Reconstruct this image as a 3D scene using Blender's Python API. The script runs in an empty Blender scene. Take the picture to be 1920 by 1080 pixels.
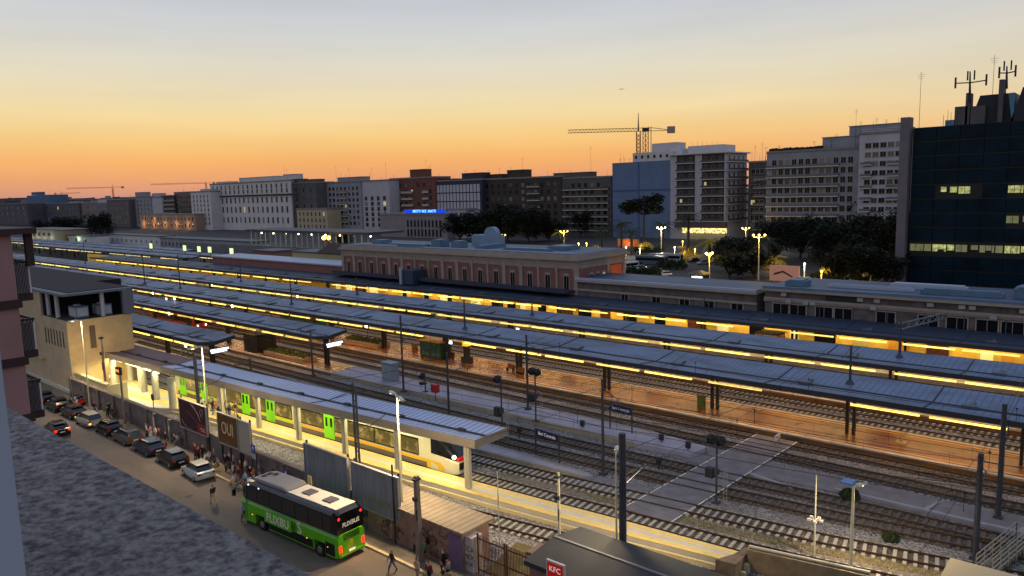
import bpy, bmesh, math, random
from mathutils import Vector, Matrix, Euler
R=math.radians
random.seed(7)
sc=bpy.context.scene
# ------------------------------------------------------------------ camera
CAMH=25.5; F=1387.0; PITCH=7.4; ROLL=1.5; YAW=41.2
cp,sp=math.cos(R(PITCH)),math.sin(R(PITCH))
FW=Vector((-math.sin(R(YAW))*cp, math.cos(R(YAW))*cp, -sp))
RT0=Vector((math.cos(R(YAW)),math.sin(R(YAW)),0)); UP0=RT0.cross(FW)
RT=RT0*math.cos(R(ROLL))-UP0*math.sin(R(ROLL)); UP=UP0*math.cos(R(ROLL))+RT0*math.sin(R(ROLL))
CAM=Vector((0,0,CAMH))
cd=bpy.data.cameras.new('camera'); cam=bpy.data.objects.new('camera',cd); sc.collection.objects.link(cam)
cam.matrix_world=Matrix(((RT.x,UP.x,-FW.x,0),(RT.y,UP.y,-FW.y,0),(RT.z,UP.z,-FW.z,CAMH),(0,0,0,1)))
cd.sensor_width=36; cd.lens=F*36/1920; cd.clip_start=0.1; cd.clip_end=20000
cd.dof.use_dof=True; cd.dof.focus_distance=90; cd.dof.aperture_fstop=9.0
sc.camera=cam
def ray(x,y): return FW+RT*((x-960)/F)+UP*((540-y)/F)      # measured from the photograph (1920 px wide)
def G(x,y,z=0.0):
    d=ray(x,y); return CAM+d*((z-CAMH)/d.z)
def PY(x,y,Y):
    d=ray(x,y); return CAM+d*(Y/d.y)
# ------------------------------------------------------------------ colour helpers
def lin(c):
    return tuple(((v/255)/12.92 if v/255<=0.04045 else (((v/255)+0.055)/1.055)**2.4) for v in c)
# ------------------------------------------------------------------ sky (dusk: the sun has just set behind the town)
w=bpy.data.worlds.new('World'); sc.world=w; w.use_nodes=True
nt=w.node_tree; nt.nodes.clear(); N=nt.nodes.new; L=nt.links.new
out=N('ShaderNodeOutputWorld'); bg=N('ShaderNodeBackground'); L(bg.outputs[0],out.inputs[0])
tc=N('ShaderNodeTexCoord'); sep=N('ShaderNodeSeparateXYZ'); L(tc.outputs['Generated'],sep.inputs[0])
asn=N('ShaderNodeMath'); asn.operation='ARCSINE'; L(sep.outputs['Z'],asn.inputs[0])
mr=N('ShaderNodeMapRange'); mr.inputs['From Min'].default_value=R(-2); mr.inputs['From Max'].default_value=R(88); L(asn.outputs[0],mr.inputs['Value'])
def ramp(stops):
    r=N('ShaderNodeValToRGB'); e=r.color_ramp.elements
    while len(e)>1: e.remove(e[-1])
    for i,(deg,c) in enumerate(stops):
        p=(deg+2)/90
        el=e[0] if i==0 else e.new(p)
        el.position=p; el.color=(*lin(c),1)
    L(mr.outputs[0],r.inputs[0]); return r
warm=ramp([(-2,(160,118,112)),(0.2,(204,146,130)),(1.3,(234,162,114)),(2.6,(248,180,108)),(4.2,(248,203,130)),(6,(244,219,164)),(8.5,(231,221,194)),(11.5,(211,212,210)),(15,(192,199,210)),(24,(174,186,206)),(42,(166,178,204)),(88,(158,174,206))])
cool=ramp([(-2,(120,112,124)),(0.5,(196,160,146)),(3,(228,192,148)),(7,(218,208,188)),(15,(186,193,206)),(30,(168,182,208)),(55,(162,178,208)),(88,(158,174,206))])
SUNAZ=R(52)
dt=N('ShaderNodeVectorMath'); dt.operation='DOT_PRODUCT'; L(tc.outputs['Generated'],dt.inputs[0]); dt.inputs[1].default_value=(-math.sin(SUNAZ),math.cos(SUNAZ),0)
m2=N('ShaderNodeMapRange'); m2.interpolation_type='SMOOTHSTEP'; m2.inputs['From Min'].default_value=0.45; m2.inputs['From Max'].default_value=1.0; L(dt.outputs['Value'],m2.inputs['Value'])
mx=N('ShaderNodeMix'); mx.data_type='RGBA'; L(m2.outputs[0],mx.inputs['Factor']); L(cool.outputs[0],mx.inputs[6]); L(warm.outputs[0],mx.inputs[7])
# faint high haze streaks
nz=N('ShaderNodeTexNoise'); mp=N('ShaderNodeMapping'); mp.inputs['Scale'].default_value=(2,2,22); L(tc.outputs['Generated'],mp.inputs[0]); L(mp.outputs[0],nz.inputs['Vector']); nz.inputs['Scale'].default_value=1.6; nz.inputs['Detail'].default_value=3
mm=N('ShaderNodeMapRange'); mm.inputs['From Min'].default_value=0.3; mm.inputs['From Max'].default_value=0.7; mm.inputs['To Min'].default_value=0.965; mm.inputs['To Max'].default_value=1.03; L(nz.outputs[0],mm.inputs['Value'])
sc2=N('ShaderNodeVectorMath'); sc2.operation='SCALE'; L(mx.outputs[2],sc2.inputs[0]); L(mm.outputs[0],sc2.inputs['Scale'])
L(sc2.outputs[0],bg.inputs[0]); bg.inputs[1].default_value=1.0
sc.view_settings.view_transform='Standard'; sc.view_settings.look='None'; sc.view_settings.exposure=0; sc.view_settings.gamma=1
sc.cycles.use_denoising=True; sc.cycles.max_bounces=5; sc.cycles.diffuse_bounces=2; sc.cycles.glossy_bounces=2; sc.cycles.transmission_bounces=3
sc.cycles.sample_clamp_indirect=4; sc.cycles.use_light_tree=True; sc.cycles.caustics_reflective=False; sc.cycles.caustics_refractive=False
# ------------------------------------------------------------------ materials
MATS={}
def mat(name,col,rough=0.8,metal=0.0,emit=None,es=0.0,noise=0.0,ns=1.0,col2=None,bump=0.0,spec=0.4,stripe=None,det=4,thr=None,stretch=None):
    """col in sRGB 0-255 (real base colour). noise: fractional variation; col2: second colour mixed by noise; stripe=(axis,period,width,dark)"""
    if name in MATS: return MATS[name]
    m=bpy.data.materials.new(name); m.use_nodes=True; t=m.node_tree; b=t.nodes['Principled BSDF']
    base=lin(col)
    b.inputs['Base Color'].default_value=(*base,1); b.inputs['Roughness'].default_value=rough; b.inputs['Metallic'].default_value=metal
    b.inputs['Specular IOR Level'].default_value=spec
    cur=None; tcn=None
    def tcoord():
        nonlocal tcn
        if tcn is None: tcn=t.nodes.new('ShaderNodeTexCoord')
        return tcn.outputs['Object']
    if noise or col2:
        n=t.nodes.new('ShaderNodeTexNoise'); n.inputs['Scale'].default_value=ns; n.inputs['Detail'].default_value=det; n.inputs['Roughness'].default_value=0.62
        if stretch:
            mpn=t.nodes.new('ShaderNodeMapping'); mpn.inputs['Scale'].default_value=stretch; t.links.new(tcoord(),mpn.inputs[0]); t.links.new(mpn.outputs[0],n.inputs['Vector'])
        else: t.links.new(tcoord(),n.inputs['Vector'])
        mr_=t.nodes.new('ShaderNodeMapRange'); lo,hi=(thr if thr else (0.3,0.7)); mr_.inputs['From Min'].default_value=lo; mr_.inputs['From Max'].default_value=hi
        t.links.new(n.outputs[0],mr_.inputs['Value'])
        mxn=t.nodes.new('ShaderNodeMix'); mxn.data_type='RGBA'
        if col2: a=base; c=lin(col2)
        else: a=tuple(v*(1-noise) for v in base); c=tuple(min(1,v*(1+noise)) for v in base)
        mxn.inputs[6].default_value=(*a,1); mxn.inputs[7].default_value=(*c,1)
        t.links.new(mr_.outputs[0],mxn.inputs['Factor']); cur=mxn.outputs[2]
        if bump:
            bp=t.nodes.new('ShaderNodeBump'); bp.inputs['Strength'].default_value=bump; bp.inputs['Distance'].default_value=0.05
            t.links.new(n.outputs[0],bp.inputs['Height']); t.links.new(bp.outputs[0],b.inputs['Normal'])
    if stripe:
        ax,per,wd,dk=stripe
        s=t.nodes.new('ShaderNodeSeparateXYZ'); t.links.new(tcoord(),s.inputs[0])
        d=t.nodes.new('ShaderNodeMath'); d.operation='DIVIDE'; t.links.new(s.outputs[ax],d.inputs[0]); d.inputs[1].default_value=per
        fr=t.nodes.new('ShaderNodeMath'); fr.operation='FRACT'; t.links.new(d.outputs[0],fr.inputs[0])
        lt=t.nodes.new('ShaderNodeMath'); lt.operation='LESS_THAN'; t.links.new(fr.outputs[0],lt.inputs[0]); lt.inputs[1].default_value=wd
        m3=t.nodes.new('ShaderNodeMix'); m3.data_type='RGBA'; t.links.new(lt.outputs[0],m3.inputs['Factor'])
        if cur: t.links.new(cur,m3.inputs[6])
        else: m3.inputs[6].default_value=(*base,1)
        m3.inputs[7].default_value=(*[v*dk for v in base],1); cur=m3.outputs[2]
    if cur: t.links.new(cur,b.inputs['Base Color'])
    if emit:
        b.inputs['Emission Color'].default_value=(*lin(emit),1); b.inputs['Emission Strength'].default_value=es
        if noise:
            me_=t.nodes.new('ShaderNodeMath'); me_.operation='MULTIPLY_ADD'; me_.inputs[1].default_value=es*min(1.2,noise*1.2); me_.inputs[2].default_value=es*(1-noise*.7); t.links.new(mr_.outputs[0],me_.inputs[0]); t.links.new(me_.outputs[0],b.inputs['Emission Strength'])
    MATS[name]=m; return m
def ballast_mat(name,c1,c2,c3,scale=9.0):
    m=bpy.data.materials.new(name); m.use_nodes=True; t=m.node_tree; b=t.nodes['Principled BSDF']; b.inputs['Roughness'].default_value=0.95; b.inputs['Specular IOR Level'].default_value=0.2
    tcn=t.nodes.new('ShaderNodeTexCoord'); v=t.nodes.new('ShaderNodeTexVoronoi'); v.inputs['Scale'].default_value=scale; t.links.new(tcn.outputs['Object'],v.inputs['Vector'])
    n=t.nodes.new('ShaderNodeTexNoise'); n.inputs['Scale'].default_value=0.22; n.inputs['Detail'].default_value=6; t.links.new(tcn.outputs['Object'],n.inputs['Vector'])
    r=t.nodes.new('ShaderNodeValToRGB'); e=r.color_ramp.elements; e[0].position=0.15; e[0].color=(*lin(c1),1); e[1].position=0.8; e[1].color=(*lin(c2),1)
    sp_=t.nodes.new('ShaderNodeSeparateColor'); t.links.new(v.outputs['Color'],sp_.inputs[0]); t.links.new(sp_.outputs[0],r.inputs[0])
    mr_=t.nodes.new('ShaderNodeMapRange'); mr_.inputs['From Min'].default_value=0.42; mr_.inputs['From Max'].default_value=0.62; t.links.new(n.outputs[0],mr_.inputs['Value'])
    mxn=t.nodes.new('ShaderNodeMix'); mxn.data_type='RGBA'; t.links.new(mr_.outputs[0],mxn.inputs['Factor']); t.links.new(r.outputs[0],mxn.inputs[6]); mxn.inputs[7].default_value=(*lin(c3),1)
    mf=t.nodes.new('ShaderNodeMath'); mf.operation='MULTIPLY'; mf.inputs[1].default_value=0.6; t.links.new(mr_.outputs[0],mf.inputs[0]); t.links.new(mf.outputs[0],mxn.inputs['Factor'])
    t.links.new(mxn.outputs[2],b.inputs['Base Color'])
    bp=t.nodes.new('ShaderNodeBump'); bp.inputs['Strength'].default_value=0.9; bp.inputs['Distance'].default_value=0.06; t.links.new(v.outputs['Distance'],bp.inputs['Height']); t.links.new(bp.outputs[0],b.inputs['Normal'])
    MATS[name]=m; return m
def glass(name,col,rough=0.12): return mat(name,col,rough,0.0,spec=0.8)
# ------------------------------------------------------------------ mesh builder
class MB:
    def __init__(s): s.v=[]; s.f=[]; s.m=[]
    def add(s,vs,fs,mi=0):
        o=len(s.v); s.v+= [tuple(v) for v in vs]; s.f+=[tuple(i+o for i in f) for f in fs]; s.m+=[mi]*len(fs); return s
    def box(s,x0,x1,y0,y1,z0,z1,mi=0):
        if x0>x1:x0,x1=x1,x0
        if y0>y1:y0,y1=y1,y0
        if z0>z1:z0,z1=z1,z0
        return s.add([(x0,y0,z0),(x1,y0,z0),(x1,y1,z0),(x0,y1,z0),(x0,y0,z1),(x1,y0,z1),(x1,y1,z1),(x0,y1,z1)],
            [(0,3,2,1),(4,5,6,7),(0,1,5,4),(1,2,6,5),(2,3,7,6),(3,0,4,7)],mi)
    def bar(s,p,q,w,h=None,mi=0):
        p=Vector(p);q=Vector(q);d=(q-p);
        if d.length<1e-6:return s
        d.normalize(); h=h or w
        a=d.cross(Vector((0,0,1)))
        if a.length<1e-3:a=Vector((1,0,0))
        a.normalize(); b=a.cross(d); vs=[]
        for c in (p,q):
            for (i,j) in ((-1,-1),(1,-1),(1,1),(-1,1)): vs.append(c+a*(i*w/2)+b*(j*h/2))
        return s.add(vs,[(0,1,2,3),(4,7,6,5),(0,4,5,1),(1,5,6,2),(2,6,7,3),(3,7,4,0)],mi)
    def tube(s,p,q,r0,r1=None,n=8,mi=0,cap=True):
        p=Vector(p);q=Vector(q);d=(q-p).normalized(); r1=r0 if r1 is None else r1
        a=d.cross(Vector((0,0,1)))
        if a.length<1e-3:a=Vector((1,0,0))
        a.normalize(); b=a.cross(d); vs=[]
        for c,r in ((p,r0),(q,r1)):
            for k in range(n):
                t=2*math.pi*k/n; vs.append(c+a*(math.cos(t)*r)+b*(math.sin(t)*r))
        fs=[(k,k+n,(k+1)%n+n,(k+1)%n) for k in range(n)]
        if cap: fs+=[tuple(range(n)),tuple(range(2*n-1,n-1,-1))]
        return s.add(vs,fs,mi)
    def path(s,pts,r,n=6,mi=0):
        for a,b in zip(pts,pts[1:]): s.tube(a,b,r,r,n,mi)
        return s
    def prism(s,poly,z0,z1,mi=0):
        n=len(poly); vs=[(x,y,z0) for x,y in poly]+[(x,y,z1) for x,y in poly]
        return s.add(vs,[tuple(range(n))[::-1],tuple(range(n,2*n))]+[(i,(i+1)%n,(i+1)%n+n,i+n) for i in range(n)],mi)
    def xprism(s,poly,x0,x1,mi=0): # poly in (y,z)
        n=len(poly); vs=[(x0,y,z) for y,z in poly]+[(x1,y,z) for y,z in poly]
        return s.add(vs,[tuple(range(n)),tuple(range(n,2*n))[::-1]]+[(i,i+n,(i+1)%n+n,(i+1)%n) for i in range(n)],mi)
    def yprism(s,poly,y0,y1,mi=0): # poly in (x,z)
        n=len(poly); vs=[(x,y0,z) for x,z in poly]+[(x,y1,z) for x,z in poly]
        return s.add(vs,[tuple(range(n)),tuple(range(n,2*n))[::-1]]+[(i,i+n,(i+1)%n+n,(i+1)%n) for i in range(n)],mi)
    def quad(s,a,b,c,d,mi=0): return s.add([a,b,c,d],[(0,1,2,3)],mi)
    def sphere(s,c,r,n=8,m=6,mi=0,sz=1.0):
        vs=[(c[0],c[1],c[2]-r*sz)]; fs=[]
        for i in range(1,m):
            ph=math.pi*i/m
            for k in range(n):
                t=2*math.pi*k/n; vs.append((c[0]+r*math.sin(ph)*math.cos(t),c[1]+r*math.sin(ph)*math.sin(t),c[2]-r*sz*math.cos(ph)))
        vs.append((c[0],c[1],c[2]+r*sz)); top=len(vs)-1
        for k in range(n): fs.append((0,1+(k+1)%n,1+k))
        for i in range(m-2):
            for k in range(n):
                a=1+i*n+k; b=1+i*n+(k+1)%n; fs.append((a,b,b+n,a+n))
        for k in range(n): a=1+(m-2)*n; fs.append((a+k,a+(k+1)%n,top))
        return s.add(vs,fs,mi)
    def loft(s,rings,mi=0,caps=True):
        n=len(rings[0]); vs=[p for r in rings for p in r]; fs=[]
        for i in range(len(rings)-1):
            for k in range(n): a=i*n+k; b=i*n+(k+1)%n; fs.append((a,b,b+n,a+n))
        if caps: fs+=[tuple(range(n))[::-1],tuple(range((len(rings)-1)*n,len(rings)*n))]
        return s.add(vs,fs,mi)
    def mesh(s,name,mats,off=(0,0,0),smooth=False,fix=True):
        me=bpy.data.meshes.new(name); o=Vector(off)
        me.from_pydata([tuple(Vector(v)-o) for v in s.v],[],s.f)
        for m_ in (mats if isinstance(mats,(list,tuple)) else [mats]): me.materials.append(m_)
        if len(me.materials)>1: me.polygons.foreach_set('material_index',s.m)
        if fix:
            b=bmesh.new(); b.from_mesh(me); bmesh.ops.recalc_face_normals(b,faces=b.faces); b.to_mesh(me); b.free()
        if smooth: me.polygons.foreach_set('use_smooth',[True]*len(me.polygons))
        me.update(); return me
    def build(s,name,mats,parent=None,world=False,smooth=False,fix=True):
        off=parent['_o'] if (world and parent is not None and '_o' in parent) else (0,0,0)
        me=s.mesh(name,mats,off,smooth,fix); o=bpy.data.objects.new(name,me); sc.collection.objects.link(o)
        if parent is not None: o.parent=parent
        return o
def tag(o,label=None,cat=None,group=None,kind=None):
    if label: o['label']=label
    if cat: o['category']=cat
    if group: o['group']=group
    if kind: o['kind']=kind
    return o
OFFS=[]
def empty(name,loc,label,cat,rz=0,group=None,kind=None):
    o=bpy.data.objects.new(name,None); sc.collection.objects.link(o); o.location=loc; o.rotation_euler=(0,0,rz); o['_o']=tuple(loc); OFFS.append(o)
    return tag(o,label,cat,group,kind)
def kids(o): return [c for c in sc.objects if c.parent is o]
KID={}
def register(root):
    def rec(o): return [(c,rec(c)) for c in ALLK.get(o.name,[])]
    ALLK={}
    for c in sc.objects:
        if c.parent is not None: ALLK.setdefault(c.parent.name,[]).append(c)
    KID[root.name]=rec(root)
def copy_thing(root,loc,rz=None,label=None,group=None,scale=None):
    if root.name not in KID: register(root)
    r=root.copy(); sc.collection.objects.link(r); r.location=loc
    if rz is not None: r.rotation_euler=(0,0,rz)
    if scale is not None: r.scale=scale if isinstance(scale,tuple) else (scale,)*3
    if label: r['label']=label
    if group: r['group']=group
    def rec(lst,par):
        for c,sub in lst:
            d=c.copy(); sc.collection.objects.link(d); d.parent=par; rec(sub,d)
    rec(KID[root.name],r); return r
def struct(o,label=None): o['kind']='structure'; 
def text_mesh(txt,size,depth=0.02,shear=0.0,font=None,bold=0.0):
    c=bpy.data.curves.new('lettering','FONT'); c.body=txt; c.size=size; c.extrude=depth; c.shear=shear; c.offset=bold; c.align_x='CENTER'; c.align_y='CENTER'; c.resolution_u=3
    o=bpy.data.objects.new('lettering',c); sc.collection.objects.link(o); dg=bpy.context.evaluated_depsgraph_get(); dg.update()
    me=bpy.data.meshes.new_from_object(o.evaluated_get(dg)); bpy.data.objects.remove(o); me.name='lettering'; return me
def text(txt,size,m,parent,loc,rot,depth=0.02,shear=0.0,sx=1.0,bold=0.0,name='lettering'):
    me=text_mesh(txt,size,depth,shear,None,bold); me.materials.clear(); me.materials.append(m)
    o=bpy.data.objects.new(name,me); sc.collection.objects.link(o); o.parent=parent; o.location=loc; o.rotation_euler=rot; o.scale=(sx,1,1); return o
FACE_S=(R(90),0,0)      # lettering facing -Y (towards the camera side)
FACE_E=(R(90),0,R(90))  # facing +X
LC=0
def area(parent,loc,sx,sy,power,col,rot=(0,0,0),name='lamp_light',spread=None,world=True):
    l=bpy.data.lights.new(name,'AREA'); l.shape='RECTANGLE'; l.size=sx; l.size_y=sy; l.energy=power; l.color=lin(col)
    if spread: l.spread=R(spread)
    o=bpy.data.objects.new(name,l); sc.collection.objects.link(o)
    if parent is not None:
        o.parent=parent; off=Vector(parent['_o']) if (world and '_o' in parent) else Vector((0,0,0)); o.location=Vector(loc)-off
    else: o.location=loc
    o.rotation_euler=rot; return o
def point(parent,loc,power,col,rad=0.25,name='lamp_light'):
    l=bpy.data.lights.new(name,'POINT'); l.energy=power; l.color=lin(col); l.shadow_soft_size=rad
    o=bpy.data.objects.new(name,l); sc.collection.objects.link(o); o.parent=parent
    o.location=Vector(loc); return o
def interp(tab,x):
    if x<=tab[0][0]: return tab[0][1]
    for (a,ya),(b,yb) in zip(tab,tab[1:]):
        if x<=b:
            t=(x-a)/(b-a); return ya+(yb-ya)*t
    (a,ya),(b,yb)=tab[-2:]; return yb+(yb-ya)/(b-a)*(x-b)
PF=[(-420,41.0),(-130,41.2),(-100,41.6),(-75,42.4),(-51,43.6),(-40,44.4),(-30,45.4),(-19,46.3),(-8,48.2),(12,52.2)]
PN=[(-130,36.6),(-100,37.3),(-88,38.6),(-75,39.8),(-65,40.4),(-49,41.4),(-38,42.4),(-27,43.6),(-19,44.7)]
T1=[(x,y+1.55) for x,y in PF]
T2=[(-420,46.6),(-110,46.9),(-75,47.5),(-51,48.7),(-41,49.6),(-27,51.2),(-17,52.3),(-5,54.6),(12,58)]
TE=[(-420,54.6),(-48,54.6),(-39,55.0),(-28,55.8),(-15,57.0),(0,59.0),(12,61)]
TD=[(-420,57.9),(-50,57.9),(-36,58.6),(-18,59.7),(0,60.2),(12,60.6)]
BAY=[(-52,38.3),(-45,38.9),(-36.4,40.2),(-31.5,40.95),(-20,42.6)]
def fn(tab):
    return lambda x: interp(tab,x)

# ================================================================== GROUND
asph=mat('asphalt',(96,86,76),0.78,noise=0.3,ns=0.35,bump=0.15,det=9,stretch=(.35,1,1))
ball=ballast_mat('ballast',(64,64,70),(150,148,148),(104,98,92))
ballw=ballast_mat('ballast_warm',(70,62,50),(150,138,116),(112,98,66))
g=MB(); g.add([(-9000,-3000,-0.35),(4000,-3000,-0.35),(4000,9000,-0.35),(-9000,9000,-0.35)],[(0,1,2,3)]); tag(g.build('ground',mat('far_ground',(44,42,40),0.95,noise=0.25,ns=0.02)),kind='structure')
g=MB(); g.add([(-700,33.6,-0.02),(40,33.6,-0.02),(40,116,-0.02),(-700,116,-0.02)],[(0,1,2,3)]); tag(g.build('railway_yard_ground',ball),kind='structure')
g=MB(); g.prism([(-33,34.2),(-14,34.2),(-16,40),(-30,39.2),(-34,38.6)],-0.01,0.02); g.prism([(-36,49.0),(-22,50.2),(-8,53.2),(-8,51.9),(-20,49.6),(-34,48.3)],-0.01,0.02)
tag(g.build('dry_grass_verge',mat('dry_verge',(104,92,56),0.95,noise=0.4,ns=2.2,col2=(74,68,46),bump=0.5,det=8)),kind='structure')
g=MB(); g.box(-400,30,8,31.45,-0.2,0.0); tag(g.build('road',asph),kind='structure')
g=MB(); g.box(-400,30,31.45,33.5,-0.1,0.13); g.box(-400,30,31.2,31.447,-0.1,0.15,1)
tag(g.build('pavement',[mat('paving',(98,90,78),0.85,noise=0.18,ns=1.4,stripe=(0,1.0,0.03,0.6)),mat('kerb_stone',(176,158,122),0.75,noise=0.12,ns=2.0,stripe=(0,1.0,0.04,0.5))]),kind='structure')
g=MB(); g.box(-700,200,116,900,-0.2,0.02); tag(g.build('piazza_paving',mat('piazza_paving',(54,49,48),0.8,noise=0.25,ns=0.12,stripe=(0,2.0,0.06,0.7))),kind='structure')
# asphalt crossing slab between platforms
g=MB()
g.prism([(-30.9,48.0),(-26.6,48.0),(-25.6,71.9),(-29.7,71.9)],-0.01,0.165)
g.prism([(-42,52.4),(-31,53.0),(-31,50.0),(-42,50.6)],-0.01,0.05)
g.prism([(-34,60.9),(-31,60.6),(-20,61.6),(6,61.4),(6,65.0),(-34,65.2)],-0.01,0.06)
tag(g.build('track_crossing',mat('old_asphalt',(104,102,108),0.9,noise=0.25,ns=0.8,bump=0.2,det=8)),kind='structure')
g=MB()
for xs in ((-30.9,-29.7),(-26.6,-25.6)):
    for k in range(12):
        y0=48+k*2.0; 
        t0=(y0-48)/24; t1=(y0+1.75-48)/24; xa=xs[0]+(xs[1]-xs[0])*t0; xb=xs[0]+(xs[1]-xs[0])*t1
        g.quad((xa-.05,y0,0.17),(xa+.05,y0,0.17),(xb+.05,y0+1.75,0.17),(xb-.05,y0+1.75,0.17))
tag(g.build('crossing_lines',mat('worn_white_paint',(205,203,198),0.7,noise=0.4,ns=3)),kind='structure')
g=MB(); g.prism([(-19,62.0),(6,61.9),(6,62.25),(-19,62.35)],-0.01,0.16); g.prism([(-12.4,62.3),(-12.1,62.3),(-11.6,64.4),(-11.9,64.4)],-0.01,0.12); g.prism([(-6.3,62.3),(-6.0,62.3),(-5.4,64.6),(-5.7,64.6)],-0.01,0.12); g.prism([(-28.6,61.5),(-28.3,61.9),(-21.5,60.4),(-21.9,60.1)],-0.01,0.14)
tag(g.build('concrete_cable_duct',mat('duct_concrete',(130,134,140),0.85,noise=0.15,ns=1.5)),kind='structure')
# ------------------------------------------------------------------ tracks
rust=mat('rail_steel',(66,52,44),0.45,0.6,noise=0.3,ns=3); slp=mat('sleeper_concrete',(150,146,136),0.9,noise=0.2,ns=2.0); slw=mat('sleeper_wood',(84,76,70),0.95,noise=0.3,ns=2.0)
bedm=ballast_mat('oily_track_bed',(52,48,46),(112,106,100),(66,58,50))
def track(f,x0,x1,label,sx0=None,sx1=None,sm=None,step=0.62,rz=0.0):
    t=empty('railway_track',((x0+x1)/2,f((x0+x1)/2),0),label,'railway track'); t['kind']='structure'
    n=max(2,int((x1-x0)/(4 if x1-x0<200 else 10)))
    for s in (-1,1):
        m=MB(); rings=[]
        for i in range(n+1):
            x=x0+(x1-x0)*i/n; e=0.5; d=Vector((2*e,f(x+e)-f(x-e),0)).normalized(); nn=Vector((-d.y,d.x,0)); c=Vector((x,f(x),0))+nn*(s*0.7525)
            rings.append([c-nn*0.06+Vector((0,0,0.10)),c+nn*0.06+Vector((0,0,0.10)),c+nn*0.036+Vector((0,0,0.25)),c-nn*0.036+Vector((0,0,0.25))])
        m.loft(rings); m.build('rail',rust,t,world=True)
    sx0=x0 if sx0 is None else sx0; sx1=x1 if sx1 is None else sx1
    m=MB(); rings=[]
    for i in range(n+1):
        x=x0+(x1-x0)*i/n; rings.append([(x,f(x)-1.15,0.0),(x,f(x)+1.15,0.0),(x,f(x)+1.05,0.045),(x,f(x)-1.05,0.045)])
    m.loft(rings); m.build('track_bed',bedm,t,world=True)
    m=MB(); x=sx0
    while x<sx1:
        e=0.5; d=Vector((2*e,f(x+e)-f(x-e),0)).normalized(); nn=Vector((-d.y,d.x,0)); c=Vector((x,f(x),0.055))
        m.bar(c-nn*1.2,c+nn*1.2,0.24,0.12); x+=step
    m.build('sleepers',sm or slp,t,world=True); return t
track(fn(T1),-130,12,'near curved track beside the long lit platform, the regional train standing on it')
track(fn(T2),-130,12,'second curved track, between the lit near platform and the station name sign')
track(fn(TE),-140,12,'track just beyond the first station name sign, curving away to the right',sm=slw)
track(fn(TD),-150,12,'track along the near edge of the grey asphalt island with the cabinet',sm=slw)
track(fn(BAY),-52,-20,'short bay track between the graffiti shed and the lit platform')
for y,lab in ((66.9,'track along the far edge of the grey asphalt island'),(70.9,'track along the near edge of the orange lit platform')):
    track(lambda x,y=y:y,-230,12,lab,sm=slw)
for y,lab in ((81.6,'track just behind the orange lit platform'),(85.3,'track in front of the second long canopy'),(97.0,'track just behind the second long canopy'),(101.7,'track in front of the station platform canopy')):
    track(lambda x,y=y:y,-330,12,lab,sx0=-200)
# ================================================================== PLATFORMS
conc=mat('platform_edge_stone',(168,164,154),0.8,noise=0.12,ns=1.2,stripe=(0,1.2,0.02,0.6))
def strip_poly(fa,fb,x0,x1,z0,z1,step,m,mi=0):
    n=max(1,int((x1-x0)/step)); rings=[]
    for i in range(n+1):
        x=x0+(x1-x0)*i/n; a,b=fa(x),fb(x); rings.append([(x,a,z0),(x,b,z0),(x,b,z1),(x,a,z1)])
    m.loft(rings,mi)
pn,pf=fn(PN),fn(PF)
m=MB(); strip_poly(pn,pf,-130,-19,-0.1,0.55,4,m,0)
W=lambda t:(lambda x: pn(x)+(pf(x)-pn(x))*t)
strip_poly(W(0.0),W(0.2),-130,-19,0.5,0.556,4,m,1); strip_poly(W(0.26),W(0.36),-130,-19,0.5,0.556,4,m,1)
strip_poly(W(0.62),W(0.72),-130,-19,0.5,0.556,4,m,1); strip_poly(W(0.80),W(0.98),-130,-19,0.5,0.556,4,m,1)
strip_poly(lambda x:pn(x)-0.5,lambda x:pn(x)-0.28,-92,-19,-0.1,0.28,4,m,2)
m.prism([(-130,33.6),(-97,33.6),(-92,36.5),(-88,38.6),(-100,37.3),(-130,36.6)],-0.1,0.545,0)
tag(m.build('near_platform',[mat('platform_slab',(178,176,166),0.6,noise=0.1,ns=0.8,stripe=(0,0.8,0.02,0.75)),mat('tactile_yellow',(214,186,100),0.7,noise=0.12,ns=1.5,stripe=(0,0.4,0.05,0.8)),mat('duct_lid',(186,172,130),0.8,noise=0.1,ns=1)]),kind='structure')
terr=mat('terracotta_paving',(146,92,36),0.26,noise=0.22,ns=0.4,col2=(92,62,36),stripe=(0,3.0,0.02,0.6),det=6)
def platform(x0,x1,y0,y1,z,m_=terr,name='platform'):
    m=MB(); m.box(x0,x1,y0,y1,-0.1,z); m.box(x0,x1,y0-0.04,y0+0.45,z-0.14,z+0.012,1); m.box(x0,x1,y1-0.45,y1+0.04,z-0.14,z+0.012,1)
    m.box(x0,x1,y0+0.9,y0+1.05,z-0.1,z+0.006,2); m.box(x0,x1,y1-1.05,y1-0.9,z-0.1,z+0.006,2)
    return tag(m.build(name,[m_,conc,mat('yellow_line',(196,150,60),0.7,noise=0.2,ns=2)]),kind='structure')
platform(-430,12,72.5,79.8,0.5); platform(-430,12,87.0,95.0,0.5); platform(-430,12,103.8,114.0,0.5,mat('station_paving',(150,132,112),0.4,noise=0.15,ns=0.5,stripe=(0,1.5,0.03,0.7)))
platform(-330,-88,60.7,65.3,0.5); platform(-330,-97,48.9,53.2,0.5)
grey=mat('island_asphalt',(138,138,154),0.8,noise=0.2,ns=0.5,bump=0.15,det=7)
m=MB(); m.prism([(-88,60.7),(-38,61.1),(-32,61.6),(-31.5,64.4),(-38,65.2),(-88,65.3)],-0.1,0.47,0)
m.prism([(-88,60.62),(-38,61.02),(-38,61.4),(-88,61.0)],-0.1,0.49,1); m.prism([(-88,65.0),(-38,64.9),(-38,65.28),(-88,65.38)],-0.1,0.49,1)
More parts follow.
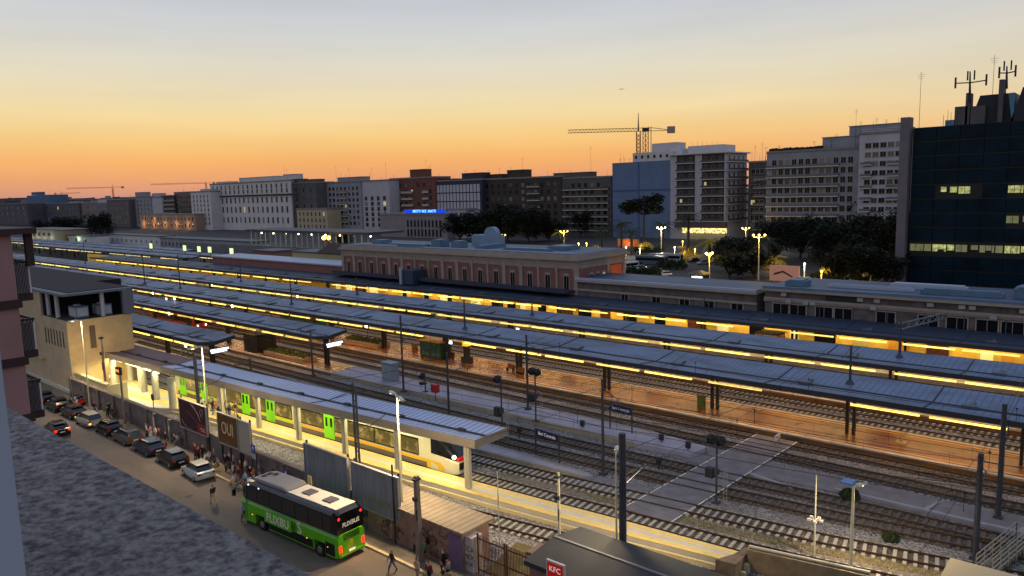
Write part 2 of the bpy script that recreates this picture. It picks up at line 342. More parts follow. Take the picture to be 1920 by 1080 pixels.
m.prism([(-97,49.1),(-50,50.6),(-37,51.2),(-36.5,52.0),(-50,52.5),(-97,53.2)],-0.1,0.32,0); m.prism([(-97,49.0),(-50,50.5),(-37,51.1),(-37,51.35),(-50,50.8),(-97,49.4)],-0.1,0.34,1)
m.prism([(-97,52.9),(-50,52.2),(-37,51.9),(-37,52.15),(-50,52.55),(-97,53.25)],-0.1,0.34,1)
tag(m.build('asphalt_islands',[grey,mat('island_kerb',(132,126,116),0.85,noise=0.15,ns=1.2)]),kind='structure')
# ================================================================== CANOPIES
zinc=mat('zinc_roof',(98,116,146),0.5,0.2,noise=0.3,col2=(70,82,102),thr=(.42,.62),ns=0.35,stripe=(0,0.62,0.2,0.6),stretch=(0.5,1,1),det=8)
zincn=mat('near_zinc_roof',(150,166,204),0.42,0.3,noise=0.08,ns=0.3,stripe=(0,0.62,0.3,0.5))
zincd=mat('dark_roof_sheet',(46,58,78),0.55,0.2,noise=0.2,ns=0.3,stripe=(0,0.9,0.06,0.75))
brownr=mat('brown_roof_sheet',(92,70,76),0.6,0.1,noise=0.15,ns=0.6,stripe=(0,0.55,0.1,0.7))
steelv=mat('vent_grey',(84,92,104),0.5,0.3)
gut=mat('gutter_dark',(34,36,42),0.7); fas=mat('fascia_dark',(44,47,54),0.6,noise=0.15,ns=1); pilm=mat('pillar_dark_steel',(40,38,38),0.5,0.4,noise=0.2,ns=1.5)
def tubem(c,s): return mat('tube_%d_%d_%d_%d'%(*c,int(s*10)),(240,240,220),0.5,emit=c,es=s,noise=0.35,ns=1.7)
YEL=(255,222,96); WRM=(255,214,130)
def canopy(name,label,x0,x1,y0,y1,zr,yp,bay,px0,lights=True,tube_side='near',tcol=YEL,ts=2.2,power=420,rm=None,lcol=(255,196,120),seams=14.6,double=True,taper=False):
    t=empty(name,((x0+x1)/2,(y0+y1)/2,0.5),label,'platform canopy')
    ym=y0+(y1-y0)*0.42; e=0.35
    m=MB(); m.xprism([(y0,zr+e-0.1),(ym,zr-0.12),(y1,zr+e),(y1,zr+e+0.13),(ym+.02,zr+0.02),(y0,zr+e+0.03)],x0,x1); 
    x=x0+2
    k=int((x1-x0)/seams)
    m.build('roof',rm or zinc,t,world=True)
    m=MB(); m.box(x0+0.3,x1-0.3,ym-0.16,ym+0.16,zr+0.0,zr+0.1)
    for i in range(k+1): 
        xx=px0-bay/2-i*seams
        if x0+1<xx<x1-1: m.bar((xx,y0+0.1,zr+e+0.05),(xx,ym,zr+0.05),0.12,0.05); m.bar((xx,ym,zr+0.05),(xx,y1-0.1,zr+e+0.14),0.12,0.05)
    m.build('gutter',gut,t,world=True)
    for i in range(k+1):
        xx=px0-bay/2-i*seams+3.1
        if x0+1<xx<x1-1 and xx>-230: m=MB(); m.box(xx-.7,xx+.5,ym-.55,ym+.1,zr+.101,zr+.34); m.box(xx-.2,xx+.15,ym+.3,ym+1.5,zr+.12,zr+.3); m.build('roof_vent',steelv,t,world=True)
    m=MB(); m.box(x0-0.02,x1+0.02,y0-0.06,y0-0.003,zr-0.12,zr+e+0.04); m.box(x0-0.02,x1+0.02,y1+0.003,y1+0.06,zr-0.05,zr+e+0.14)
    m.xprism([(y0,zr-0.12),(ym,zr-0.5),(y1,zr-0.02),(y1,zr+e+0.1),(ym,zr+0.03),(y0,zr+e)],x1+0.003,x1+0.07); m.build('fascia',fas,t,world=True)
    x=px0; 
    while x>x0+0.5:
        if x<x1:
            m=MB()
            for dx in ((-0.32,0.32) if double else (0,)): m.box(x+dx-0.13,x+dx+0.13,yp-0.2,yp+0.2,0.5,zr-0.3)
            m.box(x-0.5,x+0.5,yp-0.25,yp+0.25,zr-0.55,zr-0.2); m.bar((x,yp,zr-0.4),(x,y0+0.3,zr+0.05),0.2,0.2); m.bar((x,yp,zr-0.4),(x,y1-0.3,zr+0.1),0.2,0.2)
            m.build('pillar',pilm,t,world=True)
        if lights:
            ty=y0+0.45
            for (a,b) in ((x-bay/2+0.4,x-1.0),(x-bay+1.0,x-bay/2-0.4)):
                if b<x0+0.5 or a<x0: continue
                b=min(b,x1-0.3)
                m=MB(); m.box(a,b,ty-0.09,ty+0.09,zr-0.62,zr-0.44); (m.build('light_tube',tubem(tcol,ts if random.random()>.25 else round(ts*.62,1)),t,world=True) if random.random()>.05 else None)
            if x-bay/2>x0: area(t,(x-bay/2,ty+0.05,zr-0.66),bay*0.8,0.3,power,lcol)
            area(t,(x-bay/2,y1-0.9,zr-0.66),bay*0.8,0.3,power*0.8,lcol) if x-bay/2>x0 and x>-150 else None
        x-=bay
    return t
canopy('platform_canopy','long grey zinc canopy over the orange lit platform with the green kiosk',-400,12,72.1,80.3,5.1,76.2,14.6,-22.0+14.6*2,power=300)
canopy('platform_canopy','middle one of the three long grey canopies, behind the orange lit platform',-400,12,86.9,95.0,5.1,91.0,14.6,-21.8+29.2,power=240)
canopy('station_canopy','dark wide canopy against the pink station building, farthest of the three long ones',-300,12,103.8,113.4,5.1,108.5,14.6,-25+29.2,power=430,rm=zincd,lcol=(255,226,160),ts=2.6)
canopy('platform_canopy','grey canopy ending beside the double black pillar and flower bed',-330,-91.4,60.4,66.2,5.1,63.3,14.6,-92.6,power=300)
canopy('platform_canopy','short dark grey canopy ending behind the near brown roof',-330,-102.0,48.3,53.9,5.1,51.0,14.6,-103.4,power=260,lcol=(255,210,120))
for i,(yc,x0,x1,zz,lab) in enumerate(((124.5,-430,-262,4.9,'distant grey canopy at the left with a row of yellow tubes, nearer one'),(133,-560,-250,4.9,'distant grey canopy at the left with a row of yellow tubes, farther one'),(141,-640,-300,4.9,'farthest low grey canopy at the left edge of the yard'))):
    canopy('platform_canopy',lab,x0,x1,yc-3.2,yc+3.2,zz,yc,16,x1-4,power=0.001,ts=1.6,tcol=(255,226,140),rm=zinc) if i<2 else canopy('platform_canopy',lab,x0,x1,yc-3,yc+3,zz,yc,16,x1-4,lights=False)
# near canopy (curved)
cn=[(-112,38.1),(-92.6,39.0),(-72,40.0),(-62,40.6),(-48.6,41.8),(-41.7,42.4)]; cfar=[(-112,42.9),(-96,43.4),(-78.5,44.1),(-53.1,45.7),(-41.8,46.4)]
def ncan(name,label,x0,x1,rm,fm,zr):
    t=empty(name,((x0+x1)/2,41.5,0.5),label,'platform canopy')
    a,b=fn(cn),fn(cfar); mid=lambda x:a(x)+(b(x)-a(x))*0.45
    n=int((x1-x0)/3)
    def lf(fs,mm,nm,mt):
        rings=[]
        for i in range(n+1):
            x=x0+(x1-x0)*i/n; rings.append([Vector((x,fy(x),z)) for fy,z in fs])
        mm.loft(rings)
    m=MB(); lf([(a,zr-0.02),(mid,zr-0.24),(b,zr-0.02),(b,zr+0.10),(mid,zr-0.12),(a,zr+0.10)],m,0,0); m.build('roof',rm,t,world=True)
    m=MB(); lf([(lambda x:mid(x)-0.13,zr-0.115),(lambda x:mid(x)+0.13,zr-0.115),(lambda x:mid(x)+0.13,zr-0.02),(lambda x:mid(x)-0.13,zr-0.02)],m,0,0)
    x=x1-3
    while x>x0+2:
        m.box(x-0.5,x+0.3,mid(x)-0.2,mid(x)+0.15,zr-0.05,zr+0.12); x-=7.4
    for x in (x1-21,x1-48):
        if x>x0+2: m.bar((x,a(x)+0.1,zr+0.13),(x,mid(x),zr-0.08),0.09,0.04); m.bar((x,mid(x),zr-0.08),(x,b(x)-0.1,zr+0.13),0.09,0.04)
    m.build('gutter',gut,t,world=True)
    for k,(fa,o) in enumerate(((a,-1),(b,1))):
        m=MB(); lf([(lambda x:fa(x)+o*0.004,zr-0.62),(lambda x:fa(x)+o*0.06,zr-0.62),(lambda x:fa(x)+o*0.06,zr+0.13),(lambda x:fa(x)+o*0.004,zr+0.13)],m,0,0); m.build('fascia',fm,t,world=True)
    m=MB(); m.prism([(x1+0.003,a(x1)-0.06),(x1+0.06,a(x1)-0.06),(x1+0.06,b(x1)+0.06),(x1+0.003,b(x1)+0.06)],zr-0.62,zr+0.13); m.build('fascia',fm,t,world=True)
    m=MB(); lf([(lambda x:a(x)+0.01,zr-0.62),(lambda x:b(x)-0.01,zr-0.62),(lambda x:b(x)-0.01,zr-0.57),(lambda x:a(x)+0.01,zr-0.57)],m,0,0); m.build('soffit',mat('soffit_white',(198,194,182),0.7),t,world=True)
    return t,a,b,mid
fm=mat('fascia_beige_steel',(126,120,110),0.6,noise=0.1,ns=0.8)
colm=mat('column_concrete',(168,166,150),0.7,noise=0.1,ns=1.0)
nc,ca,cb,cm_=ncan('near_platform_canopy','blue grey ribbed canopy over the standing train, nearest to the street',-92.6,-41.7,zincn,fm,5.0)
bc,_,_,_=ncan('near_platform_canopy','brown ribbed canopy joining the beige building to the blue grey one',-112,-92.75,brownr,fm,4.9)
for x in (-42.9,-51.2,-58.6,-65.9,-73,-80):
    m=MB(); y=pn(x)+0.75; m.box(x-0.3,x+0.3,y-0.16,y+0.16,0.5,4.43); m.box(x-0.12,x+0.12,y-0.24,y+0.24,0.5,4.40); m.build('column',colm,nc,world=True)
for x,y in ((-88.8,38.4),(-94.5,38.9),(-99.8,39.6),(-103,40.6),(-107,38.6),(-107.5,41)):
    m=MB(); m.tube((x,y,0.5),(x,y,4.3),0.42,0.42,12); m.build('column',colm,(bc if x<-92 else nc),world=True)
for i in range(8):
    x=-46-i*6.2; m=MB(); y=pn(x)+1.3; m.box(x-2.2,x+2.2,y-0.1,y+0.1,4.24,4.36); m.build('light_tube',tubem((255,236,170),3.0),nc,world=True); area(nc,(x,y,4.2),4.6,0.3,230,(255,238,176))
for i in range(3):
    x=-95-i*5.5; m=MB(); y=38.7; m.box(x-2.2,x+2.2,y-0.1,y+0.1,4.14,4.26); m.build('light_tube',tubem((255,236,170),3.0),bc,world=True); area(bc,(x,y,4.1),4.6,0.3,280,(255,240,180))
area(bc,(-103.5,36,4.1),5,1.0,420,(255,240,184))
# ================================================================== FAÇADE HELPERS
gl_dark=mat('window_glass_dark',(12,15,24),0.25,spec=0.22); gl_mid=mat('window_glass_grey',(44,50,62),0.15,spec=0.7)
gl_lit=mat('window_lit_warm',(200,190,150),0.4,emit=(255,226,150),es=0.35); gl_lit2=mat('window_lit_white',(200,200,190),0.4,emit=(236,240,214),es=0.28)
shut=mat('roller_shutter',(120,116,112),.7,stripe=(2,.3,.3,.7))
frame_l=mat('window_frame_pale',(150,148,144),0.7); frame_d=mat('window_frame_dark',(48,46,46),0.6)
WM={}
def win_mesh(w,h,fr,gm,mull=1,sill=True,arch=False):
    key=(round(w,2),round(h,2),fr.name,gm.name,mull,sill,arch)
    if key in WM: return WM[key]
    m=MB(); t=max(0.06,min(0.16,w*0.08)); a,b=w/2,h/2
    m.box(-a-t,-a,-0.08,0,-b,b); m.box(a,a+t,-0.08,0,-b,b); m.box(-a-t,a+t,-0.08,0,b,b+t)
    if sill: m.box(-a-t*1.6,a+t*1.6,-0.16,0,-b-t,-b)
    else: m.box(-a-t,a+t,-0.08,0,-b-t,-b)
    for i in range(mull): xx=-a+w*(i+1)/(mull+1); m.box(xx-0.035,xx+0.035,-0.05,-0.021,-b+.001,b-.001)
    m.box(-a,a,-0.02,0.0,-b,b,1)
    if arch:
        n=8; P=[(-a-t*1.8,b+t)]+[(-(a+t*1.8)*math.cos(math.pi*i/n),b+t+math.sin(math.pi*i/n)*w*0.42) for i in range(1,n)]+[(a+t*1.8,b+t)]
        m.yprism(P,-0.14,-0.001); m.box(-a-t*1.8,-a-t,-0.12,0,-b,b+t); m.box(a+t,a+t*1.8,-0.12,0,-b,b+t)
    me=m.mesh('window',[fr,gm]); WM[key]=me; return me
def window(par,x,y,z,w,h,fr=frame_l,gm=gl_dark,face='S',mull=1,sill=True,arch=False,name='window'):
    o=bpy.data.objects.new(name,win_mesh(w,h,fr,gm,mull,sill,arch)); sc.collection.objects.link(o); o.parent=par
    off=par['_o']; o.location=(x-off[0],y-off[1],z-off[2])
    if face=='E': o.rotation_euler=(0,0,R(90))
    return o
def antenna(par,x,y,z,h,kind=0):
    m=MB(); m.tube((x,y,z),(x,y,z+h),0.06,0.04,5)
    if kind==0:
        for k in range(3): m.bar((x-0.9+k*.2,y,z+h*0.95-k*0.5),(x+0.9-k*.2,y,z+h*0.95-k*0.5),0.05)
    m.build('antenna',mat('antenna_metal',(48,46,50),0.6,0.3),par,world=True)
def block(label,px0,px1,yt,Y,dep,wm,rows,fr=frame_l,gm=gl_dark,z1=None,name='apartment_building',balc=None,roofs=(),ants=(),east=None,rowz=None,lit=0.012,base=None,mull=1,cornice=True,skipw=None,parapet=0.6,balm=None,cat='apartment building',group=None):
    """rows: list of (z centre fraction, n, w, h, margin)"""
    P0=PY(px0,yt,Y); X0=P0.x; Z=P0.z if z1 is None else z1; X1=PY(px1,yt,Y).x
    t=empty(name,((X0+X1)/2,Y,0),label,cat,group=group)
    m=MB(); m.box(X0,X1,Y,Y+dep,0,Z); m.build('wall',wm,t,world=True)
    if cornice:
        m=MB(); m.box(X0-0.35,X1+0.35,Y-0.35,Y+dep+.35,Z+0.003,Z+0.35); m.box(X0-0.1,X1+0.1,Y-0.1,Y+dep+.1,Z+0.353,Z+0.35+parapet); m.build('roof_cornice',mat('cornice_grey',(118,114,114),0.8,noise=0.15,ns=.5),t,world=True)
    for (fz,n,w_,h_,mg) in rows:
        for i in range(n):
            if skipw and skipw(fz,i): continue
            x=X0+mg+(X1-X0-2*mg)*(i+0.5)/n; r=random.random()
            g_=gl_lit if r<lit*0.6 else (gl_lit2 if r<lit else gm)
            if g_ is gm and gm is gl_dark:
                r2=random.random(); g_=gl_mid if r2<.22 else (shut if r2<.3 else gm)
            window(t,x,Y,Z*fz,w_*1.18,h_*1.1,fr,g_,mull=mull)
    if balc:
        for (fz,fa,fb) in balc:
            xa=X0+(X1-X0)*fa; xb=X0+(X1-X0)*fb; z=Z*fz; m=MB(); m.box(xa,xb,Y-1.3,Y-0.002,z-0.34,z,1); m.box(xa,xb,Y-1.32,Y-1.22,z+.002,z+1.0); m.box(xa,xa+.08,Y-1.2,Y-.01,z+.002,z+1.0); m.box(xb-.08,xb,Y-1.2,Y-.01,z+.002,z+1.0)
            m.build('balcony',[balm or mat('balcony_panel',(104,102,106),0.7,noise=0.1,ns=.6),mat('balcony_slab',(190,186,180),0.75)],t,world=True)
    if east:
        n,w_,h_,fl=east
        for r_ in range(fl):
            for i in range(n):
                window(t,X1,Y+dep*(i+0.5)/n,Z*(r_+0.7)/(fl+0.4),w_,h_,fr,gm,'E')
    for (fa,fb,h_,d_) in roofs:
        m=MB(); xa=X0+(X1-X0)*fa; xb=X0+(X1-X0)*fb; m.box(xa,xb,Y+d_,Y+d_+7,Z+0.36,Z+h_); m.box(xa-.3,xb+.3,Y+d_-.3,Y+d_+7.3,Z+h_+.003,Z+h_+.3); m.build('roof_house',wm,t,world=True)
    for (fa,h_) in ants: antenna(t,X0+(X1-X0)*fa,Y+3,Z+0.5,h_)
    if name!='distant_building':
        for q_ in range(4): antenna(t,X0+(X1-X0)*random.random(),Y+2+random.random()*6,Z+.5,2+random.random()*4.5,random.choice((0,1,1)))
    return t,X0,X1,Z
W_white=mat('render_white',(184,182,186),0.85,noise=0.1,ns=0.15); W_grey=mat('render_grey',(128,130,140),0.85,noise=0.15,ns=0.2); W_cream=mat('render_cream',(164,150,122),0.85,noise=0.12,ns=0.2)
W_brick=mat('brick_brown',(104,66,56),0.9,noise=0.2,ns=0.4); W_dark=mat('render_dark_brown',(62,54,52),0.9,noise=0.25,ns=0.2); W_dk2=mat('render_dark_grey',(84,82,84),0.9,noise=0.2,ns=0.2)
W_lil=mat('render_lilac_grey',(164,162,172),0.85,noise=0.1,ns=0.2); W_blue=mat('scaffold_netting_blue',(92,110,142),0.95,noise=0.10,ns=0.12,stripe=(2,3.0,0.03,0.8)); W_navy=mat('glass_curtain_navy',(30,42,60),0.3,noise=0.2,ns=.3)
def rows(nf,n,w_,h_,mg,f0=0.12,f1=0.94): return [(f0+(f1-f0)*(k+0.5)/nf,n,w_,h_,mg) for k in range(nf)]
# --- main front row, left to right
t,x0,x1,z=block('big white palace with tall dark windows under a heavy dark cornice line',393,545,347,315,16,W_white,[(0.92,17,1.7,2.8,2),(0.82,17,1.7,2.8,2),(0.64,17,1.9,3.8,3),(0.44,17,1.9,4.2,3),(0.22,17,1.9,4.0,3)],roofs=((0.0,0.2,2.2,6),(0.3,0.75,4.5,7),(0.86,0.99,5,5)),ants=((0.9,11),(0.93,9)))
m=MB(); zz=z*0.745; m.box(x0-0.9,x1+0.9,315-1.0,314.997,zz-0.9,zz+0.3); m.build('cornice_band',gut,t,world=True)
t,x0,x1,z=block('dark end wing with a scaffold tower, right of the big white palace',545,592,345,316,16,W_dk2,rows(5,3,1.4,2.4,2),fr=frame_d,roofs=((0.0,0.3,3.4,2),(0.5,0.95,2.6,2)),lit=0)
m=MB()
for i in range(4):
    for j in range(8): m.bar((x0+8+i*2.2,312.6,j*4.6+2),(x0+8+i*2.2,312.6,j*4.6+6.6),0.25); m.bar((x0+8,312.6,j*4.6+4),(x0+15,312.6,j*4.6+5.5),0.3)
m.build('scaffold_tower',gut,t,world=True)
block('small cream house of three floors beside the dark end wing',556,613,393,312,12,W_cream,rows(3,7,1.3,2.4,1.5),mull=1)
block('grey apartment building with antennas and a flat wide roof terrace',611,676,344,325,14,W_grey,rows(7,8,1.6,1.9,2),roofs=((0.25,0.95,3.6,3),),ants=((0.22,12),(0.6,10)),lit=0.015,fr=frame_d,east=(3,1.3,1.9,6),balc=[(0.2+k*0.12,0.35,0.62) for k in range(6)])
block('pale grey apartment building without roof terrace, left of the brown brick one',676,729,341,326,14,W_lil,rows(6,4,2.4,2.4,2,0.1,0.72),ants=((0.3,9),(0.8,12)))
block('brown brick apartment building with pale balconies and a raised roof house',730,816,337,335,14,W_brick,rows(7,7,1.6,2,2),roofs=((0.42,0.72,5.8,2),),ants=((0.75,12),(0.8,7),(0.84,8)),balc=[(0.14+k*0.12,0.28,0.52) for k in range(6)]+[(0.14+k*0.12,0.74,0.86) for k in range(6)],balm=mat('balcony_pale',(150,148,150),0.7),fr=frame_d)
block('white striped apartment building with narrow vertical blue bands',815,903,341,336,14,mat('facade_navy',(40,44,66),0.7),rows(5,13,1.6,4.0,1.5),gm=mat('white_panel',(168,168,180),0.8),fr=W_white,mull=1,lit=0.0,roofs=((0.55,0.98,4.4,2),(0.0,0.4,1.4,3)),ants=((0.8,6),))
t,bx0,bx1,bz=block('low bank building with a blank left wall and blue illuminated roof sign',712,838,403,294,16,mat('bank_stone',(124,116,120),0.85,noise=0.1,ns=.3),[],name='bank_building',cat='bank',cornice=True)
for r_ in range(2):
    for i in range(10):
        x=bx0+(bx1-bx0)*(0.435+0.052*i); window(t,x,294,bz*(0.62 if r_ else 0.22),1.55,4.1,mat('bank_fin',(120,116,124),0.8),gl_dark,mull=0)
bs=mat('sign_blue_glow',(10,60,200),0.5,emit=(10,80,255),es=0.55); bl=mat('sign_letter_glow',(160,220,255),0.5,emit=(120,210,255),es=1.6)
m=MB(); m.box(bx0+(bx1-bx0)*0.40,bx0+(bx1-bx0)*0.985,293.6,293.9,bz+1.0,bz+3.3); so=m.build('roof_sign',bs,t,world=True)
text('BISOTTI  RICE  ANATTI',2.1,bl,t,((bx0+(bx1-bx0)*0.69)-t['_o'][0],293.55-294,bz+2.15),FACE_S,depth=0.05,sx=0.92,bold=0.02)
block('small classical building with pillared windows, between the bank and the dark trees',839,872,394,300,10,W_lil,rows(3,3,1.4,3.2,1.5,0.05,.95),name='classical_building',cat='building')
block('wide dark apartment block behind the dark trees',903,1052,338,340,14,W_dark,rows(6,12,1.8,2,2,0.2,.95),fr=frame_d,gm=gl_dark,roofs=((0.03,0.22,3.2,3),(0.3,0.52,5.2,3)),ants=((0.5,12),(0.05,6),(0.2,7),(0.35,7)),lit=0,balc=[(0.25+k*0.12,0.6,0.75) for k in range(6)],balm=W_dk2)
block('dark grey apartment block with long balconies, left of the blue netted one',1052,1146,336,341,14,W_dk2,rows(7,7,1.8,2,2),fr=frame_d,roofs=((-0.25,0.5,3.4,4),),ants=((0.55,17),),lit=0.015,balc=[(0.1+k*0.118,0.04,0.96) for k in range(7)],balm=mat('balcony_dark',(74,72,74),0.7))
t,x0,x1,z=block('apartment building wrapped in pale blue scaffold netting',1148,1257,306,335,16,W_blue,[],cornice=False,name='netted_building')
m=MB(); m.box(x0+12,x1,336,350,z+0.003,z+4.6); m.box(x0+21,x1+1,340,349,z+4.603,z+9); m.build('roof_house',W_white,t,world=True)
for i in range(6): window(t,x0+14+i*3.6,336,z+2.4,1.1,1.3,frame_d,gl_dark)
m=MB(); m.box(x0-0.1,x1+0.1,334.8,334.99,z*0.62,z*0.64); m.box(x0+16,x0+16.4,334.7,334.98,0,z); m.build('netting_seam',mat('netting_seam',(60,88,134),0.9),t,world=True)
for k in range(3): antenna(t,x0+3+k*3,338,z,2.2)
# --- apartment tower with white balcony slabs
P=PY(1257,292,335); X0=P.x; Z=P.z; X1=PY(1361,287,335).x
t=empty('apartment_building',((X0+X1)/2,335,0),'tall apartment building with white balcony slabs, behind the lit shop front','apartment building')
D=PY(1404,287,335); dep=24
m=MB(); m.box(X0,X1,335,335+dep,0,Z); m.build('wall',W_lil,t,world=True)
fh=(Z-9)/8
for k in range(8):
    zb=9+k*fh
    for (fa,fb) in ((0.12,0.46),(0.58,0.98)):
        xa=X0+(X1-X0)*fa; xb=X0+(X1-X0)*fb
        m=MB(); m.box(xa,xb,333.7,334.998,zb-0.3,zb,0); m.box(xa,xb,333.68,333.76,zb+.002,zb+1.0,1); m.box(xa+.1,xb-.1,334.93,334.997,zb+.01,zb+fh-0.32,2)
        m.build('balcony',[mat('balcony_slab',(168,164,158),0.75),mat('balcony_dark_rail',(64,64,72),0.6),mat('recess_shade',(40,38,44),0.6,noise=0.4,ns=0.5)],t,world=True)  # third material: dark sheet on the flat wall, painted shade behind the balcony
        for q in range(2 if fa<.3 else 3):
            xx=xa+(xb-xa)*(q+0.5)/(2 if fa<.3 else 3); window(t,xx,334.92,zb+1.5,1.2,2.2,frame_l,gl_lit if (k,q,fa)in((4,0,0.58),(2,0,0.12)) else gl_dark)
    m=MB(); m.box(X1+.002,X1+1.3,336,358,zb-.3,zb,0); m.box(X1+1.24,X1+1.32,336,358,zb+.002,zb+1.0,1); m.build('balcony',[mat('balcony_slab',(168,164,158),0.75),mat('balcony_dark_rail',(64,64,72),0.6)],t,world=True)
    for q in range(4): window(t,X1,339+q*5.2,zb+1.6,1.5,2.3,frame_l,gl_dark,'E')
m=MB(); m.box(X0-.5,X1+1.5,333.5,360,Z+.003,Z+.6); m.box(X0+8,X1-3,338,352,Z+.603,Z+4.2); m.box(X0-4,X0+4,339,350,Z+.603,Z+3.6); m.build('roof_house',W_white,t,world=True)
m=MB(); m.box(X0+8,X1+.9,332.5,334.996,3.2,5.6); m.build('shop_lights',mat('shop_glow',(220,210,150),0.5,emit=(250,226,140),es=1.1,noise=0.9,ns=0.8,thr=(.42,.55)),t,world=True)
m=MB(); m.box(X0+4,X1+1.2,332,334.997,5.7,8.4); m.build('shop_canopy',mat('shop_band',(84,70,74),0.7,stripe=(0,0.9,.2,.6)),t,world=True)
for k in range(6): antenna(t,X0+9+k*2.6,341,Z+4.2,1.2+1.4*random.random(),1)
block('narrow dark grey apartment building with a planted roof edge, between two taller ones',1404,1438,306,350,14,W_dk2,rows(8,3,1.6,2,1.2),lit=0.015,roofs=(),ants=((0.2,8),(0.6,9),(.8,7)),balc=[(0.12+k*0.11,0.3,0.95) for k in range(7)])
t,x0,x1,z=block('wide apartment building with continuous balconies and a stepped roof terrace',1438,1612,288,330,16,W_grey,rows(8,12,1.7,2.3,2),lit=0.015,roofs=((0.58,1.0,5.5,4),(0.85,1.35,9.5,5)),ants=((0.93,16),(0.98,11),(0.5,4)),balc=[(0.08+k*0.108,0.0,0.8) for k in range(8)],balm=mat('balcony_lilac',(98,96,108),0.7,noise=.1,ns=.5))
m=MB()
for k in range(26): m.sphere((x0+1+k*0.9,331+random.random(),z+1.4),0.6+random.random()*.4,6,4)
m.build('roof_plants',mat('roof_plants',(30,34,30),0.9),t,world=True)
block('tall pale apartment building with narrow windows beside the glass tower',1612,1704,253,325,16,W_lil,rows(10,5,1.8,1.8,2),lit=0.02,roofs=((0.0,0.98,2.0,3),),ants=((.3,6),),balc=[(0.1+k*0.105,0.05,0.28) for k in range(7)]+[(0.1+k*0.105,0.6,0.95) for k in range(7)],balm=mat('balcony_lilac',(98,96,108),0.7))
# --- left districts
W_far=mat('far_render',(112,104,112),0.9,noise=0.2,ns=0.1); W_far2=mat('far_render_dark',(74,72,84),0.9,noise=0.2,ns=0.1)
block('blue grey tower block at the far left with a small dark roof house',50,92,367,330,22,mat('far_blue',(70,96,128),0.9,noise=.1,ns=.1),[],roofs=((0.15,0.5,4,2),),name='tower_block',cat='tower block',cornice=False)
block('low dark long block left of the blue grey tower',-30,50,384,300,22,W_far2,rows(3,8,3,3,2),lit=0)
block('grey block with shaded windows right of the blue grey tower',78,148,383,320,20,W_far2,rows(3,10,3,3,3),lit=.05)
block('pale old palace with rows of arched windows at the far left',148,200,383,322,18,W_far,rows(4,14,1.6,3.2,2),lit=.0)
block('brown apartment row with vertical pilasters at the left',200,241,376,312,18,W_dk2,rows(5,8,1.6,2.6,2),lit=.04)
block('grey stepped block with a square stair house on its roof',240,282,371,318,18,W_grey,rows(6,6,1.8,2.2,2),roofs=((0.25,0.62,5,2),),lit=0)
block('pale blank gable block with a small roof house, left of the dark glassy one',281,303,371,319,18,W_lil,rows(3,3,1.8,2.2,2,.1,.5),roofs=((0,0.6,4,2),),lit=0)
block('dark block of flats with balconies behind the pale low school',302,327,368,321,18,W_dark,rows(6,5,2,2,2),lit=0,balc=[(0.2+k*.13,0,1) for k in range(6)])
block('dark glassy office block behind the pale low school',326,358,362,322,18,W_navy,rows(6,6,2,2,2),fr=frame_d,lit=0)
block('white narrow tower house with small windows left of the big white palace',357,394,361,306,22,W_white,rows(7,5,1.4,2.2,2),lit=.03,roofs=((0.4,0.9,2.2,2),))
t,x0,x1,z=block('pale low school lit by warm street lamps, below the dark blocks',262,366,403,298,14,mat('school_pink',(150,124,110),0.9,noise=.1,ns=.2),rows(2,16,2,2.6,2),lit=.04,name='school_building',cat='school')
for k in range(5): point(t,(x0+8+k*(x1-x0)/5-t['_o'][0],-3,5),900,(255,190,110),.5)
for k,(a,b,y,Y,lab) in enumerate(((-60,30,375,620,'a'),(28,60,377,700,'b'),(88,112,376,640,'c'),(110,150,373,720,'d'),(148,190,375,660,'e'),(188,215,371,760,'f'),(214,262,374,690,'g'),(262,300,373,800,'h'))):
    block(['far roofline at the left frame edge','tiny far block left of the blue grey tower','tiny far block just right of the blue grey tower','far flat roofline under the small red crane','far flat roofline left of the tall thin crane','tiny far block under the tall thin crane','far flat roofline right of the tall thin crane','far flat roofline behind the square stair house'][k],a,b,y,Y,30,[W_far2,W_far][k%2],[(.6,6,5,3,4)],lit=0.06,name='distant_building',cat='building',cornice=False,roofs=((0.2,0.4,4,5),))
for k in range(26):
    px=-20+k*15.5+random.random()*8; Yd=330+random.random()*380; a=PY(px,372+random.random()*7,Yd); wd=14+random.random()*26
    t=empty('distant_building',(a.x,Yd,0),'%s distant rooftop block on the left skyline, %s of its colour'%(('mid grey','dark grey','lilac grey','cream')[k%4],('leftmost','second from the left','third from the left','fourth from the left','third from the right','second from the right','rightmost')[k//4]),'building',group='distant rooftop blocks on the left skyline')
    m=MB(); m.box(a.x-wd,a.x+wd,Yd,Yd+16,0,a.z); m.build('wall',[W_far,W_far2,W_lil,W_cream][k%4],t,world=True)
    m=MB(); u=a.x-wd*.6+wd*random.random(); m.box(u,u+6,Yd+3,Yd+9,a.z+.003,a.z+2.6); m.build('roof_house',W_far2,t,world=True)
